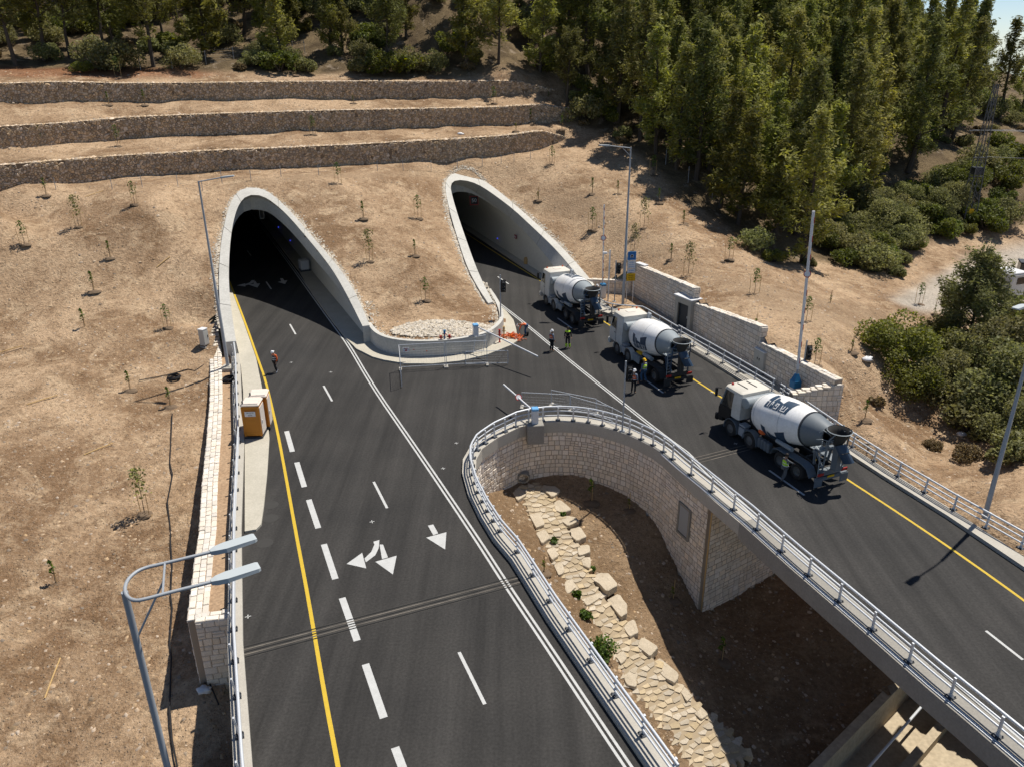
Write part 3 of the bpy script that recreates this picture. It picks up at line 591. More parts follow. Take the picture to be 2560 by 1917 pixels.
# pocket of ground behind the right railing
pk = [xy(p) for p in CURB[:9]]+[xy(RWB+V(-.3, 0)), xy(RWA+V(-.2, 0)), (7.2, 77.3)]
b = MB(); b.prism(pk, -.3, .1); b.build('pavement', MT['concrete_dark'], kind='structure', label='bare concrete yard between railing and stone wall')
b = MB(); b.prism([(9.4, 71.2), (12.6, 69.8), (14.2, 66), (13.2, 70.6), (11.9, 74.6), (8.2, 76)], .09, .16); b.build('dirt_bed', MT['ground'], kind='structure')
b = MB(); b.strip(CURB, 0, .7, -.9, .2); b.build('kerb', MT['concrete'], kind='structure', label='right hand kerb of the bridge road')
b = MB(); b.strip(LE[1:], -.62, 0, -.95, .2); b.build('kerb', MT['concrete'], kind='structure', label='left hand kerb of the left road')
# ------------------------------------------------------------------ ashlar walls
def frame_of(path):
    P = [V(p[0], p[1], 0) for p in path]; S = [0]
    for a, b in zip(P, P[1:]): S.append(S[-1]+(b-a).length)
    def at(s):
        s = max(0, min(S[-1]-1e-6, s)); i = max(0, min(len(P)-2, int(np.searchsorted(S, s))-1))
        while i < len(P)-2 and S[i+1] < s: i += 1
        a, b = P[i], P[i+1]; t = (s-S[i])/(S[i+1]-S[i]); d = (b-a).normalized()
        d0 = (P[i]-P[i-1]).normalized() if i else d; d2 = (P[i+2]-P[i+1]).normalized() if i < len(P)-2 else d
        dd = ((d0+d)*(1-t)+(d+d2)*t).normalized()
        return a.lerp(b, t), V(dd.y, -dd.x, 0)
    return at, S[-1]
def ashlar(b, path, off, ztop, zbot, hmin=.26, hmax=.42, side=1, wmin=.26, wmax=.62, out=.05, s0=0, s1=None):
    at, L = frame_of(path); L = s1 or L; fT = ztop if callable(ztop) else lambda s: ztop; fB = zbot if callable(zbot) else lambda s: zbot
    zmax = max(fT(s0+(L-s0)*k/20) for k in range(21)); zmin = min(fB(s0+(L-s0)*k/20) for k in range(21)); z = zmax
    while z > zmin:
        h = R_.uniform(hmin, hmax); s = s0-R_.uniform(0, .3)
        while s < L:
            w = R_.uniform(wmin, wmax); a, c = max(s0, s), min(L, s+w); s += w
            if c-a < .08: continue
            m = (a+c)/2; t, bo = fT(m), fB(m)
            zz1 = min(z, t); zz0 = z-h
            if zz1-zz0 < .08 or zz1 < bo-.1: continue
            parts = [(zz0, zz1)]
            if h > .34 and R_.random() < .25: k = zz0+(zz1-zz0)*R_.uniform(.4, .6); parts = [(zz0, k), (k, zz1)]
            for y0, y1 in parts:
                g = .012; d = R_.uniform(.4, 1)*out; ch = .03
                vs = []
                for (ss, zz) in ((a+g, y0+g), (c-g, y0+g), (c-g, y1-g), (a+g, y1-g)):
                    p, n = at(ss); vs.append(p+n*(off*1.0)+V(0, 0, zz))
                for (ss, zz) in ((a+g+ch, y0+g+ch), (c-g-ch, y0+g+ch), (c-g-ch, y1-g-ch), (a+g+ch, y1-g-ch)):
                    p, n = at(ss+R_.uniform(-.015, .015)); vs.append(p+n*(off+side*d*R_.uniform(.75, 1.2))+V(0, 0, zz+R_.uniform(-.015, .015)))
                f = [(4, 5, 6, 7), (0, 1, 5, 4), (1, 2, 6, 5), (2, 3, 7, 6), (3, 0, 4, 7)]
                if side < 0: f = [q[::-1] for q in f]
                b.add(vs, [q[::-1] for q in f] if side > 0 and False else f)
        z -= h
def crest(b, path, w0, w1, ztop, th=.12, lmin=.3, lmax=.6, rows=2, s0=0, s1=None):
    at, L = frame_of(path); L = s1 or L; fT = ztop if callable(ztop) else lambda s: ztop
    for r in range(rows):
        s = s0
        wa0 = w0+(w1-w0)*r/rows; wb0 = w0+(w1-w0)*(r+1)/rows
        while s < L:
            w = R_.uniform(lmin, lmax); a, c = s+.012, min(L, s+w)-.012; s += w
            if c-a < .1: continue
            wa, wb = wa0+.012, wb0-.012; z = fT((a+c)/2)+R_.uniform(-.02, .02); vs = []
            for zz, k in ((z-th, 0), (z-.02, 0), (z, .03)):
                for ss, ww in ((a+k, wa+k), (a+k, wb-k), (c-k, wb-k), (c-k, wa+k)):
                    p, n = at(ss); vs.append(p+n*(ww+R_.uniform(-.012, .012))+V(0, 0, zz+R_.uniform(-.012, .012)))
            f = [(8, 9, 10, 11)]
            for q in (0, 4): f += [(q, q+1, q+5, q+4), (q+1, q+2, q+6, q+5), (q+2, q+3, q+7, q+6), (q+3, q, q+4, q+7)]
            b.add(vs, f)
# curved wall of the ravine
rw = thing('retaining_wall', 'curved pale stone retaining wall closing the head of the ravine under the railing', 'retaining wall', tuple(V(3, 46.5, -4)))
def part(b, name, m, th, **k): o = b.build(name, m, th, **k); o.matrix_parent_inverse = Matrix.Translation(-th.location) if th.rotation_euler.z == 0 else th.matrix_world.inverted(); return o
cv = RAV[3:25]+[V(11.02, 37.8)]
at_, L_ = frame_of(cv)
def zb(s): p, n = at_(s); return ztop(p.x+n.x*.5, p.y+n.y*.5)-.25
b = MB(); ashlar(b, cv, .1, -.52, zb, hmin=.26, hmax=.44, wmin=.22, wmax=.5); part(b, 'stone_facing', MT['stone'], rw)
b = MB(); b.strip(cv, -.5, .11, -9, -.5); part(b, 'wall_core', MT['mortar'], rw)
b = MB(); b.strip(RAV[:27], -.6, [.2]*22+[.24, .3, .38, .44, .46], -.58, .2); part(b, 'concrete_coping', MT['concrete'], rw)
b = MB(); p = G(1358, 1075, .2)
p0, n0 = frame_of(RAV)[0](0), None
# end of the wall: abutment face looking at the viewer, and the panel set in the wall
ab = [V(11.12, 37.72), V(16.95, 41.65), V(21.4, 44.7)]
wa = thing('bridge_abutment', 'square stone faced abutment under the right road bridge', 'abutment', (14, 39.8, -4))
b = MB(); ashlar(b, ab, .05, -1.15, lambda s: -9.2, side=1); part(b, 'stone_facing', MT['stone'], wa)
b = MB(); b.strip(ab, -.6, .06, -9.6, -1.1); part(b, 'wall_core', MT['mortar'], wa)
b = MB(); b.box((11.15, 37.74, -4.9), (.09, .09, 7.6), .6); part(b, 'corner_trim', MT['wood'], wa)
# panel
at2, L2 = frame_of(cv); best = min(range(200), key=lambda k: abs(V(*at2(L2*k/199)[0]).y-39.7)+(0 if at2(L2*k/199)[0].x > 8 else 99)); pc, pn = at2(L2*best/199)
tang = V(-pn.y, pn.x, 0); b = MB(); M_ = Matrix(((tang.x, pn.x, 0, pc.x+pn.x*.17), (tang.y, pn.y, 0, pc.y+pn.y*.17), (0, 0, 1, -2.9), (0, 0, 0, 1)))
hp = MB(); hp.box((0, 0, 0), (.95, .06, 1.75), M=M_); part(hp, 'steel_hatch', MT['steel_grey'], rw)
fb = MB()
for dx, dz, sx, sz in ((-.55, 0, .14, 2.1), (.55, 0, .14, 2.1), (0, 1.0, 1.2, .14), (0, -1.0, 1.2, .14)): fb.box((dx, -.0, dz), (sx, .14, sz), M=M_)
part(fb, 'hatch_frame', MT['concrete_dark'], rw)
pp = V(.75, 46.25); b = MB(); b.lathe([(.4, -.6), (.4, .62), (.31, .62), (.31, -.5), (0, -.5)], Matrix.Translation((.72, 46.5, -3.5)) @ Matrix.Rotation(math.radians(97), 4, 'X') @ Matrix.Identity(4), 22); part(b, 'drain_pipe', MT['concrete_dark'], rw, smooth=40)
b = MB(); b.strip([RAV[k] for k in range(26, 32)], -.6, .46, -.78, .2); b.build('bridge_girder', MT['concrete_dark'], kind='structure', label='long concrete edge girder of the right bridge')
# left stone wall
lw = thing('stone_wall', 'long low stone wall with a white crest left of the left road', 'stone wall', (-17, 45, -1))
b = MB(); _S = np.cumsum([0]+[(V(q.x, q.y)-V(p.x, p.y)).length for p, q in zip(SWL, SWL[1:])]); swz = lambda s: float(np.interp(s, _S, SWZ)); crest(b, SWL, -.45, .42, swz, rows=3); b2 = [G(486, 1553, .1), G(583, 1540, .1)]; crest(b, b2, -.6, .03, .1, rows=2); part(b, 'crest', MT['stone_white'], lw)
b = MB(); b.strip(SWL, -.43, .4, -5.5, [z-.08 for z in SWZ]); b.strip(b2, -.6, 0, -5.5, .02); part(b, 'wall_core', MT['mortar'], lw)
b = MB(); ashlar(b, b2, .0, .02, -5); ashlar(b, SWL, -.43, swz, -5, side=-1); ashlar(b, SWL, .4, swz, 0, s0=30); part(b, 'stone_facing', MT['stone'], lw)
b = MB(); b.prism([xy(p) for p in SWL]+[xy(V(p.x-.5, p.y)) for p in LE[:3:-1]]+[xy(G(581, 1528, 0))], -.4, .04); b.build('path', mat('path_dirt', (.30, .19, .11), .95, var=.7, vscale=.7, col2=(.40, .28, .175), fine=.25, fscale=8, bump=.4, bscale=8), kind='structure', label='orange dirt strip between wall and railing')
# right stone wall
rwall = thing('stone_wall', 'stepped pale stone wall behind the yard on the right of the road', 'stone wall', (17, 60, 0))
sec = [(0, 11.6, 3.05, 3.7), (11.6, 21.2, 2.45, 3.4), (21.2, 29.63, 2.2, 2.45)]
rpath = [RWA, RWB]
for a, c, h0, h1 in sec:
    b = MB(); fz_ = lambda s, a=a, c=c, h0=h0, h1=h1: h0+(h1-h0)*(s-a)/(c-a)
    ashlar(b, rpath, .0, fz_, .1, s0=a, s1=c, out=.04); part(b, 'stone_facing', MT['stone'], rwall)
    b = MB(); crest(b, rpath, -.62, .03, lambda s: fz_(s)+.1, rows=2, s0=a, s1=c); part(b, 'crest', MT['stone_white'], rwall)
    at3, L3 = frame_of(rpath); p0, p1 = at3(a)[0], at3(c)[0]; b = MB(); b.strip([p0, p1], -.6, .005, -2.5, [h0, h1]); part(b, 'wall_core', MT['mortar'], rwall)
    if c > 29: b = MB(); ashlar(b, rpath, -.6, fz_, -2.2, s0=a, s1=c, side=-1); part(b, 'stone_facing', MT['stone'], rwall)
    else: b = MB(); ashlar(b, [p1+V(-.04, .0), p1+V(.6, .18)], 0.02, h1, 1.5, side=1); part(b, 'stone_facing', MT['stone'], rwall)
rt = [G(1978, 982, 1.55), V(21.9, 48.2)]
b = MB(); ashlar(b, rt, .32, lambda s: 1.45+.22*s, -2.8, wmax=.5); part(b, 'stone_facing', MT['stone'], rwall)
b = MB(); crest(b, rt, -.3, .36, lambda s: 1.55+.22*s, rows=2); part(b, 'crest', MT['stone_white'], rwall)
b = MB(); b.strip(rt, -.3, .32, -3, [1.44, 2.2]); part(b, 'wall_core', MT['mortar'], rwall)
b = MB(); lo = [V(7.6, 76.6), V(11.9, 76.0)]; ashlar(b, lo, .2, 1.3, 0, side=1); part(b, 'stone_facing', MT['stone'], rwall)
b = MB(); crest(b, lo, -.3, .22, 1.4); part(b, 'crest', MT['stone_white'], rwall)
b = MB(); b.strip(lo, -.3, .2, -1, 1.3); part(b, 'wall_core', MT['mortar'], rwall)
def voronoi_cells(pts, poly, k=14):
    out = []; A = np.array(pts)
    for i, p in enumerate(A):
        d = np.hypot(*(A-p).T); near = np.argsort(d)[1:k+1]; cell = [p+np.array(q) for q in ((-1.5, -1.5), (1.5, -1.5), (1.5, 1.5), (-1.5, 1.5))]
        for j in near:
            m = (p+A[j])/2; n = A[j]-p; nc = []
            for a, c in zip(cell, cell[1:]+cell[:1]):
                da, dc = (a-m)@n, (c-m)@n
                if da <= 0: nc.append(a)
                if (da < 0) != (dc < 0): nc.append(a+(c-a)*(da/(da-dc)))
            cell = nc
            if len(cell) < 3: break
        if len(cell) >= 3: out.append((p, cell))
    return out
# ------------------------------------------------------------------ gabion terraces
for k, (q, hs) in enumerate(zip(WP, WH)):
    gw = thing('gabion_wall', ('lowest', 'middle', 'topmost')[k]+' of the three long stone gabion terraces above the tunnels', 'gabion wall', tuple(q[len(q)//2]), group='stone gabion terraces')
    gw['label'] = ('lowest stone gabion terrace just above the tunnel mouths', 'middle stone gabion terrace between two others', 'topmost stone gabion terrace below the pine trees')[k]
    pts = [V(p.x, p.y) for p in q]; zz = [p.z for p in q]; zb_ = [z-.7 for z in zz]; zt_ = [z+h-.03 for z, h in zip(zz, hs)]
    b = MB(); b.strip(pts, -.95, -.1, zb_, zt_); part(b, 'core', MT['gabion_core'], gw)
    at, L = frame_of(pts); n = int(L*.85/.05); rg = np.random.default_rng(k); S_ = rg.random(n)*L; zs = np.interp(S_, np.arange(len(q))*1.5, zz); hh = np.interp(S_, np.arange(len(q))*1.5, hs)
    fr = 1.001+rg.random(n)*.2; P = []
    for s, z0, h, f in zip(S_, zs, hh, fr):
        p, nn = at(s)
        if f <= 1: pt = p+nn*(-.1+rg.uniform(-.04, .05)); P.append((pt.x, pt.y, z0+h*f))
        else: pt = p+nn*(-.15-rg.random()*.8); P.append((pt.x, pt.y, z0+h-.02))
    P = [p_ for p_ in P if -75 < p_[0] < 20]
    o = scatter_stones('crest_stones', P, .1, .24, MT['gabion_stone'], flat=.6, parent=gw); o.matrix_parent_inverse = Matrix.Translation(-gw.location)
    s0 = next(i for i, p in enumerate(q) if p.x > -66)*1.5; m = int((L-s0)*2.7/.048); sp_ = [(s0+rg.random()*(L-s0), -.45+rg.random()*2.75) for _ in range(m)]; b = MB()
    order = sorted(sp_); 
    for c0 in range(0, len(order), 160):
        lo, hi = max(0, c0-60), min(len(order), c0+220)
        for pc, cell in voronoi_cells(order[lo:hi], None):
            if not (order[c0][0] <= pc[0] < (order[c0+160][0] if c0+160 < len(order) else 1e9)): continue
            hl = float(np.interp(pc[0], np.arange(len(q))*1.5, hs)); z0 = float(np.interp(pc[0], np.arange(len(q))*1.5, zz))
            if pc[1] > hl-.05: continue
            if max(abs(c[0]-pc[0])+abs(c[1]-pc[1]) for c in cell) > 1.2: continue
            pr = rg.uniform(.04, .13); r1 = []; r2 = []
            for c in cell:
                for kk, dd, out in ((.93, 0, r1), (.62, pr, r2)):
                    ss, z_ = pc[0]+(c[0]-pc[0])*kk, min(hl, pc[1]+(c[1]-pc[1])*kk); p_, n_ = at(ss); p_ = p_+n_*(dd-.1); out.append((p_.x, p_.y, z0+z_))
            m_ = len(cell); b.add(r1+r2, [(i, (i+1) % m_, m_+(i+1) % m_, m_+i) for i in range(m_)]+[tuple(range(m_, 2*m_))])
    part(b, 'stone_face', MT['gabion_stone'], gw)
# ------------------------------------------------------------------ tunnel portals
def portal(nm, label, O, I, fr, t0, a, zc, dmax):
    th = thing(nm, label, 'tunnel', tuple(fr(0, t0)))
    n = len(O)-1; d_, n_, p_ = (LFd, LFn, LFp) if fr is LT else (RFd, RFn, RFp)
    st = lambda p: ((V(p.x, p.y, 0)-p_).dot(d_), (V(p.x, p.y, 0)-p_).dot(n_))
    zi = [p.z for p in I]; ic = max(range(n+1), key=lambda k: zi[k]); C = []; D = []
    for i, p in enumerate(I):
        s, t = st(p); zf = zi[0] if i <= ic else zi[-1]; f = max(0, (p.z-zf)/(zi[ic]-zf)); z = .05+(zc-.05)*f
        hw = a if z < 1.8 else a*math.sqrt(max(0, 1-((z-1.8)/(zc-1.8))**2)); 
        tt = t0-hw if i < ic else t0+hw if i > ic else t0
        ss = s+dmax*f**1.6; C.append(fr(ss, tt, z)); D.append(fr(75, tt, z))
    b = MB(); vs = []
    low = [p-V(0, 0, 2.2) for p in O]; inn = [p-V(0, 0, .02) for p in I]
    rows = [low, O, I]
    for r in rows: vs += r
    fs = [(r*(n+1)+i, r*(n+1)+i+1, (r+1)*(n+1)+i+1, (r+1)*(n+1)+i) for r in range(2) for i in range(n)]
    b.add(vs, fs)
    for k in (0, n):   # end faces at the feet
        e = [O[k], I[k], V(I[k].x, I[k].y, 0), V(O[k].x, O[k].y, 0)]; b.add(e, [(0, 1, 2, 3)])
    part(b, 'portal_rim', MT['rim'], th, smooth=30)
    for k in range(6, n-2, 7): b = MB(); b.tube([O[k]+V(0, 0, .004), I[k]+V(0, 0, .004), I[k].lerp(C[k], .98)+V(0, 0, .004)], .028, 5); part(b, 'formwork_joint', MT['concrete_dark'], th)
    b = MB(); vs = inn+C; b.add(vs, [(i, i+1, n+1+i+1, n+1+i) for i in range(n)]); part(b, 'flared_mouth', MT['rim'], th, smooth=30)
    b = MB(); sl = [C]
    for q in (8, 16, 28, 45, 75): sl.append([V(*(c+d_*max(.01*q, (q-st(c)[0])))) if st(c)[0] < q else c+d_*.01*q for c in C])
    vs = [p for r in sl for p in r]; fs = [(r*(n+1)+i, r*(n+1)+i+1, (r+1)*(n+1)+i+1, (r+1)*(n+1)+i) for r in range(len(sl)-1) for i in range(n)]
    fs.append(tuple(range((len(sl)-1)*(n+1), len(sl)*(n+1)))); b.add(vs, fs); part(b, 'lining', MT['lining'], th, smooth=30)
    return th
TL = portal('tunnel_portal', 'left tunnel mouth with a pale concrete collar and dark inside', LO, LI, LT, -3.5, 5.2, 7.3, 6.0)
TR = portal('tunnel_portal', 'right tunnel mouth with a pale concrete collar and a lit grey wall', RO, RI, RT, 2.7, 5.1, 7.2, 3.0)
# island wall and gravel
iw = [G(u, v, .1) for u, v in ((906, 822), (930, 862), (960, 881.4), (1011.5, 890.8), (1063, 892.5), (1114.6, 890), (1166.2, 883), (1217.7, 871), (1241.8, 855.6), (1258, 838), (1260, 822), (1254, 800), (1243, 778), (1228, 760))]
IW = smooth_path(iw, 2); b = MB(); b.strip(IW, -.34, 0, -.2, [1.42+.25*max(0, 1-i/6)+.2*max(0, 1-(len(IW)-1-i)/6) for i in range(len(IW))])
b.build('island_wall', MT['rim'], smooth=30, label='low curved concrete wall round the planted island between the tunnels', cat='wall')
P = []
for rim, k0, k1 in ((LO, 3, 58), (RO, 1, 58)):
    cen = sum(rim, Vector())/len(rim)
    for i in range(k0, k1):
        for _ in range(60):
            p = rim[i].lerp(rim[i+1], R_.random()); o = V(p.x-cen.x, p.y-cen.y, 0).normalized()*abs(R_.gauss(.2, .26)); x, y = p.x+o.x, p.y+o.y; zg = gz(x, y)[0]
            if abs(zg-p.z) < .9: P.append((x, y, zg+.02))
for i in range(len(IW)-1):
    for _ in range(16):
        p = IW[i].lerp(IW[i+1], R_.random()); t = (IW[i+1]-IW[i]).normalized(); o = V(-t.y, t.x, 0)*(.4+abs(R_.gauss(0, .35))); x, y = p.x+o.x, p.y+o.y; P.append((x, y, gz(x, y)[0]+.02))
scatter_stones('white_gravel_edging', P, .05, .12, MT['gravel'], kind='stuff', label='white gravel band along the rims of the tunnel mouths')
P = []; c = G(1104, 828, 1.35)
for _ in range(2600):
    r = math.sqrt(R_.random()); a = R_.uniform(0, 6.283); x, y = c.x+r*4.3*math.cos(a), c.y+r*1.75*math.sin(a)+.3; P.append((x, y, max(1.28, gz(x, y)[0])+.03+R_.uniform(0, .05)))
scatter_stones('gravel_bed', P, .06, .16, MT['gravel'], kind='stuff', label='oval bed of white gravel on the island behind the curved wall')
# ------------------------------------------------------------------ channel and ravine path
b = MB(); z0, z1 = -10.9, -8.9
fl = [CA0-CD*10, CA1+CD*9, CA1+CD*9+CN*10, CA0-CD*10+CN*10]; b.prism([xy(p) for p in fl], -11.3, z0)
b.strip([CA0-CD*10, CA1+CD*9], -.1, .35, -11.2, z1); b.strip([CA0-CD*10, CA1+CD*9], 2.3, 2.75, -11.2, -10.35)
MT['warmconcrete'] = mat('weathered_concrete', (.36, .29, .20), .9, var=.8, vscale=.8, col2=(.48, .40, .28), fine=.15, fscale=5)
b.build('drainage_channel', MT['warmconcrete'], kind='structure', label='concrete flood channel under the right bridge')
b = MB(); b.tube([G(2330, 1917+60, -9.6), G(2420, 1690, -9.6)] if 0 else [G(2160, 1930, -9.7), G(2330, 1735, -9.7), G(2420, 1640, -9.7)], .07, 8); b.build('conduit', MT['steel'], label='grey conduit pipe crossing the concrete channel in the bottom corner', cat='pipe')
# flagstones
PATHC = [(1322, 1213, .75), (1345, 1250, .85), (1370, 1310, 1.0), (1405, 1390, 1.05), (1440, 1470, 1.1), (1500, 1560, 1.15), (1560, 1640, 1.2), (1620, 1720, 1.45), (1680, 1800, 1.8), (1730, 1870, 2.2), (1780, 1940, 2.4)]
pc_ = [(hit(u, v), w) for u, v, w in PATHC]
pts = []
for (a, wa), (c, wc) in zip(pc_, pc_[1:]):
    t = (c-a); t.z = 0; L = t.length; t.normalize(); n = V(t.y, -t.x)
    for _ in range(int(L*(wa+wc)*40)):
        f = R_.random(); w = wa+(wc-wa)*f; p = a.lerp(c, f)+n*R_.uniform(-w, w)
        if all((p.x-q[0])**2+(p.y-q[1])**2 > .33**2 for q in pts): pts.append((p.x, p.y))
b = MB()
def path_z(x, y):
    bst = (1e9, 0)
    for (a, _), (c, _) in zip(pc_, pc_[1:]):
        d = c-a; t = max(0, min(1, ((x-a.x)*d.x+(y-a.y)*d.y)/(d.x*d.x+d.y*d.y))); q = a+d*t; e = (q.x-x)**2+(q.y-y)**2
        if e < bst[0]: bst = (e, q.z)
    return bst[1]
for p, cell in voronoi_cells(pts, None):
    cell = [p+(q-p)*(1-.022/max(.12, np.hypot(*(q-p)))) for q in cell]
    if max(np.hypot(*(q-p)) for q in cell) > .55: cell = [p+(q-p)*min(1, .34/max(.05, np.hypot(*(q-p)))) for q in cell]
    z = path_z(*p)+.09+R_.uniform(-.008, .01)
    b.prism([tuple(q) for q in cell], z-.35, z)
fs_ = b.build('flagstone_path', MT['slab'], kind='structure', label='pale flagstone drain path down the middle of the ravine')
b = MB()
for (a, wa), (c, wc) in zip(pc_, pc_[1:]):
    t = (c-a); t.z = 0; t.normalize(); n = V(t.y, -t.x); b.quad(a+n*wa+V(0, 0, .075), c+n*wc+V(0, 0, .075), c-n*wc+V(0, 0, .075), a-n*wa+V(0, 0, .075))
b.build('mortar_bed', mat('path_mortar', (.30, .235, .155), .95, var=.5, vscale=2), fs_)
f6 = lambda x, y: (1400+x*.16905, 1280+y*.16905); f11 = lambda x, y: (1140+x*.25316, 960+y*.25316)
SL = [(f6, [(30, 80), (90, 40), (240, 70), (285, 140), (110, 230), (20, 130)]), (f6, [(145, 230), (300, 185), (400, 385), (250, 455), (170, 380)]), (f6, [(250, 480), (430, 470), (455, 620), (280, 660)]), (f6, [(300, 660), (460, 650), (440, 880), (340, 800)]), (f6, [(450, 950), (600, 870), (720, 900), (860, 1130), (690, 1225), (560, 1060)]), (f6, [(690, 1260), (870, 1180), (1000, 1400), (990, 1540), (900, 1600), (740, 1350)]), (f6, [(320, 1230), (590, 1170), (640, 1270), (400, 1380)]), (f6, [(10, 1020), (170, 975), (245, 1120), (120, 1200)]),
      (f8, [(1720, 785), (1790, 750), (1820, 850), (1760, 875)]), (f8, [(1790, 900), (1840, 855), (1940, 940), (1885, 1000)]), (f8, [(1892, 1003), (1950, 975), (2065, 1110), (2040, 1165), (1990, 1130)]), (f8, [(2052, 1162), (2085, 1150), (2150, 1240), (2110, 1270)]), (f8, [(2120, 1275), (2160, 1250), (2240, 1350), (2200, 1380)]), (f8, [(1715, 1060), (1780, 1010), (1815, 1090), (1800, 1180), (1740, 1150)]), (f8, [(1660, 950), (1700, 900), (1750, 1000), (1710, 1035)]),
      (f11, [(960, 1150), (1030, 1120), (1150, 1250), (1040, 1285), (985, 1250)]), (f11, [(550, 1040), (620, 1010), (700, 1110), (600, 1150)]), (f11, [(862, 965), (930, 940), (1040, 1060), (950, 1140), (862, 1060)]), (f8, [(1150, 100), (1220, 110), (1250, 190), (1190, 200)]), (f8, [(1190, 215), (1250, 205), (1280, 270), (1230, 300)]), (f8, [(1255, 320), (1305, 310), (1330, 380), (1290, 400)]), (f8, [(1300, 410), (1350, 400), (1370, 480), (1330, 490)])]
for k, (f, pl) in enumerate(SL):
    P = [hit(*f(x, y)) for x, y in pl]; z = max(sum(p.z for p in P)/len(P)+.06, path_z(sum(p.x for p in P)/len(P), sum(p.y for p in P)/len(P))+.07); c = sum(P, Vector())/len(P); b = MB()
    d = (z-c.z)/(H-c.z); Pt = [V(p.x*(1-d*.8), p.y*(1-d*.8)) for p in P]
    n = len(Pt); pl2 = [xy(p) for p in Pt]; ar = sum(pl2[i][0]*pl2[(i+1) % n][1]-pl2[(i+1) % n][0]*pl2[i][1] for i in range(n))
    if ar < 0: pl2 = pl2[::-1]
    cc = (sum(q[0] for q in pl2)/n, sum(q[1] for q in pl2)/n); rgn = [[], [], []]
    q2 = []
    for (a, e) in zip(pl2, pl2[1:]+pl2[:1]):
        for t in (.12, .5, .88): q2.append((a[0]+(e[0]-a[0])*t+R_.uniform(-.03, .03), a[1]+(e[1]-a[1])*t+R_.uniform(-.03, .03)))
    m = len(q2); vs = []
    for zz, sc in ((z-.45, 1), (z-.03, 1), (z, .95), (z+.006, .5)): vs += [(cc[0]+(q[0]-cc[0])*sc, cc[1]+(q[1]-cc[1])*sc, zz+R_.uniform(-.015, .015)) for q in q2]
    fs = [(r*m+i, r*m+(i+1) % m, (r+1)*m+(i+1) % m, (r+1)*m+i) for r in range(3) for i in range(m)]+[tuple(range(3*m, 4*m))]
    b.add(vs, fs); b.build('stone_slab', MT['slab'], label='flat pale stone slab edging the flagstone path in the ravine', cat='stone slab', group='slabs edging the ravine path')
# ------------------------------------------------------------------ railings
def post_mesh(h, w=.1, base=True, lean=0):
    b = MB(); b.add([(-w/2, -.03, 0), (w/2, -.03, 0), (w/2, .03, 0), (-w/2, .03, 0), (-w/2, -.03+lean, h), (w/2, -.03+lean, h), (w/2, .03+lean, h), (-w/2, .03+lean, h)], [(3, 2, 1, 0), (4, 5, 6, 7), (0, 1, 5, 4), (1, 2, 6, 5), (2, 3, 7, 6), (3, 0, 4, 7)]); b.mi = 1
    if base:
        b.box((0, 0, .015), (.3, .3, .03)); 
        for sx in (-.11, .11):
            for sy in (-.11, .11): b.tube([(sx, sy, .02), (sx, sy, .1)], .022, 6)
    o = b.build('post', [MT['steel'], MT['steel_dark']]); me = o.data; bpy.data.objects.remove(o); return me
def railing(label, path, zb, rails, sp, h, off=0, side=1, lean=.1, group='steel railings along the roads', w=.1):
    P = [V(p[0], p[1], zb) for p in path]; th = thing('railing', label, 'railing', tuple(P[len(P)//2]), group=group)
    me = post_mesh(h, w, lean=lean); at, L = frame_of(P); s = .3; k = 0; sps = sp if callable(sp) else lambda s: sp
    while s < L and k < 98:
        p, n = at(s); o = bpy.data.objects.new('post', me); link(o, th); o.location = p+n*off+V(0, 0, zb)-th.location
        o.rotation_euler.z = math.atan2(n.y*side, n.x*side)+math.pi/2*1; s += sps(s); k += 1
    for hz, r, q in rails:
        pts = []
        for i in range(int(L/.5)+1):
            p, n = at(min(L-.001, i*.5)); pts.append(p+n*(off+q*side)+V(0, 0, zb+hz))
        b = MB(); b.tube(pts, r, 8); part(b, 'rail', MT['steel'], th, smooth=50)
    return th
def rav_sp(s): return 2.0 if (s < 14.5 or s > 41) else 1.0
railing('three bar steel railing curving round the head of the ravine and along both bridges', RAV, .2, [(.95, .06, -.12), (.64, .042, -.1), (.33, .042, -.08)], rav_sp, .93, side=1, lean=-.0)
railing('steel railing on the left kerb of the left road', [V(-3.9, 6)]+[V(p.x-.33, p.y-.1) for p in LE[1:]], .2, [(.95, .06, .1), (.64, .042, .08), (.33, .042, .06)], 2.0, .93)
railing('far two bar railing bent round the yard beside the first mixer truck', [G(u, v, 1.1) for u, v in ((1495.7, 745), (1519.3, 757.8), (1544.6, 762.3), (1608, 766.8), (1658.8, 795.8), (1702.2, 821.2))], .2, [(.9, .055, 0), (.45, .045, 0)], 1.9, .88)
railing('middle two bar railing between the stone yard and the trucks', [V(14.0, 62.7), V(15.78, 58.2), V(17.3, 54.2), V(18.6, 50.6)], .2, [(1.05, .05, 0), (.65, .045, 0), (.3, .045, 0)], 2.0, 1.05)
railing('near right railing along the outer kerb of the right bridge', [V(18.75, 50.6), V(20.45, 44.2), V(21.75, 40.0), V(23.2, 36.1), V(24.85, 32.2), V(27, 25), V(29, 17)], .2, [(.9, .055, 0), (.6, .042, 0), (.3, .042, 0)], 1.9, .9)
for off, nm in ((.27, 0), (.36, 1)):
    at, L = frame_of(RAV[22:]); b = MB(); b.tube([at(i*.6)[0]+at(i*.6)[1]*off+V(0, 0, .235) for i in range(int(L/.6))], .022, 6)
    b.build('cable_conduit', MT['steel'], label=('outer' if nm else 'inner')+' of two thin conduits lying on the kerb of the right bridge', cat='conduit')
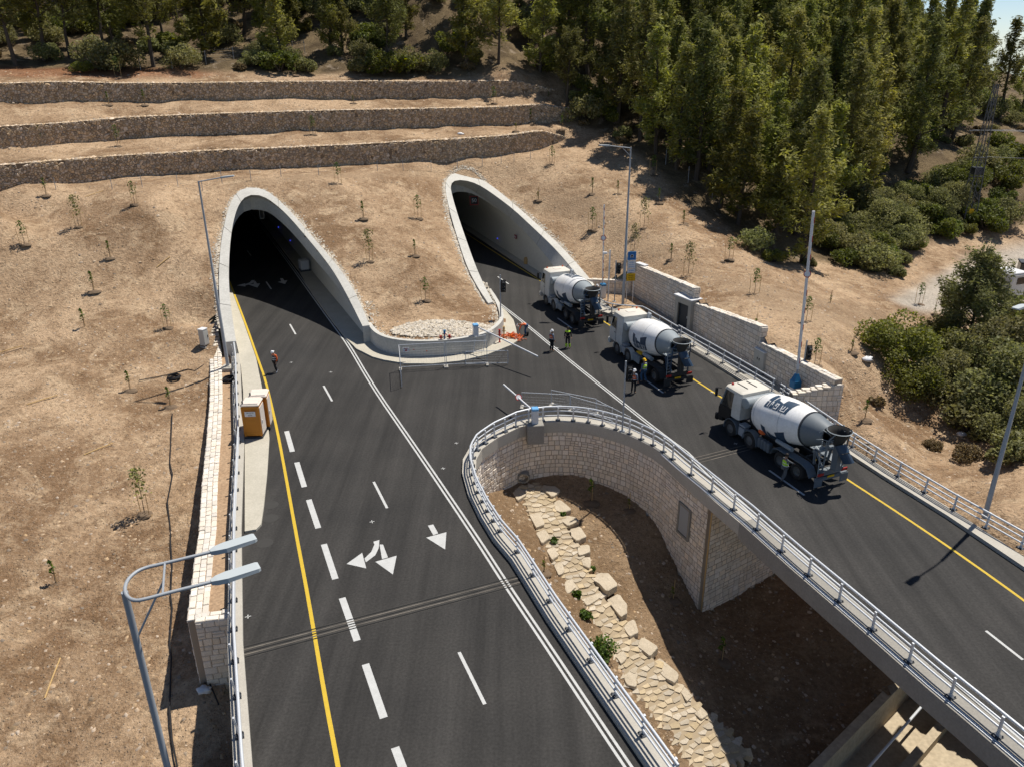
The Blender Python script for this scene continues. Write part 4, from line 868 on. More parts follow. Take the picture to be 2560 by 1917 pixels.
# ------------------------------------------------------------------ lamps
def lum(b, p, d, L=1.0, w=.34):        # flat luminaire starting at p along direction d
    d = V(*d).normalized(); n = V(-d.y, d.x, 0).normalized(); u = n.cross(d)*-1
    prof = [(0, .06, .05), (.12, .12, .06), (.32, w/2, .055), (.95, w/2*.98, .04), (1, w/2*.85, .03)]; vs = []
    for t, hw, th in prof: vs += [p+d*L*t+n*hw-u*th, p+d*L*t-n*hw-u*th, p+d*L*t-n*hw*.9+u*th, p+d*L*t+n*hw*.9+u*th]
    fs = [(i*4+k, i*4+(k+1) % 4, i*4+4+(k+1) % 4, i*4+4+k) for i in range(4) for k in range(4)]+[(3, 2, 1, 0), (16, 17, 18, 19)]; b.add(vs, fs)
MT['lumgrey'] = mat('luminaire_grey', (.42, .455, .46), .5, spec=.4)
def lamp(label, base, top, arms, r0=.12, r1=.06, foot=True, heads=(), brace=None, ring=True):
    th = thing('street_lamp', label, 'street lamp', tuple(base), group='tall street lamps')
    b = MB(); b.tube([base, base.lerp(top, .45), base.lerp(top, .45)+V(0, 0, .02), top], [r0, r0*.8, r0*.72, r1], 12); part(b, 'pole', MT['steel_grey'], th, smooth=50)
    if foot: b = MB(); b.bbox(base+V(0, 0, -.15), (.9, .9, .5), .04); b.box(base+V(0, 0, .12), (.42, .42, .04)); part(b, 'footing', MT['concrete'], th)
    for a in arms: b = MB(); b.tube(a, .042, 8); part(b, 'arm', MT['steel_grey'], th, smooth=50)
    for p, d, L in heads: b = MB(); lum(b, p, d, L); part(b, 'luminaire', MT['lumgrey'], th)
    if brace: b = MB(); [b.tube(q, .026, 6) for q in brace]; part(b, 'brace', MT['steel_grey'], th)
    return th
ZT = 12.0; f7 = lambda x, y: G(x*.4106, 1237+y*.4106, ZT)
tp = f7(757, 585); bs = V(tp.x, tp.y, -4.2)
U = smooth_path([f7(*q) for q in ((1285, 345), (1000, 415), (860, 445), (785, 500), (757, 560), (768, 615), (820, 645), (900, 628), (1000, 600), (1290, 527))], 2)
ddir = f7(1535, 262)-f7(1285, 345)
lamp('double headed street lamp standing in the foreground left of the road', bs, tp-V(0, 0, .02), [U], .115, .075, True, [(U[0]-ddir*.02, ddir, 1.08), (U[-1]-ddir*.02, f7(1553, 440)-f7(1290, 527), 1.08)], [[f7(1003, 418), f7(990, 600)], [f7(996, 520), V(tp.x, tp.y, ZT-1.35)]])
B = V(-21.87, 56.55, .25); T = V(B.x, B.y, 14.3); h2 = T+V(2.6, .35, .35)
lamp('tall street lamp beside the left tunnel collar with its arm reaching right', B, T, [[T-V(0, 0, .05), T+V(1.6, .2, .2)]], .13, .06, True, [(T+V(1.5, .2, .2), (1, .15, .1), .95)])
B = G(1557, 762, .2); T = V(B.x, B.y, 14.6)
lamp('tall street lamp in the yard with its arm reaching left over the trucks', B, T, [[T-V(0, 0, .08), T+V(-1.9, .15, .12)]], .14, .07, False, [(T+V(-1.8, .15, .12), (-1, .1, .05), .95)], [[T+V(0, 0, -.75), T+V(-.75, .05, -.02)]])
B = V(24.75, 35.3, .0); T = V(B.x, B.y, 11.4)
lamp('street lamp at the right edge outside the bridge railing', B, T, [[T-V(0, 0, .05), T+V(-.4, -.3, .35), T+V(-1.5, -1.05, .55)]], .13, .075, False, [(T+V(-1.45, -1.0, .55), (-.8, -.58, .03), 1.0)])
# ------------------------------------------------------------------ barriers, signals, signs
def vpost(u, v, z): p = G(u, v, z); return p
def arm(b, a, c, r=.055, n=9):
    d = c-a; m = 0
    for i in range(n):
        b.mi = i % 2 if n > 1 else 0; b.tube([a+d*(i/n), a+d*((i+1)/n)], r, 8, cap=True)
def disc(th, p, nrm, r=.25):
    M = Matrix.Translation(p) @ nrm.to_track_quat('Z', 'Y').to_matrix().to_4x4(); b = MB(); b.lathe([(0, -.015), (r, -.015), (r, .015), (r*.78, .016)], M, 20); b.mi = 1; b.lathe([(r*.78, .017), (0, .017)], M, 20); part(b, 'round_sign', [MT['red'], MT['white']], th)
def barrier(label, base, ztop_, a, c, cap, dsc=None, bsz=(.42, .42), rz=0.3, n=12, base_block=None, tri=False):
    th = thing('boom_barrier', label, 'barrier', tuple(base), group='boom barriers'); hh = ztop_-base.z
    b = MB(); b.bbox(base+V(0, 0, hh*.45), (bsz[0], bsz[1], hh*.9), .03, rz); part(b, 'housing', MT['white'], th)
    b = MB(); b.bbox(base+V(0, 0, hh*.96), (bsz[0]*1.06, bsz[1]*1.06, hh*.14), .04, rz)
    if tri:
        b = MB(); b.box(base+V(0, 0, hh*.95), (bsz[0]*1.05, bsz[1]*1.05, hh*.5), rz); b.box(base+V(0, 0, hh*1.45), (bsz[0]*.9, bsz[1]*.9, hh*.55), M=Matrix.Identity(4), taper=.35) if 0 else b.box((base.x, base.y, base.z+hh*1.45), (bsz[0]*.95, bsz[1]*.95, hh*.5), rz, taper=.4)
    part(b, 'cap', cap, th)
    b = MB(); arm(b, a, c, .1 if tri else .06, 1); bo = part(b, 'boom', MT['white'], th); d = (c-a).normalized(); sd = d.cross(V(0, 1, 0)).normalized()*-1
    if n > 1:
        b = MB(); L = (c-a).length
        for i in range(9): q = a+d*(L*(i+.35)/9); b.tube([q+V(.03, -.02, 0)*(2 if tri else 1), q+V(.03, -.02, 0)*(2 if tri else 1)+d*L*.035], .05 if tri else .042, 6)
        part(b, 'red_stripes', MT['red'], th)
    b = MB(); b.tube([a-d*.35, a], .07, 8); part(b, 'counterweight', MT['steel_grey'], th)
    if dsc: disc(th, a.lerp(c, dsc[0])+V(*dsc[1]).normalized()*.07, V(*dsc[1]), dsc[2])
    if base_block: b = MB(); b.bbox(base_block[0], base_block[1], .03, base_block[2]); part(b, 'concrete_block', MT['concrete_dark'], th)
B = G(1189.4, 842, 1.3); arm0 = V(B.x+.2, B.y-.1, 2.15); barrier('lowered boom barrier standing on the island with its white arm across the junction', B, 2.35, arm0, G(1344.8, 891.4, 1.5), MT['lightblue'], None, n=1)
B = V(1.42, 46.55, .2); tipv = G(1259, 961.3, 1.45); a0 = G(1327, 1021, 1.15); barrier('half raised boom barrier on a concrete block at the head of the ravine', B+V(.05, -.3, 0), 1.42, a0, tipv, MT['lightblue'], (.45, (.3, -.7, .5), .22), rz=.12, n=1, base_block=(B+V(.05, -.35, -.5), (1.1, .85, 1.36), .12))
B = G(1984, 990, .15); a0 = V(B.x, B.y, 2.2); d = ray(2034, 528.3); k = a0.xy.length/math.hypot(d[0], d[1]); tip = V(d[0]*k, d[1]*k, H+d[2]*k); barrier('raised boom barrier with a blue housing by the near corner of the stone yard', B, 1.15, a0, tip, MT['blue'], (.62, (-.3, -1, .3), .24), (.55, .5), rz=.35, n=17, tri=True)
B = G(1506.5, 745, .15); a0 = V(B.x-.05, B.y, 1.7); d = ray(1510.5, 512); k = a0.xy.length/math.hypot(d[0], d[1]); tip = V(d[0]*k, d[1]*k, H+d[2]*k); barrier('raised boom barrier with a white housing beside the first mixer truck', B, 1.55, a0, tip, MT['blue'], (.58, (-.3, -1, .3), .26), (.5, .5), n=17)
def signal(label, base, ztop_, hz, dr=(.14, .0), faces=(0, -1)):
    th = thing('traffic_light', label, 'traffic light', tuple(base), group='traffic lights')
    b = MB(); b.tube([base, V(base.x, base.y, ztop_)], .055, 10); b.box(base+V(0, 0, .02), (.3, .3, .04)); part(b, 'pole', MT['steel_grey'], th, smooth=50)
    c = V(base.x+dr[0], base.y+dr[1], hz); b = MB(); b.bbox(c, (.3, .22, .98), .03); b.box(c+V(0, .12, 0), (.42, .02, 1.1)); part(b, 'signal_head', MT['black'], th)
    for k in (-1, 0, 1):
        M = Matrix.Translation(c+V(0, -.11, k*.31)) @ Matrix.Rotation(math.pi/2, 4, 'X'); b = MB(); b.lathe([(0, .0), (.11, .01)], M, 16); part(b, 'lens', MT['glass'], th)
        b = MB(); b.lathe([(.12, 0), (.125, .2)], M, 16, a0=-.2, a1=math.pi+.2); part(b, 'visor', MT['steel_dark'], th)
B = G(1251.6, 793.7, 1.35); signal('traffic light on the island corner facing the junction', B, 5.1, 4.1, (.26, -.05))
B = G(1535.7, 754.6, .15); signal('traffic light in the yard beside the lamp post and blue sign', B, 4.2, 3.4, (.28, 0))
B = G(1555.5, 1077, .2); signal('traffic light on the ravine railing beside the second mixer truck', B, 5.0, 4.05, (.3, .1))
B = G(1999.8, 972.8, .2); signal('traffic light behind the raised barrier in the near corner of the stone yard', B, 3.9, 2.9, (.3, .05))
th = thing('camera_post', 'slim steel post with a small white camera box beside the far barrier', 'camera post', tuple(G(1519.8, 753.3, .15))); B = G(1519.8, 753.3, .15)
b = MB(); b.tube([B, B+V(0, 0, 5.0)], .07, 10); part(b, 'post', MT['steel'], th, smooth=50); b = MB(); b.bbox(B+V(-.5, -.1, 4.75), (.42, .22, .2), .03); b.box(B+V(-.2, -.05, 4.72), (.3, .05, .05)); part(b, 'camera', MT['white'], th)
# ---- lettering
def text_mesh(s, size, m, parent, M, name='lettering', sx=1, sp=1.0):
    cu = bpy.data.curves.new('t', 'FONT'); cu.body = s; cu.size = size; cu.align_x = 'CENTER'; cu.align_y = 'CENTER'; cu.extrude = .002; cu.space_character = sp; cu.resolution_u = 3
    o = bpy.data.objects.new('t', cu); COL.objects.link(o); dg = bpy.context.evaluated_depsgraph_get(); me = bpy.data.meshes.new_from_object(o.evaluated_get(dg)); bpy.data.objects.remove(o)
    me.transform(M @ Matrix.Scale(sx, 4, (1, 0, 0))); me.materials.clear(); me.materials.append(m); me.name = name
    return link(bpy.data.objects.new(name, me), parent)
def facing(p, nrm):     # matrix whose local x is right, y up, z towards the viewer side nrm
    n = V(*nrm).normalized(); x = V(0, 0, 1).cross(n).normalized(); y = n.cross(x); return Matrix(((x.x, y.x, n.x, p.x), (x.y, y.y, n.y, p.y), (x.z, y.z, n.z, p.z), (0, 0, 0, 1)))
def local(th, M): return Matrix.Translation(-th.location) @ M
P1, P2 = G(1581, 756, .15), G(1565.8, 758.5, .15); P2 = V(P1.x-.62, P1.y-.12, .15); mid = P1.lerp(P2, .5)
th = thing('road_sign', 'blue, white and yellow tunnel sign stack on two posts in the yard', 'road sign', tuple(mid))
for p in (P1, P2): b = MB(); b.tube([p, p+V(0, 0, 4.9)], .04, 8); part(b, 'post', MT['steel'], th, smooth=50)
nrm = V(.18, -1, 0); fm = lambda z: facing(mid+V(0, 0, z)+nrm.normalized()*.06, nrm)
def plate(name, z, w, h, m, m2): b = MB(); b.box((0, 0, 0), (w, h, .03), M=fm(z)); b.mi = 1; b.box((0, 0, .017), (w-.08, h-.08, .006), M=fm(z)); return part(b, name, [m2, m], th)
pl = plate('tunnel_plate', 4.55, .82, .82, MT['signblue'], MT['lightblue'])
b = MB(); b.prism([(.16*math.cos(a), .16*math.sin(a)-.02) for a in [math.pi*k/10 for k in range(11)]]+[(-.16, -.17), (.16, -.17)], .021, .024); ar = b; b2 = MB(); b2.add([fm(4.55) @ Vector(v) for v in b.v], b.f); part(b2, 'tunnel_symbol', MT['white'], th)
b = MB(); b.prism([(.125*math.cos(a), .125*math.sin(a)-.02) for a in [math.pi*k/10 for k in range(11)]]+[(-.125, -.17), (.125, -.17)], .025, .028); b2 = MB(); b2.add([fm(4.55) @ Vector(v) for v in b.v], b.f); part(b2, 'tunnel_symbol', MT['black'], th)
b2 = MB(); b2.add([fm(4.55) @ Vector((.05*math.cos(k*.628), .05*math.sin(k*.628)-.1, .03)) for k in range(10)], [tuple(range(10))]); part(b2, 'tunnel_symbol', MT['white'], th)
plate('white_plate', 3.72, .8, .74, MT['white'], MT['steel_grey']); plate('white_plate', 3.12, .8, .38, MT['white'], MT['steel_grey']); plate('yellow_plate', 2.5, .86, .72, MT['yellow'], MT['yellow'])
def squiggles(z, m, n, w):       # the sign's small, unreadable lines of script
    b = MB(); x = -w/2
    for k in range(n):
        ww = w/n*.62; b.box((x+ww/2, .035, .022), (ww, .022, .003), M=fm(z)); b.box((x+ww-.012, 0, .022), (.024, .085, .003), M=fm(z))
        if k % 3 == 1: b.box((x+.012, -.01, .022), (.022, .06, .003), M=fm(z))
        x += w/n*(1.0 if k != n//2 else 1.0)
    part(b, 'sign_script', m, th)
for z, n, w in ((3.9, 6, .5), (3.7, 6, .56), (3.5, 7, .6), (3.12, 7, .55)): squiggles(z, MT['signblue'], n, w)
for z, n, w in ((2.66, 6, .5), (2.48, 7, .55), (2.3, 6, .45)): squiggles(z, MT['black'], n, w)
# tunnel fittings
def ray_plane_t(u, v, fr, t):
    p, n = (LFp, LFn) if fr is LT else (RFp, RFn); r = V(*ray(u, v)); k = (t+p.dot(n))/(r.x*n.x+r.y*n.y); return V(r.x*k, r.y*k, H+r.z*k)
c = RT(24.5, 2.2, 5.6); d = ray(1185, 502); k = 96/d[1]; c = V(d[0]*k, d[1]*k, H+d[2]*k)
th = thing('speed_sign', 'red framed 50 speed sign hanging in the right tunnel mouth', 'speed sign', tuple(c)); n50 = V(.25, -1, .05)
b = MB(); b.box((0, 0, 0), (1.05, 1.05, .1), M=facing(c, n50)); b.mi = 1; b.box((0, 0, .06), (.9, .9, .03), M=facing(c, n50)); part(b, 'panel', [MT['red'], MT['black']], th)
text_mesh('50', .62, MT['white'], th, local(th, facing(c, n50) @ Matrix.Translation((0, 0, .085))))
b = MB(); b.tube([c+V(-.55, 0, .5), c+V(-.6, .1, 1.6)], .03, 6); b.tube([c+V(.5, 0, .5), c+V(.5, .1, 1.6)], .03, 6); part(b, 'hanger', MT['steel_grey'], th)
d = ray(654, 534); k = 87/d[1]; c = V(d[0]*k, d[1]*k, H+d[2]*k)
th = thing('lane_signal', 'white framed lane signal hanging in the left tunnel mouth', 'lane signal', tuple(c)); b = MB(); M_ = facing(c, (.3, -1, 0))
for q, s in (((-.22, 0, 0), (.04, 1.1, .05)), ((.22, 0, 0), (.04, 1.1, .05)), ((0, .55, 0), (.48, .04, .05)), ((0, -.55, 0), (.48, .04, .05))): b.box(q, s, M=M_)
part(b, 'frame', MT['white'], th); b = MB(); b.box((0, 0, -.03), (.42, 1.06, .05), M=M_); part(b, 'panel', MT['black'], th)
MT['bluelight'] = mat('blue_lamp', (.02, .03, .6)); bs_ = MT['bluelight'].node_tree.nodes['Principled BSDF']; bs_.inputs['Emission Color'].default_value = (.05, .08, 1, 1); bs_.inputs['Emission Strength'].default_value = .7
for u, v, fr, t, lb in ((696, 568.5, LT, 1.4, 'blue emergency light deeper on the left tunnel wall'), (725.5, 602, LT, 1.4, 'blue emergency light nearer on the left tunnel wall'), (1243.4, 596.6, RT, 7.6, 'blue emergency light on the right tunnel wall')):
    p = ray_plane_t(u, v, fr, t); b = MB(); b.sphere(p, .075, 8, 6); b.build('emergency_light', MT['bluelight'], label=lb, cat='light')
p = ray_plane_t(1288.5, 592.6, RT, 7.55); b = MB(); M_ = facing(p, -RFn); b.box((0, 0, 0), (.62, .42, .05), M=M_); b.mi = 1
for x in (-.17, 0, .17): b.box((x, 0, .03), (.11, .2, .01), M=M_)
b.build('wall_sign', [MT['red'], MT['white']], label='small red plate with white marks on the right tunnel wall', cat='sign')
p = G(1315, 660, .14); b = MB(); b.lathe([(0, 0), (.24, 0), (.25, .3), (.27, .32), (.25, .6), (.2, .62), (.2, .72), (.1, .75), (0, .75)], Matrix.Translation(p), 14); b.build('bin', MT['wood'], label='brown bin on the walkway of the right tunnel', cat='bin')
# ------------------------------------------------------------------ cabinets, kiosk, toilets
def cabinet(label, c, size, rz, plinth=True, doors=2):
    th = thing('electrical_cabinet', label, 'cabinet', tuple(c), rz); b = MB()
    b.bbox((0, 0, size[2]/2+.12), (size[0], size[1], size[2]-.24), .02); b.build('body', MT['cabinet'], th)
    b = MB(); b.bbox((0, 0, size[2]+.02), (size[0]*1.06, size[1]*1.08, .08), .02); b.build('lid', MT['white'], th)
    b = MB(); b.box((0, 0, .06), (size[0]*1.02, size[1]*1.02, .14)); b.build('plinth', MT['concrete'], th)
    for k in range(doors):
        w = size[0]/doors; x = -size[0]/2+w*(k+.5); b = MB(); b.box((x, -size[1]/2-.006, size[2]/2+.1), (w*.92, .02, size[2]*.72)); d = b.build('door', MT['cabinet'], th)
        b = MB(); b.bbox((x+(w*.3 if k == 0 else -w*.3), -size[1]/2-.03, size[2]*.6), (.05, .05, .2), .01); b.build('handle', MT['black'], d)
    return th
yd = math.atan2(RWB.y-RWA.y, RWB.x-RWA.x)      # wall direction
q = [G(u, v, 1.75) for u, v in ((1888.8, 871.8), (1901, 869.4), (1926.4, 879.4), (1914, 882.3))]; c = sum(q, Vector())/4
cabinet('grey two door cabinet against the stone wall in the yard', V(c.x, c.y, .1), (1.25, .6, 1.65), yd, doors=2)
c = hit(513, 866); cabinet('narrow white cabinet on the dirt left of the stone wall', V(c.x, c.y, c.z-.1), (.55, .5, 1.55), 1.2, doors=1)
c = G(1598, 664, 3.3); cabinet('long white box behind the top of the stone wall by the blue sign', V(c.x+.3, c.y+.3, 2.6), (1.3, .5, .75), yd+.2, doors=2)
q = [G(u, v, 2.8) for u, v in ((1684.6, 736), (1713.4, 732), (1756.5, 748.5), (1727.7, 754.7))]; c = sum(q, Vector())/4; ang = math.atan2(q[2].y-q[1].y, q[2].x-q[1].x); W = ((q[2]-q[1]).length+(q[3]-q[0]).length)/2; D = ((q[1]-q[0]).length+(q[3]-q[2]).length)/2
th = thing('equipment_kiosk', 'grey concrete kiosk with a flat roof built against the stone wall', 'kiosk', (c.x, c.y, .1), ang); W, D = min(W, 3.0), min(D, 2.2)
b = MB(); b.bbox((0, 0, 2.72), (W, D, .12), .02); b.build('roof', MT['white'], th)
b = MB(); w, d, t = W-.25, D-.25, .12
b.box((0, d/2-t/2, 1.33), (w, t, 2.66)); b.box((-w/2+t/2, -t/2, 1.33), (t, d-t, 2.66)); b.box((w/2-t/2, -t/2, 1.33), (t, d-t, 2.66)); b.box((0, -d/2+t/2, 2.4), (w-2*t, t, .52)); b.box((-w/2+t+.12, -d/2+t/2, 1.07), (.24, t, 2.14)); b.box((w/2-t-.12, -d/2+t/2, 1.07), (.24, t, 2.14)); b.build('walls', MT['concrete'], th)
b = MB(); b.box((0, -d/2+.25, 1.05), (w-.75, .06, 2.05)); dd = b.build('door', MT['steel_dark'], th); b = MB(); b.box((w*.2, -d/2+.2, 1.0), (.04, .06, .2)); b.build('handle', MT['steel'], dd)
def toilet(label, c, rz, lt=True):
    th = thing('portable_toilet', label, 'portable toilet', tuple(c), rz, group='portable toilets'); w, d, h = 1.1, 1.1, 2.15
    b = MB(); b.bbox((0, 0, h/2+.12), (w, d, h-.1), .04)
    for x in (-w/2+.05, w/2-.05): b.box((x, -d/2-.012, h/2+.1), (.1, .03, h-.15))
    for k in range(5): b.box((0, -d/2-.008, h*.86+k*.045), (w*.66, .02, .02))
    for z in (.45, .95, 1.3): b.box((0, -d/2-.004, z), (w*.7, .012, .03))
    b.build('cabin', MT['orange'], th); b = MB(); b.box((0, 0, .06), (w*1.03, d*1.03, .12)); b.build('base', MT['steel_dark'], th)
    b = MB(); b.bbox((0, 0, h+.13), (w*1.05, d*1.05, .14), .05); b.bbox((0, 0, h+.22), (w*.92, d*.92, .08), .03); b.box((0, 0, h+.255), (.05, d*.9, .02)); b.box((0, 0, h+.255), (w*.9, .03, .018)); b.build('roof', MT['cream'], th)
    b = MB(); b.box((w/2+.015, 0, h/2+.1), (.03, d*.82, h*.86)); dr = b.build('door', MT['cream'], th)
    b = MB(); b.bbox((w/2+.05, -.28, 1.1), (.05, .06, .22), .01); b.build('handle', MT['white'], dr)
    b = MB(); b.tube([(-w/2+.12, -d/2+.1, h+.1), (-w/2+.12, -d/2+.1, h+.42)], .05, 10); b.build('vent_pipe', MT['steel_dark'], th)
    if lt:
        b = MB(); b.box((-.02, -d/2-.02, 1.72), (.66, .015, .34)); pl = b.build('label_plate', MT['white'], th)
        M = Matrix.Translation((-.02, -d/2-.035, 1.8)) @ Matrix.Rotation(math.pi/2, 4, 'X')
        text_mesh('שירותים ניידים'[::-1], .085, MT['black'], pl, M, sx=.9); text_mesh('6276', .13, MT['black'], pl, Matrix.Translation((-.02, -d/2-.035, 1.64)) @ Matrix.Rotation(math.pi/2, 4, 'X'))
pA, pB = G(615.4, 1096, .12), G(655, 1095, .12); dv = (pB-pA); rz = math.atan2(dv.y, dv.x); cc = pA.lerp(pB, .5)+V(-math.sin(rz), math.cos(rz), 0)*.55
toilet('nearer orange portable toilet with a white plate on its back', cc, rz); rz2 = rz+.08; cc2 = cc+V(-math.sin(rz), math.cos(rz), 0)*1.28+V(math.cos(rz), math.sin(rz), 0)*.12
toilet('further orange portable toilet half hidden behind the first', cc2, rz2, False)
# IBC tote in the left tunnel
c = G(762, 676, .12); th = thing('liquid_tote', 'white caged liquid tote on the left tunnel walkway', 'tote', tuple(c), .42); b = MB(); b.bbox((0, 0, .66), (.92, 1.1, .98), .08); b.build('tank', MT['white'], th)
b = MB()
for k in range(6):
    x = -.5+k*.2
    for sy in (-.6, .6): b.tube([(x, sy, .15), (x, sy, 1.18)], .014, 5)
    for sx in (-.5, .5): b.tube([(sx, -.6+k*.24, .15), (sx, -.6+k*.24, 1.18)], .014, 5)
    z = .18+k*.2; b.tube([(-.5, -.6, z), (.5, -.6, z), (.5, .6, z), (-.5, .6, z), (-.5, -.6, z)], .014, 5)
b.build('cage', MT['steel'], th); b = MB(); b.box((0, 0, .07), (1.05, 1.22, .14)); b.build('pallet', MT['steel_dark'], th)
# ------------------------------------------------------------------ temporary fence panels
def panel(label, a, c, h, feet=True, tilt=V(0, 0, 0), mesh=.2):
    th = thing('fence_panel', label, 'fence panel', tuple(a), group='temporary mesh fence panels'); up = V(0, 0, h)+tilt; a = a+V(0, 0, .08); c = c+V(0, 0, .08)
    b = MB(); b.tube([a, a+up], .024, 6); b.tube([c, c+up], .024, 6); b.tube([a+up, c+up], .022, 6); b.tube([a+up*.08, c+up*.08], .02, 6); part(b, 'frame', MT['steel'], th)
    b = MB(); L = (c-a).length; n = int(L/mesh)
    for i in range(1, n): q = a.lerp(c, i/n); b.tube([q+up*.08, q+up], .0035, 3, cap=False)
    for i in range(1, int(h/mesh)): b.tube([a+up*(i*mesh/h), c+up*(i*mesh/h)], .0035, 3, cap=False)
    part(b, 'wire_mesh', MT['steel_grey'], th)
    if feet:
        for q in (a, c): b = MB(); d = (c-a).normalized(); n_ = V(-d.y, d.x, 0); b.bbox(q+V(0, 0, -.01), (.22, .62, .13), .03, math.atan2(d.y, d.x)); part(b, 'foot', MT['concrete'], th)
gA, gB, gC = G(1001, 925), G(1113, 918), G(1218, 913)
panel('mesh fence panel left of the pair in front of the island wall', gA, gB, 1.95); panel('mesh fence panel right of the pair in front of the island wall', gB+V(.12, 0, 0), gC, 1.95)
panel('mesh fence panel turned towards the viewer at the left end', gA, G(1005, 969), 1.95, False); panel('low mesh fence panel on the asphalt under the lowered barrier arm', G(1165, 915), G(1270, 912), 1.1, False)
panel('mesh panel leaning against the curved island wall', G(1183, 886, .12), G(1208, 881, .12), 1.3, False, V(.2, .3, 0))
panel('low mesh panel beside the half raised barrier arm', G(1304.6, 1020), G(1424, 1026), 1.1); panel('low mesh panel behind the others near the ravine railing', G(1378, 1014), G(1489, 1037), 1.1); panel('low mesh panel close to the traffic light on the ravine railing', G(1426, 1026), G(1530, 1056), 1.0, False); panel('last low mesh panel along the ravine railing towards the trucks', G(1491, 1038), G(1574, 1082), 1.05, False)
c = G(1016, 884, .7); b = MB(); M_ = facing(V(c.x, c.y-.1, 1.05), (.1, -1, 0)); b.box((0, 0, 0), (.5, .36, .02), M=M_); b.mi = 1; b.box((0, .1, .012), (.34, .05, .004), M=M_); b.box((0, -.05, .012), (.16, .12, .004), M=M_); b.build('notice_board', [MT['white'], MT['red']], label='small white notice with red marks on the fence panel', cat='notice')
# hydrants, net, coils, stakes
def hydrant(label, p, h, m1, m2):
    th = thing('hydrant', label, 'hydrant', tuple(p), group='hydrants by the island'); b = MB(); b.lathe([(.1, 0), (.1, .04), (.06, .05), (.06, h*.7), (.09, h*.72), (.09, h*.9), (.04, h), (0, h)], None, 12); b.build('body', m1, th, smooth=40)
    b = MB(); b.tube([(-.16, 0, h*.62), (.16, 0, h*.62)], .045, 8); b.tube([(0, -.14, h*.5), (0, .02, h*.5)], .05, 8); b.build('outlet', m2, th)
    b = MB(); b.lathe([(.03, 0), (.12, .01), (.12, .03), (.03, .04)], Matrix.Translation((0, 0, h)), 10); b.build('valve_wheel', m1, th)
hydrant('red double hydrant against the front of the island wall', G(1036, 889.5, .12), 1.15, MT['red'], MT['red']); hydrant('blue and orange hydrant against the front of the island wall', G(1068, 890, .12), .95, MT['blue'], MT['hiorange'])
hydrant('red hydrant at the right end of the island wall', G(1249, 856, .12), 1.1, MT['red'], MT['red']); hydrant('brown standpipe at the right end of the island wall', G(1260, 845, .12), 1.0, MT['wood'], MT['wood'])
hydrant('small red valve left in the island gravel', G(1102.6, 851, 1.35), .35, MT['red'], MT['red']); hydrant('blue topped valve in the island gravel', G(1112, 849, 1.35), .75, MT['blue'], MT['red']); hydrant('small red valve right in the island gravel', G(1124, 849, 1.35), .35, MT['red'], MT['red'])
b = MB(); c = G(1281, 845, .05); 
for k in range(90):
    a = R_.uniform(0, 6.28); r = math.sqrt(R_.random()); p = c+V(r*1.05*math.cos(a), r*.55*math.sin(a)-.25*r*math.cos(a), .32*(1-r*r)); q = [p]
    for _ in range(5): q.append(q[-1]+V(R_.uniform(-.2, .2), R_.uniform(-.16, .16), R_.uniform(-.05, .05))); q[-1].z = max(.03, q[-1].z)
    b.tube(q, .028, 4)
b.build('net_pile', MT['net'], label='heap of orange plastic netting at the end of the island wall', cat='netting')
b = MB(); p = G(1319, 839, .0); b.lathe([(0, -.1), (.14, -.1), (.22, -.07), (.22, .07), (.14, .1), (0, .1)], Matrix.Translation(p+V(0, 0, .23)) @ Matrix.Rotation(math.pi/2, 4, 'Y'), 16); b.build('black_bucket', MT['black'], label='black round drum beside the bending worker', cat='drum')
def coil(label, c, R, n=6):
    b = MB()
    for k in range(n):
        rr = R*(.72+.28*R_.random()); z = .05+.045*k; b.tube([(c.x+rr*math.cos(a*.2618)*(1+R_.uniform(-.02, .02)), c.y+rr*math.sin(a*.2618), c.z+z+R_.uniform(-.015, .015)) for a in range(24)], .042, 6, closed=True)
    b.build('cable_coil', MT['cable'], label=label, cat='cable coil', group='coils of black cable', smooth=50)
coil('black cable coil on the orange dirt strip below the left lamp', G(574.4, 952, .04), .48); coil('black cable coil lying on the open dirt left of the wall', hit(436, 948), .5); coil('black cable coil on the dirt beside the first mixer truck', hit(1491, 706), .55, 4)
hose = [(431, 1037), (425, 1160), (432, 1190), (419, 1258), (427, 1330), (427, 1360), (431, 1417), (427, 1491), (431, 1524), (425, 1606), (429, 1648), (425, 1771), (431, 1853), (443, 1914), (447, 1960)]
b = MB(); b.tube([hit(u, v)+V(0, 0, .1) for u, v in hose], .04, 6); b.build('black_hose', MT['cable'], label='long black hose running down the dirt left of the stone wall', cat='hose', smooth=50)
b = MB(); b.tube([hit(u, v)+V(0, 0, .1) for u, v in ((348, 954), (395, 945), (428, 938), (470, 926), (488, 930), (510, 915))], .035, 6); b.build('black_hose', MT['cable'], label='short black hose beside the coil on the dirt', cat='hose')
for lb, a, c in (('bamboo stake lying at the left edge of the dirt', (0, 884), (57, 868)), ('bamboo stake lying on the dirt below the left edge stake', (68, 1013), (144, 991)), ('bamboo stake lying in the middle of the left dirt', (211, 1139), (283, 1110)), ('bamboo stake lying high on the dirt left of the tunnel', (392, 671), (425, 645)), ('bamboo stake lying below the lowest gabion terrace', (213, 495), (259, 480)), ('bamboo stake lying by the damp patch in the bottom left corner', (113, 1748), (152, 1648)), ('bamboo stake lying on the dirt at the right by the bush', (2170, 845), (2195, 843)), ('dark pipe leaning at the foot of the stone wall end', (516, 1690), (548, 1765))):
    p, q = hit(*a)+V(0, 0, .08), hit(*c)+V(0, 0, .1); b = MB(); b.tube([p, p.lerp(q, .5)+V(0, 0, .02), q], .035, 6); b.build('stake', MT['cable'] if 'pipe' in lb else MT['wood'], label=lb, cat='stake')
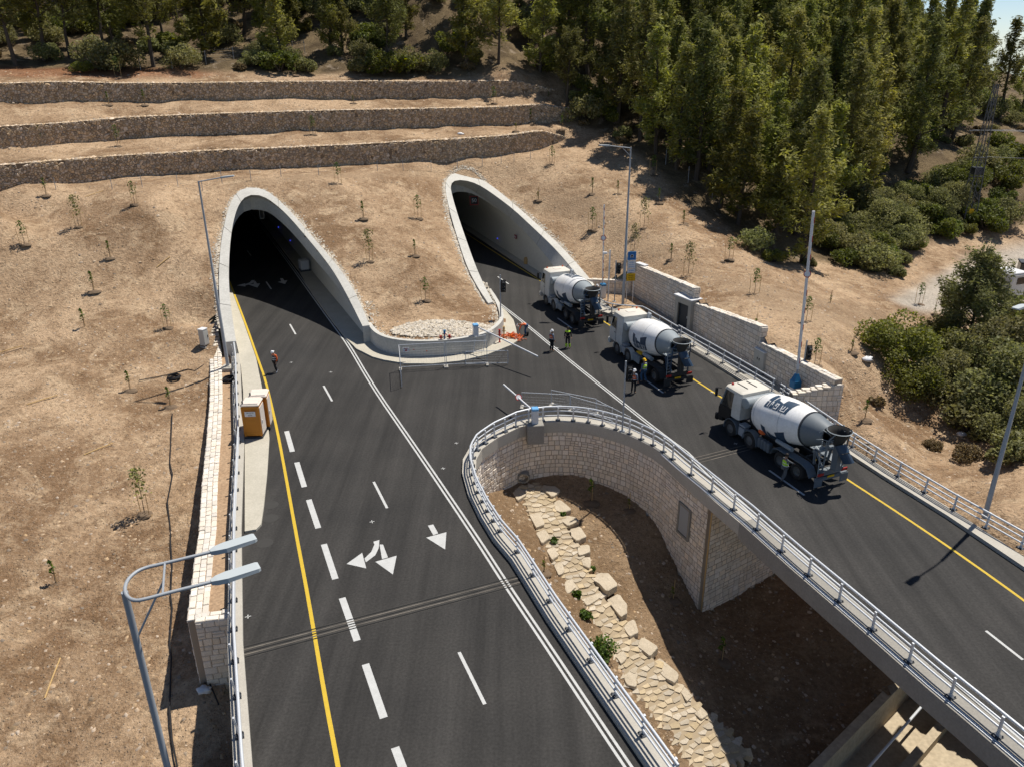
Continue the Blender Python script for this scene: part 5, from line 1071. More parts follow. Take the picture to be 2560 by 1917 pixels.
def sack(label, c, r):
    b = MB(); b.sphere(c+V(0, 0, r*.35), r, 12, 8, (1.25, .85, .55), .3); b.build('sack', MT['white'], label=label, cat='sack', smooth=True)
sack('white sack at the foot of the stone wall end', hit(512, 1728), .27); sack('white sack on the dirt beside the big dark bush', hit(2168, 902), .34); sack('white bag in the gully left of the right lamp post', hit(2405, 1088), .28); sack('white bag right of the lamp post by the railing', hit(2508, 1138), .34); sack('white bag on the middle terrace', hit(1151, 338), .3)
# wire fences
def wire_fence(label, pts, h, n):
    P = [hit(u, v) for u, v in pts]; th = thing('wire_fence', label, 'wire fence', tuple(P[0]))
    for p in P: b = MB(); b.tube([p-V(0, 0, .1), p+V(0, 0, h)], .03, 6); part(b, 'post', MT['steel_grey'], th)
    for k in range(n): b = MB(); b.tube([p+V(0, 0, h*(k+.6)/n) for p in P], .007, 4); part(b, 'wire', MT['steel_dark'], th)
wire_fence('low wire fence along the path below the lowest terrace', [(140, 474), (281, 475), (356, 469), (445, 465), (507, 478), (555, 456), (628, 453), (703, 444), (797, 438), (944, 428), (1008, 426), (1078, 426), (1143.6, 422), (1206, 416), (1253, 411), (1285, 407), (1326, 402)], 1.1, 2)
wire_fence('mesh fence at the edge of the wood above the terraces', [(352, 176), (431, 172), (516, 162), (585, 152), (661, 148), (733, 136), (762, 133)], 1.6, 6)
wire_fence('wire fence along the foot of the wooded slope', [(1664, 412), (1720, 458), (1780, 497)], 1.9, 3)
# pylon
P = hit(2415, 556); hN = 16.5; th = thing('pylon', 'steel lattice power pylon among the bushes on the right', 'pylon', tuple(P)); b = MB(); legs = []
for sx, sy in ((-1, -1), (1, -1), (1, 1), (-1, 1)): legs.append([V(sx*(.75-.55*t), sy*(.75-.55*t), hN*t) for t in [k/12 for k in range(13)]])
for l in legs: b.tube([l[0], l[-1]], .06, 5)
for k in range(12):
    for i in range(4): b.tube([legs[i][k], legs[(i+1) % 4][k+1]], .02, 4, cap=False); b.tube([legs[(i+1) % 4][k], legs[i][k+1]], .02, 4, cap=False)
MT['pylon_steel'] = mat('pylon_steel', (.13, .135, .14), .6, .2)
b.build('lattice', MT['pylon_steel'], th)
for z, w in ((11.2, 4.2), (8.0, 1.8), (5.7, 1.6)): b = MB(); b.tube([(-w/2, 0, z), (w/2, 0, z)], .07, 6); b.build('crossarm', MT['pylon_steel'], th)
b = MB(); b.bbox((0, 0, 6.4), (1.1, .9, .9), .04); b.build('transformer', MT['steel_dark'], th); b = MB(); b.box((0, -.7, 1.5), (.6, .03, .6)); b.build('warning_plate', MT['yellow'], th)
for k, (z, x) in enumerate(((11.3, -1.6), (11.3, .3), (11.3, 2.0), (8.1, .8))):
    a = P+V(x, 0, z); c = P+V(60, -14, z+4); b = MB(); b.tube([a.lerp(c, t)-V(0, 0, 6*t*(1-t)) for t in [j/10 for j in range(11)]], .014, 4); b.build('power_line', MT['steel_grey'], label=('left', 'middle', 'right', 'lowest')[k]+' power line running off to the right from the pylon', cat='power line')
# ------------------------------------------------------------------ mixer trucks (local: +y forward, x right, origin on the ground mid wheelbase)
HEB = {'ר': [[(0, 1), (.75, 1), (.75, 0)]], 'י': [[(.1, 1), (.45, 1), (.45, .5)]], 'פ': [[(.1, .55), (.3, .55)], [(.1, .6), (.1, 1), (.75, 1), (.75, 0), (.05, 0)]], 'ש': [[(0, 1), (.08, 0), (.85, 0), (.95, 1)], [(.48, 1), (.42, .45), (.1, .35)]]}
def wheel_mesh(r, w, rear):
    b = MB(); M = Matrix.Rotation(math.pi/2, 4, 'Y')
    b.lathe([(r*.56, -w/2), (r*.9, -w/2), (r, -w*.36), (r, w*.36), (r*.9, w/2), (r*.56, w/2)], M, 24)
    t = b.build('tyre', MT['tyre'], smooth=40); b = MB()
    for s in (-1, 1):
        pr = [(r*.57, s*w*.5), (r*.54, s*w*.36), (r*.32, s*w*(.24 if rear else .45)), (r*.18, s*w*(.3 if rear else .62)), (0, s*w*(.36 if rear else .66))]
        b.lathe(pr if s > 0 else pr[::-1], M, 20)
        for k in range(8): a = k*.785; c = V(s*w*(.26 if rear else .47), math.cos(a)*r*.3, math.sin(a)*r*.3); b.sphere(c, .03, 5, 4)
    q = b.build('rim', MT['rimmet'], smooth=40); a, c = t.data, q.data; bpy.data.objects.remove(t); bpy.data.objects.remove(q); return a, c
def mixer(label, left_front, left_rear, style, drum_rot, logo, cab_m):
    d = (left_front-left_rear).normalized(); n = V(d.y, -d.x, 0); mid = left_front.lerp(left_rear, .5)+n*1.2; rz = math.atan2(-d.x, d.y)
    th = thing('mixer_truck', label, 'mixer truck', (mid.x, mid.y, .006), rz, 'concrete mixer trucks'); ax = [3.0, 1.15, -1.6, -3.0]; r = .52
    mf, mr = wheel_mesh(r, .32, False), wheel_mesh(r, .58, True)
    for k, y in enumerate(ax):
        for s in (-1, 1):
            w = bpy.data.objects.new('wheel', None); link(w, th); w.location = (s*(1.06 if k < 2 else .93), y, r); me = mf if k < 2 else mr
            for m_, nm in zip(me, ('tyre', 'rim')): link(bpy.data.objects.new(nm, m_), w)
    P = lambda b, nm, m, **k: b.build(nm, m, th, **k)
    b = MB()
    for s in (-1, 1): b.box((s*.42, -.2, .98), (.12, 8.3, .3))
    for y in (3.4, 1.8, .2, -1.2, -2.6, -4.0): b.box((0, y, .98), (.8, .14, .22))
    for y in ax: b.tube([(-.95, y, r), (.95, y, r)], .09, 8)
    b.box((0, .2, 1.2), (1.1, 1.6, .3)); b.box((.85, .1, .78), (.55, 1.1, .55)); b.box((.8, -.55, .85), (.5, .2, .4)); P(b, 'chassis', MT['chassis'])
    b = MB()
    for k in range(4): b.bbox((-.98, .42-k*.27, .72), (.34, .24, .62), .05)
    P(b, 'fuel_tank', MT['tank_grey'] if style != 3 else MT['truck_blue'])
    # cab
    zr = 3.35 if style != 3 else 3.1; w = 1.2; y0, y1 = 2.35, 4.5
    def cabshape(b, zz):     # list of (z, half width, y back, y front)
        vs = []
        for z, hw, yb, yf in zz:
            c = .16; vs += [(-hw+c*.5, yb, z), (hw-c*.5, yb, z), (hw, yb+c, z), (hw, yf-c*1.4, z), (hw-c*1.6, yf, z), (-hw+c*1.6, yf, z), (-hw, yf-c*1.4, z), (-hw, yb+c, z)]
        m = len(zz); fs = [(i*8+k, i*8+(k+1) % 8, i*8+8+(k+1) % 8, i*8+8+k) for i in range(m-1) for k in range(8)]+[tuple(range((m-1)*8, m*8)), tuple(range(7, -1, -1))]; b.add(vs, fs)
    if style == 3:
        b = MB(); cabshape(b, [(.95, w, y0+.9, y1), (1.75, w, y0+.9, y1)]); cabshape(b, [(.62, w*.98, y1-.55, y1+.05), (1.5, w*.99, y1-.4, y1+.08)]); cab = P(b, 'cab', MT['black'], smooth=35)
        b = MB(); cabshape(b, [(1.35, w, y0, y0+.95), (1.9, w+.01, y0, y0+.95), (zr-.2, w-.03, y0+.02, y0+.9)]); P(b, 'cab_rear_shell', MT['truck_white'], smooth=35)
        b = MB(); cabshape(b, [(1.75, w-.04, y0+.9, y1-.05), (zr-.2, w-.12, y0+.9, y1-.42)]); P(b, 'glasshouse', MT['glass'], smooth=35)
        for s in (-1, 1): b = MB(); b.tube([(s*(w-.02), y1-.3, 1.75), (s*(w-.14), y1-.62, zr-.2)], .06, 6); P(b, 'windscreen_pillar', MT['truck_blue'])
    else:
        b = MB(); cabshape(b, [(.95, w, y0, y1+.02), (1.2, w+.03, y0, y1+.08), (1.95, w+.03, y0, y1+.05), (2.1, w, y0, y1), (zr-.25, w-.09, y0+.03, y1-.3), (zr-.1, w-.14, y0+.06, y1-.38)]); cab = P(b, 'cab', MT['truck_white'], smooth=35)
        b = MB(); b.add([(-w+.2, y1+.035, 2.1), (w-.2, y1+.035, 2.1), (w-.3, y1-.24, zr-.32), (-w+.3, y1-.24, zr-.32)], [(0, 1, 2, 3)]); P(b, 'windscreen', MT['glass'])
        for s in (-1, 1):
            b = MB(); q = [(s*(w+.015), y1-.35, 2.08), (s*(w+.015), y0+.95, 2.05), (s*(w-.06), y0+.95, zr-.4), (s*(w-.06), y1-.55, zr-.4)]; b.add(q, [(0, 1, 2, 3) if s > 0 else (3, 2, 1, 0)]); P(b, 'side_window', MT['glass'])
            b = MB(); b.box((s*(w+.035), y0+.88, 1.9), (.02, .03, 1.7)); b.box((s*(w+.04), y0+1.05, 1.75), (.03, .18, .05)); P(b, 'door_seam', MT['steel_dark'])
        b = MB(); b.box((0, y0-.01, 2.55), (1.3, .04, .5)); P(b, 'rear_window', MT['glass'])
    b = MB(); cabshape(b, [(zr-.2, w-.06, y0+.02, y1-.32), (zr-.05, w-.1, y0+.05, y1-.4), (zr+.05, w-.22, y0+.18, y1-.55)]); P(b, 'cab_roof', MT['cab_roof'], smooth=35)
    if style == 3: b = MB(); b.box((.35, y0+.95, zr+.06), (.06, 1.0, .04)); b.box((-.35, y0+.95, zr+.06), (.06, 1.0, .04)); P(b, 'roof_bar', MT['black']); b = MB(); b.sphere((-.75, y1-.75, zr+.08), .09, 8, 6); P(b, 'beacon', MT['red'])
    else:
        b = MB(); b.bbox((0, y0+.95, zr+.06), (.7, .55, .05), .02); P(b, 'roof_hatch', MT['cream']); 
        for s in (-1, 1): b = MB(); b.lathe([(.07, 0), (.075, .1), (.04, .15), (0, .16)], Matrix.Translation((s*.8, y1-.75, zr+.03)), 8); P(b, 'beacon', MT['hiorange'])
        b = MB(); b.bbox((w-.15, y0-.22, 2.75), (.32, .34, 1.5), .08); P(b, 'air_intake', MT['steel_grey'])
    b = MB(); b.bbox((0, y1+.05, .72), (2.4, .3, .5), .08); P(b, 'bumper', MT['truck_white'] if style != 3 else MT['black'])
    for s in (-1, 1):
        b = MB(); b.bbox((s*.88, y1+.2, .8), (.34, .05, .2), .03); P(b, 'headlight', MT['glass'])
        b = MB(); b.bbox((s*(w+.26), y1-.12, 2.55), (.2, .12, .62), .04); b.tube([(s*(w-.02), y1-.25, 2.8), (s*(w+.2), y1-.1, 2.82)], .025, 6); b.tube([(s*(w-.02), y1-.25, 2.3), (s*(w+.2), y1-.1, 2.3)], .025, 6); P(b, 'mirror', MT['black'])
        for y in ax[:2]:          # mudguards over the steering axles
            b = MB()
            pts = [(y+math.cos(a)*.66, r+math.sin(a)*.66) for a in [math.pi*k/10-.15 for k in range(12)]]
            for (ya, za), (yb, zb2) in zip(pts, pts[1:]): b.add([(s*.86, ya, za), (s*1.24, ya, za), (s*1.24, yb, zb2), (s*.86, yb, zb2), (s*.86, ya*1-(ya-y)*.06, za-.04), (s*1.24, ya-(ya-y)*.06, za-.04), (s*1.24, yb-(yb-y)*.06, zb2-.04), (s*.86, yb-(yb-y)*.06, zb2-.04)], [(0, 1, 2, 3), (7, 6, 5, 4), (0, 4, 5, 1), (2, 6, 7, 3), (1, 5, 6, 2), (3, 7, 4, 0)])
            P(b, 'mudguard', MT['truck_white'] if style != 3 else MT['truck_blue'], smooth=40)
        b = MB()
        pts = [(-4.0, .62), (-3.7, 1.05), (-3.3, 1.16), (-1.3, 1.16), (-.95, 1.02), (-.75, .6)]
        for (ya, za), (yb, zb2) in zip(pts, pts[1:]): b.add([(s*.66, ya, za), (s*1.25, ya, za), (s*1.25, yb, zb2), (s*.66, yb, zb2), (s*.66, ya, za-.05), (s*1.25, ya, za-.05), (s*1.25, yb, zb2-.05), (s*.66, yb, zb2-.05)], [(0, 1, 2, 3), (7, 6, 5, 4), (0, 4, 5, 1), (2, 6, 7, 3), (1, 5, 6, 2), (3, 7, 4, 0)])
        P(b, 'rear_mudguard', MT['truck_blue'] if style == 3 else MT['chassis'])
        b = MB(); b.box((s*.95, 1.98, 1.15), (.46, .52, .12)); b.box((s*1.0, 1.98, .75), (.4, .5, .55)); P(b, 'step_box', MT['steel_grey'])
    # drum
    A, B_ = V(0, 1.8, 2.08), V(0, -4.25, 2.98); D = (B_-A); L = D.length; D.normalize(); X = V(1, 0, 0); Y = D.cross(X); Mx = Matrix(((X.x, Y.x, D.x, A.x), (X.y, Y.y, D.y, A.y), (X.z, Y.z, D.z, A.z), (0, 0, 0, 1)))
    prof = [(0, .08), (.5, .08), (.88, .2), (1.1, .42), (1.22, .75), (1.3, 1.25), (1.33, 1.8), (1.31, 2.5), (1.25, 3.1), (1.13, 3.75), (1.0, 4.3)]
    rad = lambda z: float(np.interp(z, [q[1] for q in prof[1:]], [q[0] for q in prof[1:]]))
    b = MB(); b.lathe(prof, Mx, 40); drum = P(b, 'drum', MT['drum_white'], smooth=50)
    b = MB(); b.lathe([(.99, 4.28), (1.03, 4.3), (1.03, 4.4), (.99, 4.42)], Mx, 40); P(b, 'drum_ring', MT['steel_dark'], smooth=40)
    b = MB(); b.lathe([(.98, 4.41), (.8, 5.05), (.62, 5.5), (.56, 5.65), (.46, 5.65), (.46, 5.3)], Mx, 32); P(b, 'drum_cone', MT['truck_blue'] if style == 3 else MT['tank_grey'], smooth=50)
    for z in (.75, 2.9): b = MB(); b.lathe([(rad(z)+.004, z-.012), (rad(z)+.01, z), (rad(z)+.004, z+.012)], Mx, 40); b.build('drum_seam', MT['tank_grey'], drum)
    # lettering on the drum: flag shaped navy panels with white letters, wrapped on the shell
    def wrap(u, v, up, a0, h=.012): z = u; rr = rad(z)+h; a = a0-v/1.15; return Mx @ Vector((rr*math.cos(a), rr*math.sin(a), z))
    def patch(poly, a0, m, nm, h, par, N=6):
        b = MB(); (x0, y0_), (x1, y1_), (x2, y2), (x3, y3) = poly
        vs = []
        for i in range(N+1):
            for j in range(N+1):
                s, t = i/N, j/N; x = (x0*(1-s)+x1*s)*(1-t)+(x3*(1-s)+x2*s)*t; y = (y0_*(1-s)+y1_*s)*(1-t)+(y3*(1-s)+y2*s)*t; vs.append(wrap(x, y, 1, a0, h))
        fs = [(i*(N+1)+j, (i+1)*(N+1)+j, (i+1)*(N+1)+j+1, i*(N+1)+j+1) for i in range(N) for j in range(N)]; b.add(vs, fs); return b.build(nm, m, par)
    for a0, sgn, full in logo:
        # u runs front to rear along the drum; v upward
        x = 1.45; cols = [(.42, 1.05), (.30, .82), (.44, .62), (.66, .98)] if full else [(.42, 1.0), (.3, .7), (.44, .55), (.66, .9)]
        for k, (wd, ht) in enumerate(cols):
            g = .03; dx = .12 if k < 3 else .14; o = patch([(x, -.32), (x+wd-g, -.32), (x+wd-g+dx*(1 if k == 3 else .3), -.32+ht+(.06 if k == 3 else -.1)), (x+dx*(.7 if k < 2 else .15), -.32+ht-(.0 if k < 3 else .12))] if sgn > 0 else [(x, .32), (x+wd-g, .32), (x+wd-g+dx, .32-ht), (x+dx*.5, .32-ht)], a0, MT['navy'], 'drum_logo', .012, drum)
            if full:
                lw_ = .055; hw = wd*.58; hh = .3; bx, by = x+wd*.16, -.24
                for st in HEB['ריפש'[k]]:
                    for (p0, q0), (p1, q1) in zip(st, st[1:]):
                        aX, aY, cX, cY = bx+p0*hw, by+q0*hh, bx+p1*hw, by+q1*hh; l = math.hypot(cX-aX, cY-aY) or 1; ex, ey = (cX-aX)/l*lw_*.5, (cY-aY)/l*lw_*.5; nx2, ny2 = -ey, ex
                        patch([(aX-ex+nx2, aY-ey+ny2), (aX-ex-nx2, aY-ey-ny2), (cX+ex-nx2, cY+ey-ny2), (cX+ex+nx2, cY+ey+ny2)], a0, MT['white'], 'drum_letter', .02, drum, 2)
            x += wd
    # supports
    b = MB()
    for s in (-1, 1): b.tube([(s*.5, -3.5, 1.1), (s*.62, -3.55, 2.0)], .08, 6); b.tube([(s*.5, -4.2, 1.1), (s*.62, -3.6, 2.0)], .06, 6); b.tube([(s*.72, -4.35, 1.05), (s*.72, -4.5, 3.1)], .045, 6); b.tube([(s*.72, -4.5, 3.1), (s*.5, -4.7, 3.5)], .04, 6)
    b.box((0, -3.55, 1.95), (1.4, .2, .18)); b.tube([(-.72, -4.5, 3.05), (.72, -4.5, 3.05)], .04, 6); P(b, 'drum_frame', MT['navy'] if style != 3 else MT['truck_blue']); b = MB(); b.box((0, 1.95, 1.55), (1.0, .35, .9)); P(b, 'drum_drive', MT['chassis'])
    b = MB(); b.tube([(-1.05, 2.05, 2.62), (1.05, 2.05, 2.62)], .36, 20); b.sphere((-1.05, 2.05, 2.62), .36, 16, 8, (.25, 1, 1)); b.sphere((1.05, 2.05, 2.62), .36, 16, 8, (.25, 1, 1)); tk = P(b, 'water_tank', MT['tank_grey'], smooth=50)
    for x in (-.55, .1, .6): b = MB(); b.lathe([(.365, -.03), (.372, 0), (.365, .03)], Matrix.Translation((x, 2.05, 2.62)) @ Matrix.Rotation(math.pi/2, 4, 'Y'), 20); b.build('tank_band', MT['steel_grey'], tk)
    # hopper, chute, ladder, rear frame
    b = MB(); b.lathe([(.2, 2.75), (.34, 3.0), (.5, 3.35), (.62, 3.62), (.66, 3.64), (.6, 3.6), (.5, 3.3), (.16, 2.9)], Matrix.Translation((0, -4.45, -.12)), 20); P(b, 'hopper', MT['chassis'], smooth=40)
    b = MB(); b.lathe([(.65, 3.62), (.69, 3.64), (.65, 3.67)], Matrix.Translation((0, -4.45, -.12)), 20); P(b, 'hopper_rim', MT['tank_grey'])
    b = MB(); pts = [(0, -4.6, 2.7), (.1, -4.85, 2.3), (.35, -5.05, 1.75)]
    for (p, q) in zip(pts, pts[1:]):
        p, q = V(*p), V(*q); dd = (q-p).normalized(); sd = V(1, 0, 0); up = sd.cross(dd); R2 = .34
        vs = [c+sd*math.cos(a)*R2*kk-up*math.sin(a)*R2*kk*-1*(-1) for c in (p, q) for kk in (1, .9) for a in [math.pi*j/8 for j in range(9)]]
        fs = [(j, j+1, 18+j+1, 18+j) for j in range(8)]+[(9+j+1, 9+j, 27+j, 27+j+1) for j in range(8)]; b.add(vs, fs)
    P(b, 'discharge_chute', MT['navy'])
    b = MB(); x = -.82
    for s in (-.17, .17): b.tube([(x+s, -4.35, .8), (x+s, -4.28, 2.6), (x+s, -4.3, 3.0)], .022, 6)
    for k in range(8): z = .95+k*.24; b.tube([(x-.17, -4.33, z), (x+.17, -4.33, z)], .018, 5)
    b.box((x, -4.05, 2.45), (.55, .5, .04)); P(b, 'ladder', MT['tank_grey'])
    b = MB()
    for s in (-1, 1): b = MB(); b.tube([(s*.5, -4.35, 3.3), (s*.75, -4.0, 3.5), (s*.7, -3.7, 3.2)], .022, 5); b.tube([(s*.45, -4.55, 2.95), (s*.85, -4.1, 3.0), (s*.8, -3.7, 2.8)], .022, 5); b.tube([(s*.4, -4.6, 2.6), (s*.9, -4.2, 2.6), (s*.85, -3.8, 2.4)], .022, 5); P(b, 'hand_rail', MT['tank_grey'])
    b = MB(); b.box((0, -4.35, .62), (2.3, .12, .22)); b.box((0, -4.3, 1.0), (1.5, .3, .3)); b.box((0, -4.55, 1.9), (.3, .4, 1.5)); P(b, 'rear_bumper', MT['truck_blue'] if style == 3 else MT['chassis'])
    for s in (-1, 1): b = MB(); b.box((s*.85, -4.44, .95), (.42, .05, .16)); P(b, 'tail_light', MT['red']); b = MB(); b.box((s*.93, -4.42, .42), (.56, .03, .5)); P(b, 'mud_flap', MT['truck_blue'] if style == 3 else MT['chassis'])
    b = MB(); b.box((-.1, -4.45, .72), (.5, .02, .12)); P(b, 'number_plate', MT['yellow'])
    if style == 3: b = MB(); b.sphere((-1.0, .35, 1.45), .2, 8, 6, (1, 1.4, .8)); P(b, 'orange_pump', MT['hiorange']); b = MB(); b.tube([(-.95, -.9, 1.45), (-.95, -2.2, 1.45)], .14, 10); P(b, 'side_cylinder', MT['tank_grey'])
    else: b = MB(); b.box((-.95, -.35, 1.28), (.3, .7, .1)); P(b, 'tool_tray', MT['yellow'] if style == 2 else MT['steel_grey']); b = MB(); b.tube([(-.95, -.9, 1.4), (-.95, -2.1, 1.4)], .16, 10); P(b, 'side_cylinder', MT['tank_grey'])
    return th
# angle 0 = right hand side, pi/2 = below/above depending on tilt; left side = pi
mixer('farthest mixer truck with a white cab and a drum showing two dark flag marks', V(3.25, 72.6, 0), V(5.42, 66.75, 0), 1, 0, [(math.pi+.62, 1, False), (math.pi/2+.1, 1, True)], None)
mixer('middle mixer truck with a white cab and large navy lettering on its drum side', V(8.41, 59.44, 0), V(10.5, 53.66, 0), 2, 0, [(math.pi+.3, 1, True)], None)
mixer('nearest mixer truck with a cream cab roof and lettering high on its drum', V(13.85, 44.89, 0), V(16.17, 39.49, 0), 3, 0, [(math.pi/2+.62, 1, True), (math.pi+.75, 1, False)], None)
# flatbed and loader on the site road
p = hit(2510, 748); th = thing('flatbed_truck', 'white cabbed flatbed truck parked on the site road at the right edge', 'truck', tuple(p), -1.25); b = MB(); b.bbox((0, 0, 1.75), (2.4, 2.0, 2.3), .12); b.build('cab', MT['truck_white'], th); b = MB(); b.bbox((0, .1, 2.95), (2.3, 1.7, .16), .06); b.build('roof', MT['white'], th)
b = MB(); b.box((1.21, .2, 2.2), (.03, 1.1, .7)); b.box((-1.21, .2, 2.2), (.03, 1.1, .7)); b.box((0, 1.01, 2.2), (2.0, .03, .8)); b.build('window', MT['glass'], th)
b = MB(); b.box((0, -4, 1.0), (2.4, 5.6, .25)); b.box((0, -3, .75), (.9, 7, .3)); b.build('bed', MT['chassis'], th)
for y in (.4, -4.2, -5.4):
    for s in (-1, 1): b = MB(); b.lathe([(0, -.15), (.48, -.15), (.5, 0), (.48, .15), (0, .15)], Matrix.Translation((s*1.0, y, .5)) @ Matrix.Rotation(math.pi/2, 4, 'Y'), 16); b.build('wheel', MT['tyre'], th)
p = hit(2545, 738); th = thing('loader', 'dark cabbed loader with red arms beside the flatbed truck', 'loader', (p.x+1.0, p.y+1.2, p.z), 1.2); b = MB(); b.bbox((0, 0, 2.5), (1.5, 1.5, 1.3), .08, 0); b.build('cab', MT['glass'], th); b = MB(); b.bbox((0, 0, 3.2), (1.65, 1.65, .14), .04); b.build('cab_roof', MT['steel_dark'], th)
b = MB(); b.bbox((0, 1.6, 1.5), (1.5, 2.0, .8), .1); b.bbox((0, -.6, 1.4), (1.8, 2.2, .8), .1); b.build('body', MT['steel_grey'], th); b = MB(); b.tube([(-.8, -.5, 1.9), (-.8, 2.8, 1.6)], .12, 6); b.tube([(.8, -.5, 1.9), (.8, 2.8, 1.6)], .12, 6); b.box((0, 2.9, 1.4), (2.2, .5, .7)); b.build('arm', MT['red'], th)
for y in (1.6, -1.0):
    for s in (-1, 1): b = MB(); b.lathe([(0, -.22), (.6, -.22), (.65, 0), (.6, .22), (0, .22)], Matrix.Translation((s*1.05, y, .62)) @ Matrix.Rotation(math.pi/2, 4, 'Y'), 16); b.build('wheel', MT['tyre'], th)
# ------------------------------------------------------------------ people (local: facing +y, x right; 1.76 m tall)
def skin_mesh(name, joints, edges, parent, mats, root=0, lv=1):
    me = bpy.data.meshes.new(name); me.from_pydata([j[0] for j in joints], edges, []); o = bpy.data.objects.new(name, me); COL.objects.link(o)
    m = o.modifiers.new('s', 'SKIN'); m.use_smooth_shade = True; o.modifiers.new('d', 'SUBSURF').levels = lv
    for i, j in enumerate(joints):
        sv = me.skin_vertices[0].data[i]; r = j[1]; sv.radius = r if isinstance(r, tuple) else (r, r); sv.use_root = (i == root)
    dg = bpy.context.evaluated_depsgraph_get(); nm = bpy.data.meshes.new_from_object(o.evaluated_get(dg)); bpy.data.objects.remove(o)
    nm.materials.clear(); nm.materials.append(mats); nm.shade_smooth(); nm.name = name
    return link(bpy.data.objects.new(name, nm), parent)
def person(label, pos, rz, pose, helmet, top, vest, legs, boot, h=1.76):
    th = thing('person', label, 'person', tuple(pos), rz, 'people working on the site')
    J = dict(pel=V(0, 0, .95), sp=V(0, .0, 1.15), ch=V(0, .01, 1.33), nk=V(0, .0, 1.5), hd=V(0, .02, 1.6), tp=V(0, .015, 1.73),
             sl=V(-.19, 0, 1.42), sr=V(.19, 0, 1.42), el=V(-.25, -.03, 1.15), er=V(.25, -.03, 1.15), wl=V(-.25, .08, .92), wr=V(.25, .08, .92),
             hl=V(-.1, 0, .92), hr=V(.1, 0, .92), kl=V(-.11, .03, .5), kr=V(.11, .03, .5), al=V(-.12, -.02, .09), ar=V(.12, -.02, .09), tl=V(-.14, .16, .045), tr=V(.14, .16, .045))
    for k, v in pose.items(): J[k] = V(*v)
    u = (J['nk']-J['pel']).normalized()
    side = (J['sr']-J['sl']).normalized()
    jt = [(J['pel'], (.15, .11)), (J['sp'], (.135, .1)), (J['ch'], (.16, .11)), (J['nk'], .055), (J['hd'], (.078, .092)), (J['tp'], (.06, .07)),
          (J['sl'], .058), (J['el'], .043), (J['wl'], .03), (J['sr'], .058), (J['er'], .043), (J['wr'], .03),
          (J['hl'], .085), (J['kl'], .058), (J['al'], .04), (J['tl'], .035), (J['hr'], .085), (J['kr'], .058), (J['ar'], .04), (J['tr'], .035)]
    ed = [(0, 1), (1, 2), (2, 3), (3, 4), (4, 5), (2, 6), (6, 7), (7, 8), (2, 9), (9, 10), (10, 11), (0, 12), (12, 13), (13, 14), (14, 15), (0, 16), (16, 17), (17, 18), (18, 19)]
    for wi, e in ((8, 'el'), (11, 'er')):       # palm, four bent fingers and a thumb
        w = jt[wi][0]; d = (w-J[e]).normalized(); s = V(0, 1, 0) if abs(d.y) < .8 else V(1, 0, 0); s = (s-d*s.dot(d)).normalized(); nn = d.cross(s)
        jt.append((w+d*.075, (.04, .018))); pi_ = len(jt)-1; ed.append((wi, pi_))
        for k, (o, l) in enumerate(((-.032, .065), (-.011, .08), (.011, .075), (.032, .058))):
            a = w+d*.1+s*o; jt.append((a, .009)); i1 = len(jt)-1; ed.append((pi_, i1)); jt.append((a+d*l*.6+nn*.012, .0085)); ed.append((i1, i1+1)); jt.append((a+d*l+nn*.035, .007)); ed.append((i1+1, i1+2))
        a = w+d*.035+s*.05; jt.append((a, .011)); i1 = len(jt)-1; ed.append((wi, i1)); jt.append((a+d*.045+s*.015, .009)); ed.append((i1, i1+1))
    skin_mesh('body', jt, ed, th, MT['skin'])
    f = (J['hd']-J['nk']); f = V(0, 1, 0); hd = J['hd']+(J['tp']-J['hd'])*.35; hu = (J['tp']-J['nk']).normalized(); fw = (V(0, 1, 0)-hu*hu.y).normalized(); rt_ = fw.cross(hu)
    b = MB(); b.sphere(hd+fw*.1-hu*.015, .016, 6, 5); b.mi = 1
    for s in (-1, 1): b.sphere(hd+fw*.085+rt_*.032*s+hu*.012, .011, 6, 5)
    b.box(hd+fw*.086-hu*.06, (.05, .012, .01)); b.mi = 0
    for s in (-1, 1): b.sphere(hd+rt_*.082*s-hu*.01, .024, 6, 5, (.5, 1, 1.3))
    b.build('face', [MT['skin'], MT['hair']], th)
    skin_mesh('shirt', [(J['pel'], (.165, .125)), (J['sp'], (.155, .12)), (J['ch'], (.178, .128)), (J['nk']-(J['nk']-J['ch'])*.3, .08), (J['sl'], .074), (J['el'], .058), (J['wl'].lerp(J['el'], .1), .045), (J['sr'], .074), (J['er'], .058), (J['wr'].lerp(J['er'], .1), .045)], [(0, 1), (1, 2), (2, 3), (2, 4), (4, 5), (5, 6), (2, 7), (7, 8), (8, 9)], th, top)
    if vest:
        skin_mesh('vest', [(J['pel'].lerp(J['sp'], .2), (.2, .16)), (J['sp'], (.2, .16)), (J['ch'], (.22, .165)), (J['nk'].lerp(J['ch'], .4), .12), (J['sl'].lerp(J['ch'], .25), .095), (J['sr'].lerp(J['ch'], .25), .095)], [(0, 1), (1, 2), (2, 3), (2, 4), (2, 5)], th, vest)
        for t in (.3, .75):
            c = J['pel'].lerp(J['ch'], t); up = (J['ch']-J['pel']).normalized(); M = Matrix.Translation(c) @ up.to_track_quat('Z', 'Y').to_matrix().to_4x4() @ Matrix.Diagonal((1, .76, 1, 1)); b = MB(); b.lathe([(.18+.02*t, -.022), (.194+.02*t, -.022), (.194+.02*t, .022), (.18+.02*t, .022)], M, 16); b.build('reflective_band', MT['silver'], th)
    lm = legs if isinstance(legs, tuple) else (legs, None)
    skin_mesh('trousers', [(J['pel'], (.16, .125)), (J['hl'], .1), (J['kl'], .078), (J['al'], .066), (J['hr'], .1), (J['kr'], .078), (J['ar'], .066)], [(0, 1), (1, 2), (2, 3), (0, 4), (4, 5), (5, 6)], th, lm[0])
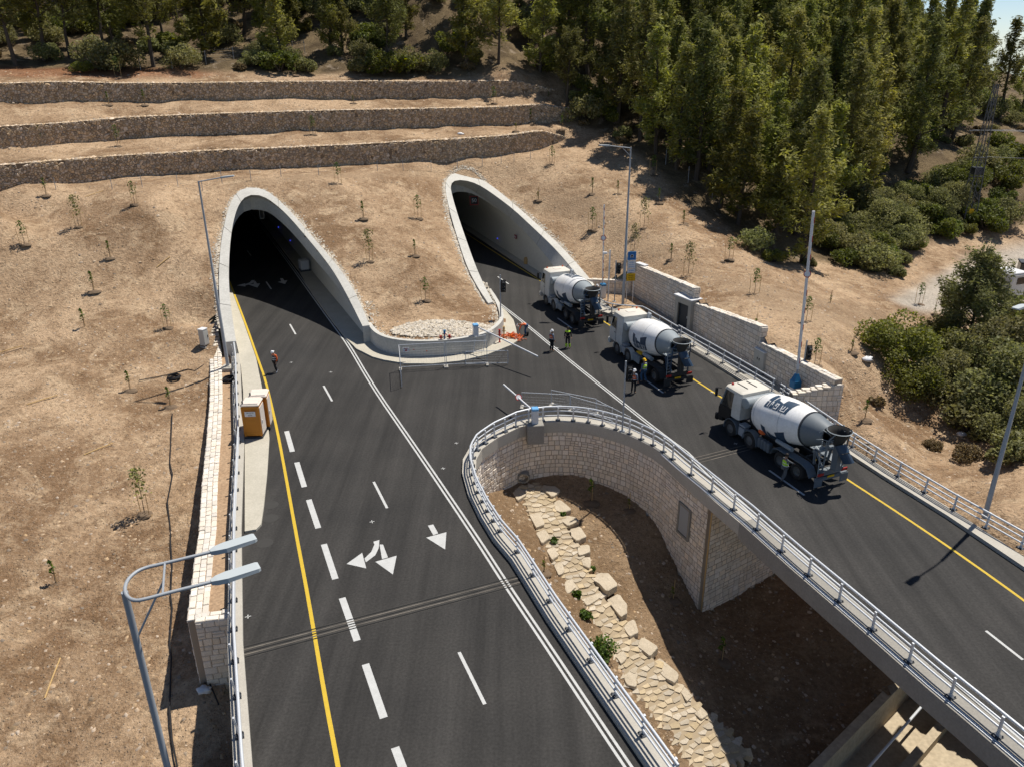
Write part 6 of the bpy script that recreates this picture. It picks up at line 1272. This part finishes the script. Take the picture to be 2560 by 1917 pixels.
    if lm[1]:
        for k, a in (('kl', 'al'), ('kr', 'ar')): b = MB(); b.tube([J[k].lerp(J[a], .35), J[a]+V(0, 0, .02)], [.088, .082], 10); b.build('gaiter', lm[1], th)
    for a, t in (('al', 'tl'), ('ar', 'tr')): skin_mesh('boot', [(J[a]+V(0, 0, .06), .055), (J[a]-V(0, 0, .02), .052), (J[t], (.048, .04))], [(0, 1), (1, 2)], th, boot, lv=1)
    M = Matrix.Translation(hd+hu*.045) @ hu.to_track_quat('Z', 'Y').to_matrix().to_4x4()
    if helmet:
        b = MB(); b.lathe([(.13, .0), (.135, .012), (.118, .03), (.11, .08), (.08, .125), (.035, .145), (0, .147)], M, 16); b.add([M @ Vector(q) for q in ((-.09, .09, .005), (.09, .09, .005), (.06, .18, -.01), (-.06, .18, -.01))], [(0, 1, 2, 3)]); b.build('helmet', helmet, th, smooth=40)
    else: b = MB(); b.lathe([(.1, -.05), (.105, .02), (.095, .06), (.06, .1), (0, .112)], M, 14); b.build('hair', MT['hair'], th, smooth=True)
    k = h/1.76; th.scale = (k, k, k); return th
M_ = MT; W1 = dict(kl=(-.11, .16, .52), al=(-.12, .02, .14), tl=(-.13, .18, .06), kr=(.11, .0, .5), ar=(.11, -.22, .13), tr=(.12, -.07, .045))
person('worker in a white helmet and orange vest walking alone on the left road', G(691, 931), 2.55, {**W1, 'tp': (.0, .12, 1.7), 'hd': (0, .09, 1.58), 'er': (.27, -.12, 1.17), 'wr': (.24, -.12, .93)}, M_['white'], M_['hiorange'], M_['greycloth'], M_['black_cloth'], M_['white'], 1.78)
bend = dict(pel=(0, -.18, .92), sp=(0, .0, 1.04), ch=(0, .2, 1.06), nk=(0, .36, 1.0), hd=(0, .47, .96), tp=(0, .58, .92), sl=(-.19, .22, 1.03), sr=(.19, .22, 1.03), el=(-.2, .34, .78), er=(.2, .34, .78), wl=(-.12, .42, .5), wr=(.12, .42, .5), hl=(-.1, -.17, .9), hr=(.1, -.17, .9), kl=(-.13, -.05, .48), kr=(.13, -.05, .48), al=(-.14, -.1, .09), ar=(.14, -.1, .09), tl=(-.16, .08, .045), tr=(.16, .08, .045))
person('worker in an orange shirt bending over the orange netting', G(1311, 839), 1.45, bend, M_['white'], M_['hiorange'], None, M_['denim'], M_['boot'], 1.75)
person('worker in a white helmet and orange vest standing on the double white line', G(1379, 878), -.9, {'wl': (-.12, .2, 1.05), 'el': (-.27, 0, 1.15)}, M_['white'], M_['bluecloth'], M_['hiorange'], M_['black_cloth'], M_['boot'], 1.8)
person('bareheaded worker in dark overalls with bright green shins', G(1419, 870), 2.9, {'wl': (-.3, .05, .93), 'al': (-.17, -.02, .09), 'tl': (-.2, .15, .045)}, None, M_['black_cloth'], None, (M_['black_cloth'], M_['hiyellow']), M_['black_cloth'], 1.8)
th = SC.objects[[o.name for o in SC.objects if o.name.startswith('person')][-1]]; b = MB(); b.lathe([(.19, 1.36), (.2, 1.42), (.13, 1.5)], Matrix.Diagonal((1.15, .8, 1, 1)), 14); b.build('shoulder_yoke', M_['hiyellow'], th)
person('worker in a white helmet and orange vest standing behind the ravine traffic light', G(1583, 982), -.5, {'el': (-.27, .0, 1.17)}, M_['white'], M_['bluecloth'], M_['hiorange'], M_['black_cloth'], M_['boot'], 1.78)
person('worker in a yellow helmet, green vest and jeans beside the middle mixer truck', G(1608, 955), .6, {**W1}, M_['yellow'], M_['bluecloth'], M_['hiyellow'], M_['denim'], M_['boot'], 1.8)
person('worker in a green vest reaching towards the rear wheels of the nearest mixer truck', G(1957, 1203), -1.2, {**W1, 'er': (.2, .28, 1.22), 'wr': (.1, .5, 1.12), 'el': (-.2, .26, 1.2), 'wl': (-.08, .46, 1.12)}, None, M_['greycloth'], M_['hiyellow'], M_['greycloth'], M_['black_cloth'], 1.78)
person('worker in a white helmet and orange vest behind the farthest mixer truck by the railing', G(1492, 757, .2), 1.2, {'wr': (.12, .25, 1.05), 'er': (.26, .02, 1.15)}, M_['white'], M_['black_cloth'], M_['hiorange'], M_['bluecloth'], M_['black_cloth'], 1.75)
# ------------------------------------------------------------------ trees, shrubs, saplings
def leaf_mesh(name, cen, size, rng, up=.35, aspect=1.8):    # one small leaf-clump quad per centre
    n = len(cen); a = rng.normal(size=(n, 3)); a /= np.linalg.norm(a, axis=1)[:, None]; a[:, 2] = a[:, 2]*(1-up)+up*rng.random(n); a /= np.linalg.norm(a, axis=1)[:, None]
    c = np.cross(a, rng.normal(size=(n, 3))); c /= np.linalg.norm(c, axis=1)[:, None]+1e-9
    s = size*(.6+.8*rng.random(n))[:, None]; A, C = a*s*aspect*.5, c*s*.5
    v = np.stack([cen-A*.9-C*.35, cen-A*.1+C, cen+A, cen-A*.1-C], 1).reshape(-1, 3)
    return v, np.arange(n*4).reshape(-1, 4)
def make_pine(seed, h, R, dens, mname, lean=0, bare=.08, name='pine_tree', leaf=.25, wide=0):
    rng = np.random.default_rng(seed); th = bpy.data.objects.new(name, None); COL.objects.link(th); trunk = MB(); pts = []; x = y = 0
    for k in range(9):
        pts.append(V(x+lean*k/8*h*.12, y, h*.97*k/8)); x += rng.normal()*.07; y += rng.normal()*.07
    trunk.tube(pts, [.02+.019*h*(1-k/8)**1.1 for k in range(9)], 7)
    cen = []
    nb = int(25*dens)
    for i in range(nb):
        f = bare+(1-bare)*((i+rng.random())/nb)**.85; i0 = min(7, int(f*8)); base = pts[i0].lerp(pts[i0+1], f*8-i0)
        prof = (min(1, (1-f)/(1-bare)*1.1+.04))**(.42 if wide else .85)*(.6+.4*min(1, (f-bare)/.2+.2))
        L = R*prof*(.45+.8*rng.random())*(1+.35*math.sin(i*.9+seed)); az = i*2.399+rng.normal()*.4; el = .12+.75*f**1.3+rng.normal()*.16
        d = V(math.cos(az)*math.cos(el), math.sin(az)*math.cos(el), math.sin(el)); tip = base+d*L+V(0, 0, L*.28)
        trunk.tube([base, base.lerp(tip, .55)-V(0, 0, .03*L), tip], [.018*h*.28*(1-f)+.025, .025, .012], 4)
        m = int(max(12, 46*L/R*dens)); t = .3+.72*rng.random(m)**.7; sp = .115*R*(.5+.6*(1-np.abs(t-.7)))
        B = np.array(base); T = np.array(tip); c = B+(T-B)*t[:, None]; c[:, 2] += L*.1*t**2
        nc = max(3, m//9); k = rng.integers(0, nc, m); off = rng.normal(size=(nc, 3))*sp.mean()*.9; c += off[k]+rng.normal(size=(m, 3))*(sp*.42)[:, None]*np.array([1, 1, .8]); cen.append(c)
    top = np.array(pts[-1]); m = int(30*dens); c = top+rng.normal(size=(m, 3))*np.array([.22, .22, .5])*R*.35-np.array([0, 0, .2]); cen.append(c)
    cen = np.concatenate(cen); cen = np.repeat(cen, 5, 0)+rng.normal(size=(len(cen)*5, 3))*leaf*np.array([.62, .62, 1.05])
    v, q = leaf_mesh('crown', cen, leaf*.55, rng, .6, 4.0); arrays('crown', v, q, MT[mname], th); trunk.build('trunk', MT['bark'], th)
    return th
def make_bush(seed, r, hgt, n, mname, name='shrub', leaf=.2, stems=True):
    rng = np.random.default_rng(seed); th = bpy.data.objects.new(name, None); COL.objects.link(th); cl = []
    for k in range(16):
        a = rng.random()*6.283; rr = r*math.sqrt(rng.random())*.72; z = hgt*(.25+.55*rng.random()*(1-.55*(rr/r)**2)); s = r*(.26+.2*rng.random()); m = n//16
        d = rng.normal(size=(m, 3)); d /= np.linalg.norm(d, axis=1)[:, None]; d[:, 2] *= .85; c = np.array([rr*math.cos(a), rr*math.sin(a), z])+d*s*(.55+.5*rng.random(m)**.6)[:, None]; cl.append(c)
    c = np.concatenate(cl); c = c[c[:, 2] > .03]; v, q = leaf_mesh('foliage', c, leaf, rng, .3, 1.5); arrays('foliage', v, q, MT[mname], th)
    b = MB()
    for k in range(7): a = k*.9; b.tube([V(0, 0, -.1), V(math.cos(a)*r*.3, math.sin(a)*r*.3, hgt*.35), V(math.cos(a)*r*.55, math.sin(a)*r*.55, hgt*.65)], [.05, .03, .012], 4)
    b.build('stems', MT['bark'], th); return th
PINES = [make_pine(1, 14.5, 3.2, 1.4, 'needles'), make_pine(2, 12.5, 2.9, 1.3, 'needles', lean=.6), make_pine(3, 16, 3.5, 1.5, 'needles_dark'), make_pine(4, 10.5, 2.6, 1.25, 'needles'), make_pine(5, 14, 3.0, 1.2, 'needles_dark', lean=-.7, bare=.26), make_pine(6, 7, 1.6, 1.0, 'needles', bare=.06), make_pine(7, 17, 3.1, 1.5, 'needles', lean=.3), make_pine(8, 12, 3.3, 1.3, 'needles_dark', bare=.1), make_pine(9, 11.5, 3.3, 1.25, 'needles_dark', lean=.4, bare=.3, wide=1), make_pine(10, 13, 3.6, 1.3, 'needles', lean=-.5, bare=.26, wide=1)]
BUSH = [make_bush(11, 1.6, 1.9, 2600, 'leaf_dark', leaf=.15), make_bush(12, 1.3, 1.5, 2200, 'leaf_olive', leaf=.14), make_bush(13, 2.0, 2.6, 3400, 'leaf_dark', leaf=.16), make_bush(14, .9, .9, 700, 'drygrass', 'dry_shrub'), make_bush(15, 2.3, 3.2, 3200, 'leaf_olive', leaf=.16), make_bush(16, 3.2, 3.9, 9000, 'leaf_dark', leaf=.15), make_bush(17, 3.4, 4.2, 9000, 'leaf_olive', leaf=.14), make_bush(18, 1.1, 1.1, 2600, 'drygrass', 'dry_shrub', leaf=.08), make_bush(19, 2.0, 3.6, 3800, 'leaf_dark', leaf=.16)]
USED = {}
def plant(protos, k, p, s, rz, label, cat, group, sz=None):
    src = protos[k]; key = src.name; sc = (s, s, s*(sz or 1))
    if key not in USED:
        USED[key] = 1; o = src; o.location = p; o.rotation_euler = (R_.uniform(-.04, .04), R_.uniform(-.04, .04), rz); o.scale = sc; o['label'] = label; o['category'] = cat; o['group'] = group; return o
    o = copy_tree(src, p, rz, label, sc, group); o['category'] = cat; o.rotation_euler[0] = R_.uniform(-.05, .05); o.rotation_euler[1] = R_.uniform(-.05, .05); return o
# pines one can tell apart: (u, v, kind, height factor, label)
FRONT = [(2005, 655, 0, 1.05, 'tall pine at the tip of the wood nearest the raised near barrier'), (1935, 600, 3, 1.0, 'slim pine just left of the tip of the wood'), (1845, 560, 3, 1.15, 'bright young pine with shrubs at its foot on the front edge of the wood'), (1800, 520, 1, 1.0, 'pine on the front edge of the wood above the kiosk'),
 (1905, 520, 0, .95, 'broad pine in the second row above the wood tip'), (2150, 500, 0, 1.05, 'wide feathery pine left of the pylon'), (2060, 540, 3, 1.2, 'leaning pine right of the wood tip'), (2270, 430, 2, 1.2, 'tall dark pine left of the pylon top'), (2380, 350, 4, 1.15, 'thin leaning dark pine behind the pylon'), (2500, 290, 4, 1.1, 'tall thin pine against the sky in the top right corner'),
 (2545, 300, 1, 1.0, 'pine cut by the right edge of the picture against the sky'), (1544, 306, 2, 1.1, 'dark pine with a bare trunk at the end of the terraces'), (1600, 352, 4, 1.15, 'leaning bare trunked pine above the tall yard lamp'), (1503, 280, 4, .75, 'small thin pine beside the end of the middle terrace'), (1690, 425, 1, 1.1, 'pine on the wood edge right of the leaning trunk'), (1740, 450, 2, 1.05, 'dense pine on the wood edge above the stone yard'), (1640, 385, 0, 1.0, 'pine behind the wire fence at the wood edge')]
LEFT = [(264, 139, 8, .95, 'dark trunked pine near the top left corner with bare lower stem'), (384, 168, 9, 1.0, 'pine with a bare brown trunk by the mesh fence'), (513, 137, 5, 1.6, 'bushy green pine left of the mesh fence end'), (677, 125, 9, .85, 'round crowned pine behind the mesh fence'), (825, 133, 1, .8, 'slender pale pine right of the mesh fence'), (858, 133, 3, .8, 'second slender pine right of the mesh fence'), (1166, 178, 3, 1.1, 'pine above the middle of the topmost terrace'), (1246, 166, 9, .85, 'tall pine above the right half of the topmost terrace'), (1349, 187, 1, .95, 'thin pine above the right end of the topmost terrace'),
 (40, 165, 8, 1.1, 'big dark pine in the top left corner'), (110, 150, 9, 1.0, 'second pine in the top left corner'), (175, 145, 8, 1.0, 'third pine from the left along the top edge'), (-60, 150, 9, 1.0, 'dark pine cut by the left edge'), (1015, 95, 1, .8, 'small pine high on the bare hill above the terraces'), (1420, 150, 0, 1.0, 'pine at the left end of the wood by the top edge'), (1470, 190, 2, 1.0, 'dark pine at the left end of the wood')]
for u, v, k, s, lb in FRONT+LEFT: p = hit(u, v); plant(PINES, k, p-V(0, 0, .15), s, R_.uniform(0, 6.28), lb, 'pine tree', 'pines one can tell apart')
taken = [o.location.copy() for o in SC.objects if o.name.startswith('pine_tree') and o.get('label')]
WOOD = [xy(hit(u, v)) for u, v in ((1500, 270), (1590, 335), (1690, 415), (1800, 500), (1900, 560), (1985, 610), (2080, 560), (2150, 480), (2260, 430), (2360, 360), (2450, 320))]+[(95, 135), (118, 160), (120, 205), (40, 215), (6, 170), (4, 128)]
cnt = 0
for _ in range(9000):
    x, y = R_.uniform(0, 120), R_.uniform(84, 215)
    if y > 150 and R_.random() < .35: continue
    if not bool(inpoly([x], [y], WOOD)[0]): continue
    dmin = 3.0 if y < 130 else 3.8
    if x > (.55 if y > 120 else .6)*y or any((x-t.x)**2+(y-t.y)**2 < dmin**2 for t in taken): continue
    p = V(x, y, float(gz(x, y)[0])-.15); taken.append(p); k = R_.choice([0, 7, 1, 2, 6, 3, 4, 5, 3] if y < 120 else [0, 7, 1, 2, 6, 4, 6])
    deep = 'pine in the front rows of the dense wood on the right hillside' if y < 112 else 'pine in the middle of the dense wood on the right hillside' if y < 140 else 'pine far up the dense wood towards the skyline'
    plant(PINES, k, p, R_.uniform(.65, 1.22), R_.uniform(0, 6.28), deep, 'pine tree', deep.replace('pine ', 'pines ')); cnt += 1
    if cnt >= 285: break
for _ in range(500):       # sparse trees on the left hill
    x, y = R_.uniform(-75, 8), R_.uniform(110, 142)
    if any((x-t.x)**2+(y-t.y)**2 < 4.6**2 for t in taken): continue
    if R_.random() < .25 and x > -40: continue
    p = V(x, y, float(gz(x, y)[0])-.15); taken.append(p); plant(PINES, R_.choice([8, 9, 1, 3, 5, 8, 9]), p, R_.uniform(.75, 1.05), R_.uniform(0, 6.28), 'scattered pine on the brown hill above the terraces', 'pine tree', 'scattered pines above the terraces'); cnt += 1
    if cnt > 335: break
# shrubs: (u, v, kind, scale, label)
SHR = [(700, 178, 0, 1.5, 'dark shrub behind the topmost terrace near the mesh fence'), (770, 180, 1, 1.2, 'olive shrub behind the topmost terrace near the mesh fence'), (960, 184, 2, 1.3, 'big dark shrub behind the middle of the topmost terrace'), (1020, 182, 0, 1.5, 'rounded shrub right of the big dark one behind the topmost terrace'), (1085, 180, 4, 1.0, 'tall olive shrub behind the topmost terrace'), (1135, 130, 2, 1.3, 'dark shrub on the hill above the topmost terrace'), (1390, 180, 2, 1.1, 'dark shrub by the right end of the topmost terrace'), (1430, 160, 0, 1.3, 'shrub at the left edge of the wood'), (900, 178, 1, 1.3, 'olive shrub by the slender pines'), (1455, 215, 1, 1.0, 'shrub just above the terrace ends'), (1560, 345, 1, 1.1, 'grey shrub at the foot of the bare trunked pine'),
 (2180, 640, 2, 1.1, 'dark shrub right of the wood tip'), (2110, 660, 0, 1.0, 'low shrub right of the wood tip by the dirt'), (2240, 620, 4, 1.0, 'pale leafy shrub left of the site road'), (2300, 560, 2, 1.2, 'shrub beside the pylon foot'), (2360, 590, 0, 1.3, 'shrub in front of the pylon'), (2460, 575, 2, 1.3, 'shrub right of the pylon foot'), (2520, 560, 4, 1.2, 'olive shrub at the right edge above the site road'), (2280, 500, 0, 1.5, 'shrub on the slope left of the pylon'), (2350, 480, 4, 1.1, 'olive shrub behind the pylon'), (2500, 470, 2, 1.4, 'dark shrub on the slope right of the pylon'), (2540, 400, 0, 1.5, 'shrub on the far slope at the right edge'), (2450, 420, 4, 1.2, 'olive shrub on the far slope'), (1935, 655, 0, .8, 'low shrub at the foot of the wood tip'), (1880, 625, 4, .9, 'bright shrub left of the wood tip'), (2200, 590, 1, 1.4, 'olive shrub in the hollow below the wide pine'), (2240, 690, 1, .8, 'small shrub at the start of the site road'),
 (2240, 905, 5, 1.0, 'big round dark bush on the right dirt slope'), (2330, 900, 5, .9, 'dark bush right of the big round one'), (2300, 985, 5, .8, 'shaded bush below the big round one'), (2370, 1000, 6, .95, 'olive bush in the gully'), (2450, 1010, 6, 1.3, 'grey olive bush above the right lamp post'), (2520, 960, 6, 1.35, 'grey olive bush at the right edge'), (2420, 1080, 1, 1.5, 'low olive bush left of the lamp post'), (2500, 1085, 6, .8, 'olive bush close behind the right lamp post'), (2400, 940, 6, 1.0, 'olive bush under the cone shaped tree'), (2330, 1120, 7, .75, 'dry brown shrub in the gully'), (2420, 1150, 7, 1.1, 'dry brown shrub below the olive bushes'), (2520, 1150, 1, 1.4, 'small green bush right of the lamp post'),  (2545, 820, 2, 1.2, 'dark bush right of the conifer by the site road'), (2190, 1010, 3, .7, 'small dry shrub under the wall corner')]
for u, v, k, s, lb in SHR: p = hit(u, v); plant(BUSH, k, p-V(0, 0, .1), s, R_.uniform(0, 6.28), lb, 'shrub', 'shrubs around the site')
p = hit(2418, 890); o = make_pine(21, 9.0, 3.2, 2.6, 'leaf_olive', bare=.03, leaf=.17); o.location = p-V(0, 0, .2); o['label'] = 'cone shaped olive green tree beside the site road on the right'; o['category'] = 'tree'
p = hit(2335, 855); o = make_bush(22, 1.9, 2.4, 4000, 'leaf_olive', 'flowering_shrub', leaf=.13); o.location = p; o['label'] = 'pale oleander shrub between the big dark bush and the cone shaped tree'; o['category'] = 'shrub'
HOLLOW = [xy(hit(u, v)) for u, v in ((1960, 665), (2080, 650), (2200, 690), (2260, 650), (2330, 600), (2440, 560), (2560, 540), (2560, 380), (2440, 440), (2300, 470), (2180, 540), (2060, 600))]
cnt = 0
for _ in range(900):
    x, y = R_.uniform(20, 110), R_.uniform(80, 135)
    if not bool(inpoly([x], [y], HOLLOW)[0]): continue
    plant(BUSH, R_.choice([0, 2, 4, 1, 3, 4, 5, 8, 2, 6]), V(x, y, float(gz(x, y)[0])-.15), R_.uniform(.6, 1.1), R_.uniform(0, 6.28), 'bush in the thick scrub between the wood and the pylon', 'shrub', 'thick scrub round the pylon'); cnt += 1
    if cnt >= 75: break
cnt = 0
for _ in range(3000):
    x, y = (R_.uniform(-75, 12), R_.uniform(100, 134)) if cnt < 130 else (R_.uniform(5, 110), R_.uniform(86, 160))
    if not bool(inpoly([x], [y], FOREST)[0]): continue
    if wall_step([x], [y])[0] < 4 and x < 0: continue
    p = V(x, y, float(gz(x, y)[0])-.1); k = R_.choice([0, 1, 2, 3, 3, 4, 4, 1]); left = x < 5
    plant(BUSH, k, p, R_.uniform(.7, 1.3), R_.uniform(0, 6.28), 'scrub bush scattered over the hill above the terraces' if left else 'undergrowth bush between the pines of the right hillside', 'shrub', 'scrub on the upper hill' if left else 'undergrowth of the wood'); cnt += 1
    if cnt > 285: break
# saplings with stakes
def make_sapling(kind, seed):
    rng = np.random.default_rng(seed); th = bpy.data.objects.new('sapling', None); COL.objects.link(th)
    if kind == 3: hgt = 1.2
    else: hgt = (2.1, 1.5, 2.9, 1.3)[kind]
    b = MB(); b.tube([V(0, 0, 0), V(.03, .02, hgt*.5), V(.0, .05, hgt)], [.022, .016, .008], 5); b.build('stem', MT['bark'], th)
    n = (110, 55, 230, 22)[kind]; t = rng.random(n)**.7; sp = (.16, .09, .26, .07)[kind]; cen = np.stack([rng.normal(size=n)*sp*(1.1-t*.5), rng.normal(size=n)*sp*(1.1-t*.5), hgt*(.35+.65*t) if kind != 3 else hgt*(.1+.6*t)], 1)
    v, q = leaf_mesh('leaves', cen, .1, rng, .3, 1.6); arrays('leaves', v, q, MT[('leaf_bright', 'leaf_bright', 'leaf_olive', 'leaf_dark')[kind]], th)
    for sx, sy in ([(-.35, .1), (.35, -.05)] if kind in (0, 2) else [(.06, .04)]): b = MB(); b.tube([V(sx, sy, -.1), V(sx*1.15, sy, 1.35 if kind else 1.6)], .02, 5); b.build('stake', MT['wood'], th)
    b = MB(); b.sphere((.05, -.05, -.08), .42, 12, 5, (1.15, .9, .33), .2, top=True); b.build('soil_mound', MT['soil'], th, smooth=True)
    return th
SAPS = [make_sapling(k, 40+k) for k in range(4)]
SAP = [(61.6, 612, 0, 'at the left edge below the lowest terrace'), (197, 566.6, 2, 'tallest on the upper left dirt'), (336.7, 511, 0, 'left of the tall lamp below the lowest terrace'), (275, 644.6, 1, 'small one on a dark mound on the upper left dirt'), (115, 488.6, 1, 'at the foot of the lowest terrace on the left'), (845.8, 460, 0, 'between the two tunnel tops'), (295.6, 365.4, 0, 'on the ledge between the lowest and middle terraces'), (104.7, 365, 0, 'far left on the ledge below the middle terrace'), (271, 262.8, 1, 'left one below the topmost terrace'), (361.3, 262.8, 1, 'right one of two below the topmost terrace'), (782, 336.7, 0, 'in the middle of the ledge below the middle terrace'), (883, 258.7, 3, 'bare stake below the topmost terrace'), (295.6, 193, 0, 'on the red soil above the topmost terrace'), (739, 189, 3, 'above the topmost terrace in the middle'),
 (907.5, 546, 1, 'low bright one high on the island slope'), (1045, 546, 0, 'staked one high on the island slope by the right tunnel'), (924, 653, 2, 'tall thin one in the middle of the island slope'), (1036.8, 638.5, 1, 'thin one on a mound in the middle of the island slope'), (1344.8, 501, 3, 'bare one right of the right tunnel top'), (1480.3, 484.5, 1, 'thin one left of the yard lamp high on the slope'), (1544, 484.5, 1, 'thin one just left of the yard lamp pole'), (1646.6, 507, 1, 'one right of the yard lamp high on the slope'), (1480.3, 574.8, 0, 'staked one left of the far barrier'), (1609.6, 570.7, 2, 'staked one right of the yard lamp'), (1708, 562.5, 1, 'one below the wood edge'), (1677, 648.8, 1, 'one above the stone wall'), (1720, 690, 2, 'thin grey one behind the stone wall'), (1379.7, 410.6, 0, 'bright staked one below the end of the lowest terrace'), (1234, 258.7, 0, 'on the ledge below the topmost terrace at the right'), (1371.5, 248.4, 3, 'bare stake near the right end of the topmost terrace'), (1289.4, 328.5, 3, 'left one below the right end of the middle terrace'), (1326.3, 308, 1, 'yellow staked one at the right end of the middle terrace'), (1404.3, 324.4, 1, 'right one below the end of the middle terrace'), (1585, 628, 2, 'thin grey one behind the blue sign'), (1632, 439, 0, 'staked one in the shade of the wood'),
 (1709, 558.4, 3, 'bare one in the sun below the wood'), (1822, 648.8, 0, 'leafy staked one below the wood tip'), (234, 728, 1, 'thin one above the middle of the left dirt'), (211.5, 822.5, 1, 'thin one on a dark mound in the left dirt'), (418.8, 818.4, 0, 'staked one left of the white cabinet'), (324.4, 974.4, 1, 'thin one left of the cable coil'), (425, 1015.4, 1, 'leafy column below the cable coil'), (361.3, 1282, 2, 'large staked one left of the black hose'), (139.6, 1458.7, 1, 'lone one in a damp hollow at the lower left'), (1063.5, 750.6, 0, 'bright one near the gravel bed on the island'), (1885.8, 736, 0, 'staked one on the dirt above the yard cabinet'), (2074.7, 761, 3, 'bare stake below the bushes on the right'), (1888, 822.5, 3, 'bare stake just behind the stone wall'), (2015, 804, 0, 'staked one behind the raised boom'), (2128, 880, 3, 'bare stake on a mound right of the stone corner'), (2296.5, 761, 0, 'staked one by the site road'), (2035.7, 912.8, 0, 'bright one behind the corner of the stone wall'), (2161, 1048, 1, 'one below the big round bush'), (2335.5, 785.5, 3, 'bare stake above the big round bush'),
 (1476.7, 1253.7, 1, 'yellow staked one at the head of the ravine'), (1571.6, 1274, 3, 'bare stake in the shade by the curved wall'), (1680.5, 1498, 3, 'bare stake in the shade under the abutment corner'), (1801.7, 1651.7, 1, 'staked one deep in the bridge shade'), (1359, 1430, 3, 'small one left of the flagstone path')]
first = {}
for u, v, k, lb in SAP:
    p = hit(u, v); lab = ('bare stake sapling ' if k == 3 else 'young sapling ')+lb.replace('bare stake ', '')
    if k not in first: o = SAPS[k]; first[k] = 1; o.location = p; o.rotation_euler.z = R_.uniform(-.5, .5); o['label'] = lab; o['category'] = 'sapling'; o['group'] = 'staked saplings'
    else: o = copy_tree(SAPS[k], p, R_.uniform(-.5, .5), lab, R_.uniform(.9, 1.15), 'staked saplings')
    o['category'] = 'sapling'
for u, v, r, lb in ((1505, 1640, .95, 'round green bush beside the flagstone path'), (1443, 1490, .3, 'small green tuft left of the flagstone path'), (1465, 1545, .36, 'green weed on the left bank of the flagstone path'), (1480, 1425, .2, 'green tuft between slabs on the right of the path'), (1405, 1290, .22, 'grassy weed near the top of the flagstone path'), (1385, 1355, .24, 'grass tuft in the middle of the flagstone path')):
    o = make_bush(int(u), r, r*1.3, int(900*r+120), 'leaf_bright', 'green_bush', leaf=.11); o.location = hit(u, v); o['label'] = lb; o['category'] = 'bush'; o['group'] = 'green plants in the ravine'
for o in PINES+BUSH+SAPS:
    if not o.get('label'):
        for c in list(o.children): bpy.data.objects.remove(c)
        bpy.data.objects.remove(o)
# ------------------------------------------------------------------ camera, light, sky
cam = bpy.data.cameras.new('camera'); co = bpy.data.objects.new('camera', cam); COL.objects.link(co)
cam.sensor_width = 36; cam.lens = F/2560*36; cam.clip_end = 2000; cam.clip_start = .5
co.matrix_world = Matrix.Translation((0, 0, H)) @ Matrix.Rotation(math.pi/2-TH, 4, 'X') @ Matrix.Rotation(-ROLL, 4, 'Z')
SC.camera = co
sun_dir = Vector((.36, .325, 1)).normalized()
sl = bpy.data.lights.new('sun', 'SUN'); so = bpy.data.objects.new('sun', sl); COL.objects.link(so)
sl.energy = 4.9; sl.angle = math.radians(.53); sl.color = (1, .95, .87); so.rotation_euler = sun_dir.to_track_quat('Z', 'Y').to_euler(); so.location = (40, 40, 80)
w = bpy.data.worlds.new('World'); SC.world = w; w.use_nodes = True; nt = w.node_tree
sky = nt.nodes.new('ShaderNodeTexSky'); sky.sky_type = 'NISHITA'; sky.sun_disc = False; sky.dust_density = .1; sky.ozone_density = 2; sky.air_density = .6; sky.sun_elevation = math.asin(sun_dir.z); sky.sun_rotation = math.atan2(sun_dir.x, sun_dir.y)
nt.links.new(sky.outputs[0], nt.nodes['Background'].inputs[0]); nt.nodes['Background'].inputs[1].default_value = .09
SC.view_settings.view_transform = 'Standard'; SC.view_settings.look = 'None'; SC.view_settings.exposure = .22; SC.view_settings.gamma = 1
SC.cycles.max_bounces = 5; SC.cycles.diffuse_bounces = 4; SC.cycles.transmission_bounces = 2; SC.cycles.use_denoising = True
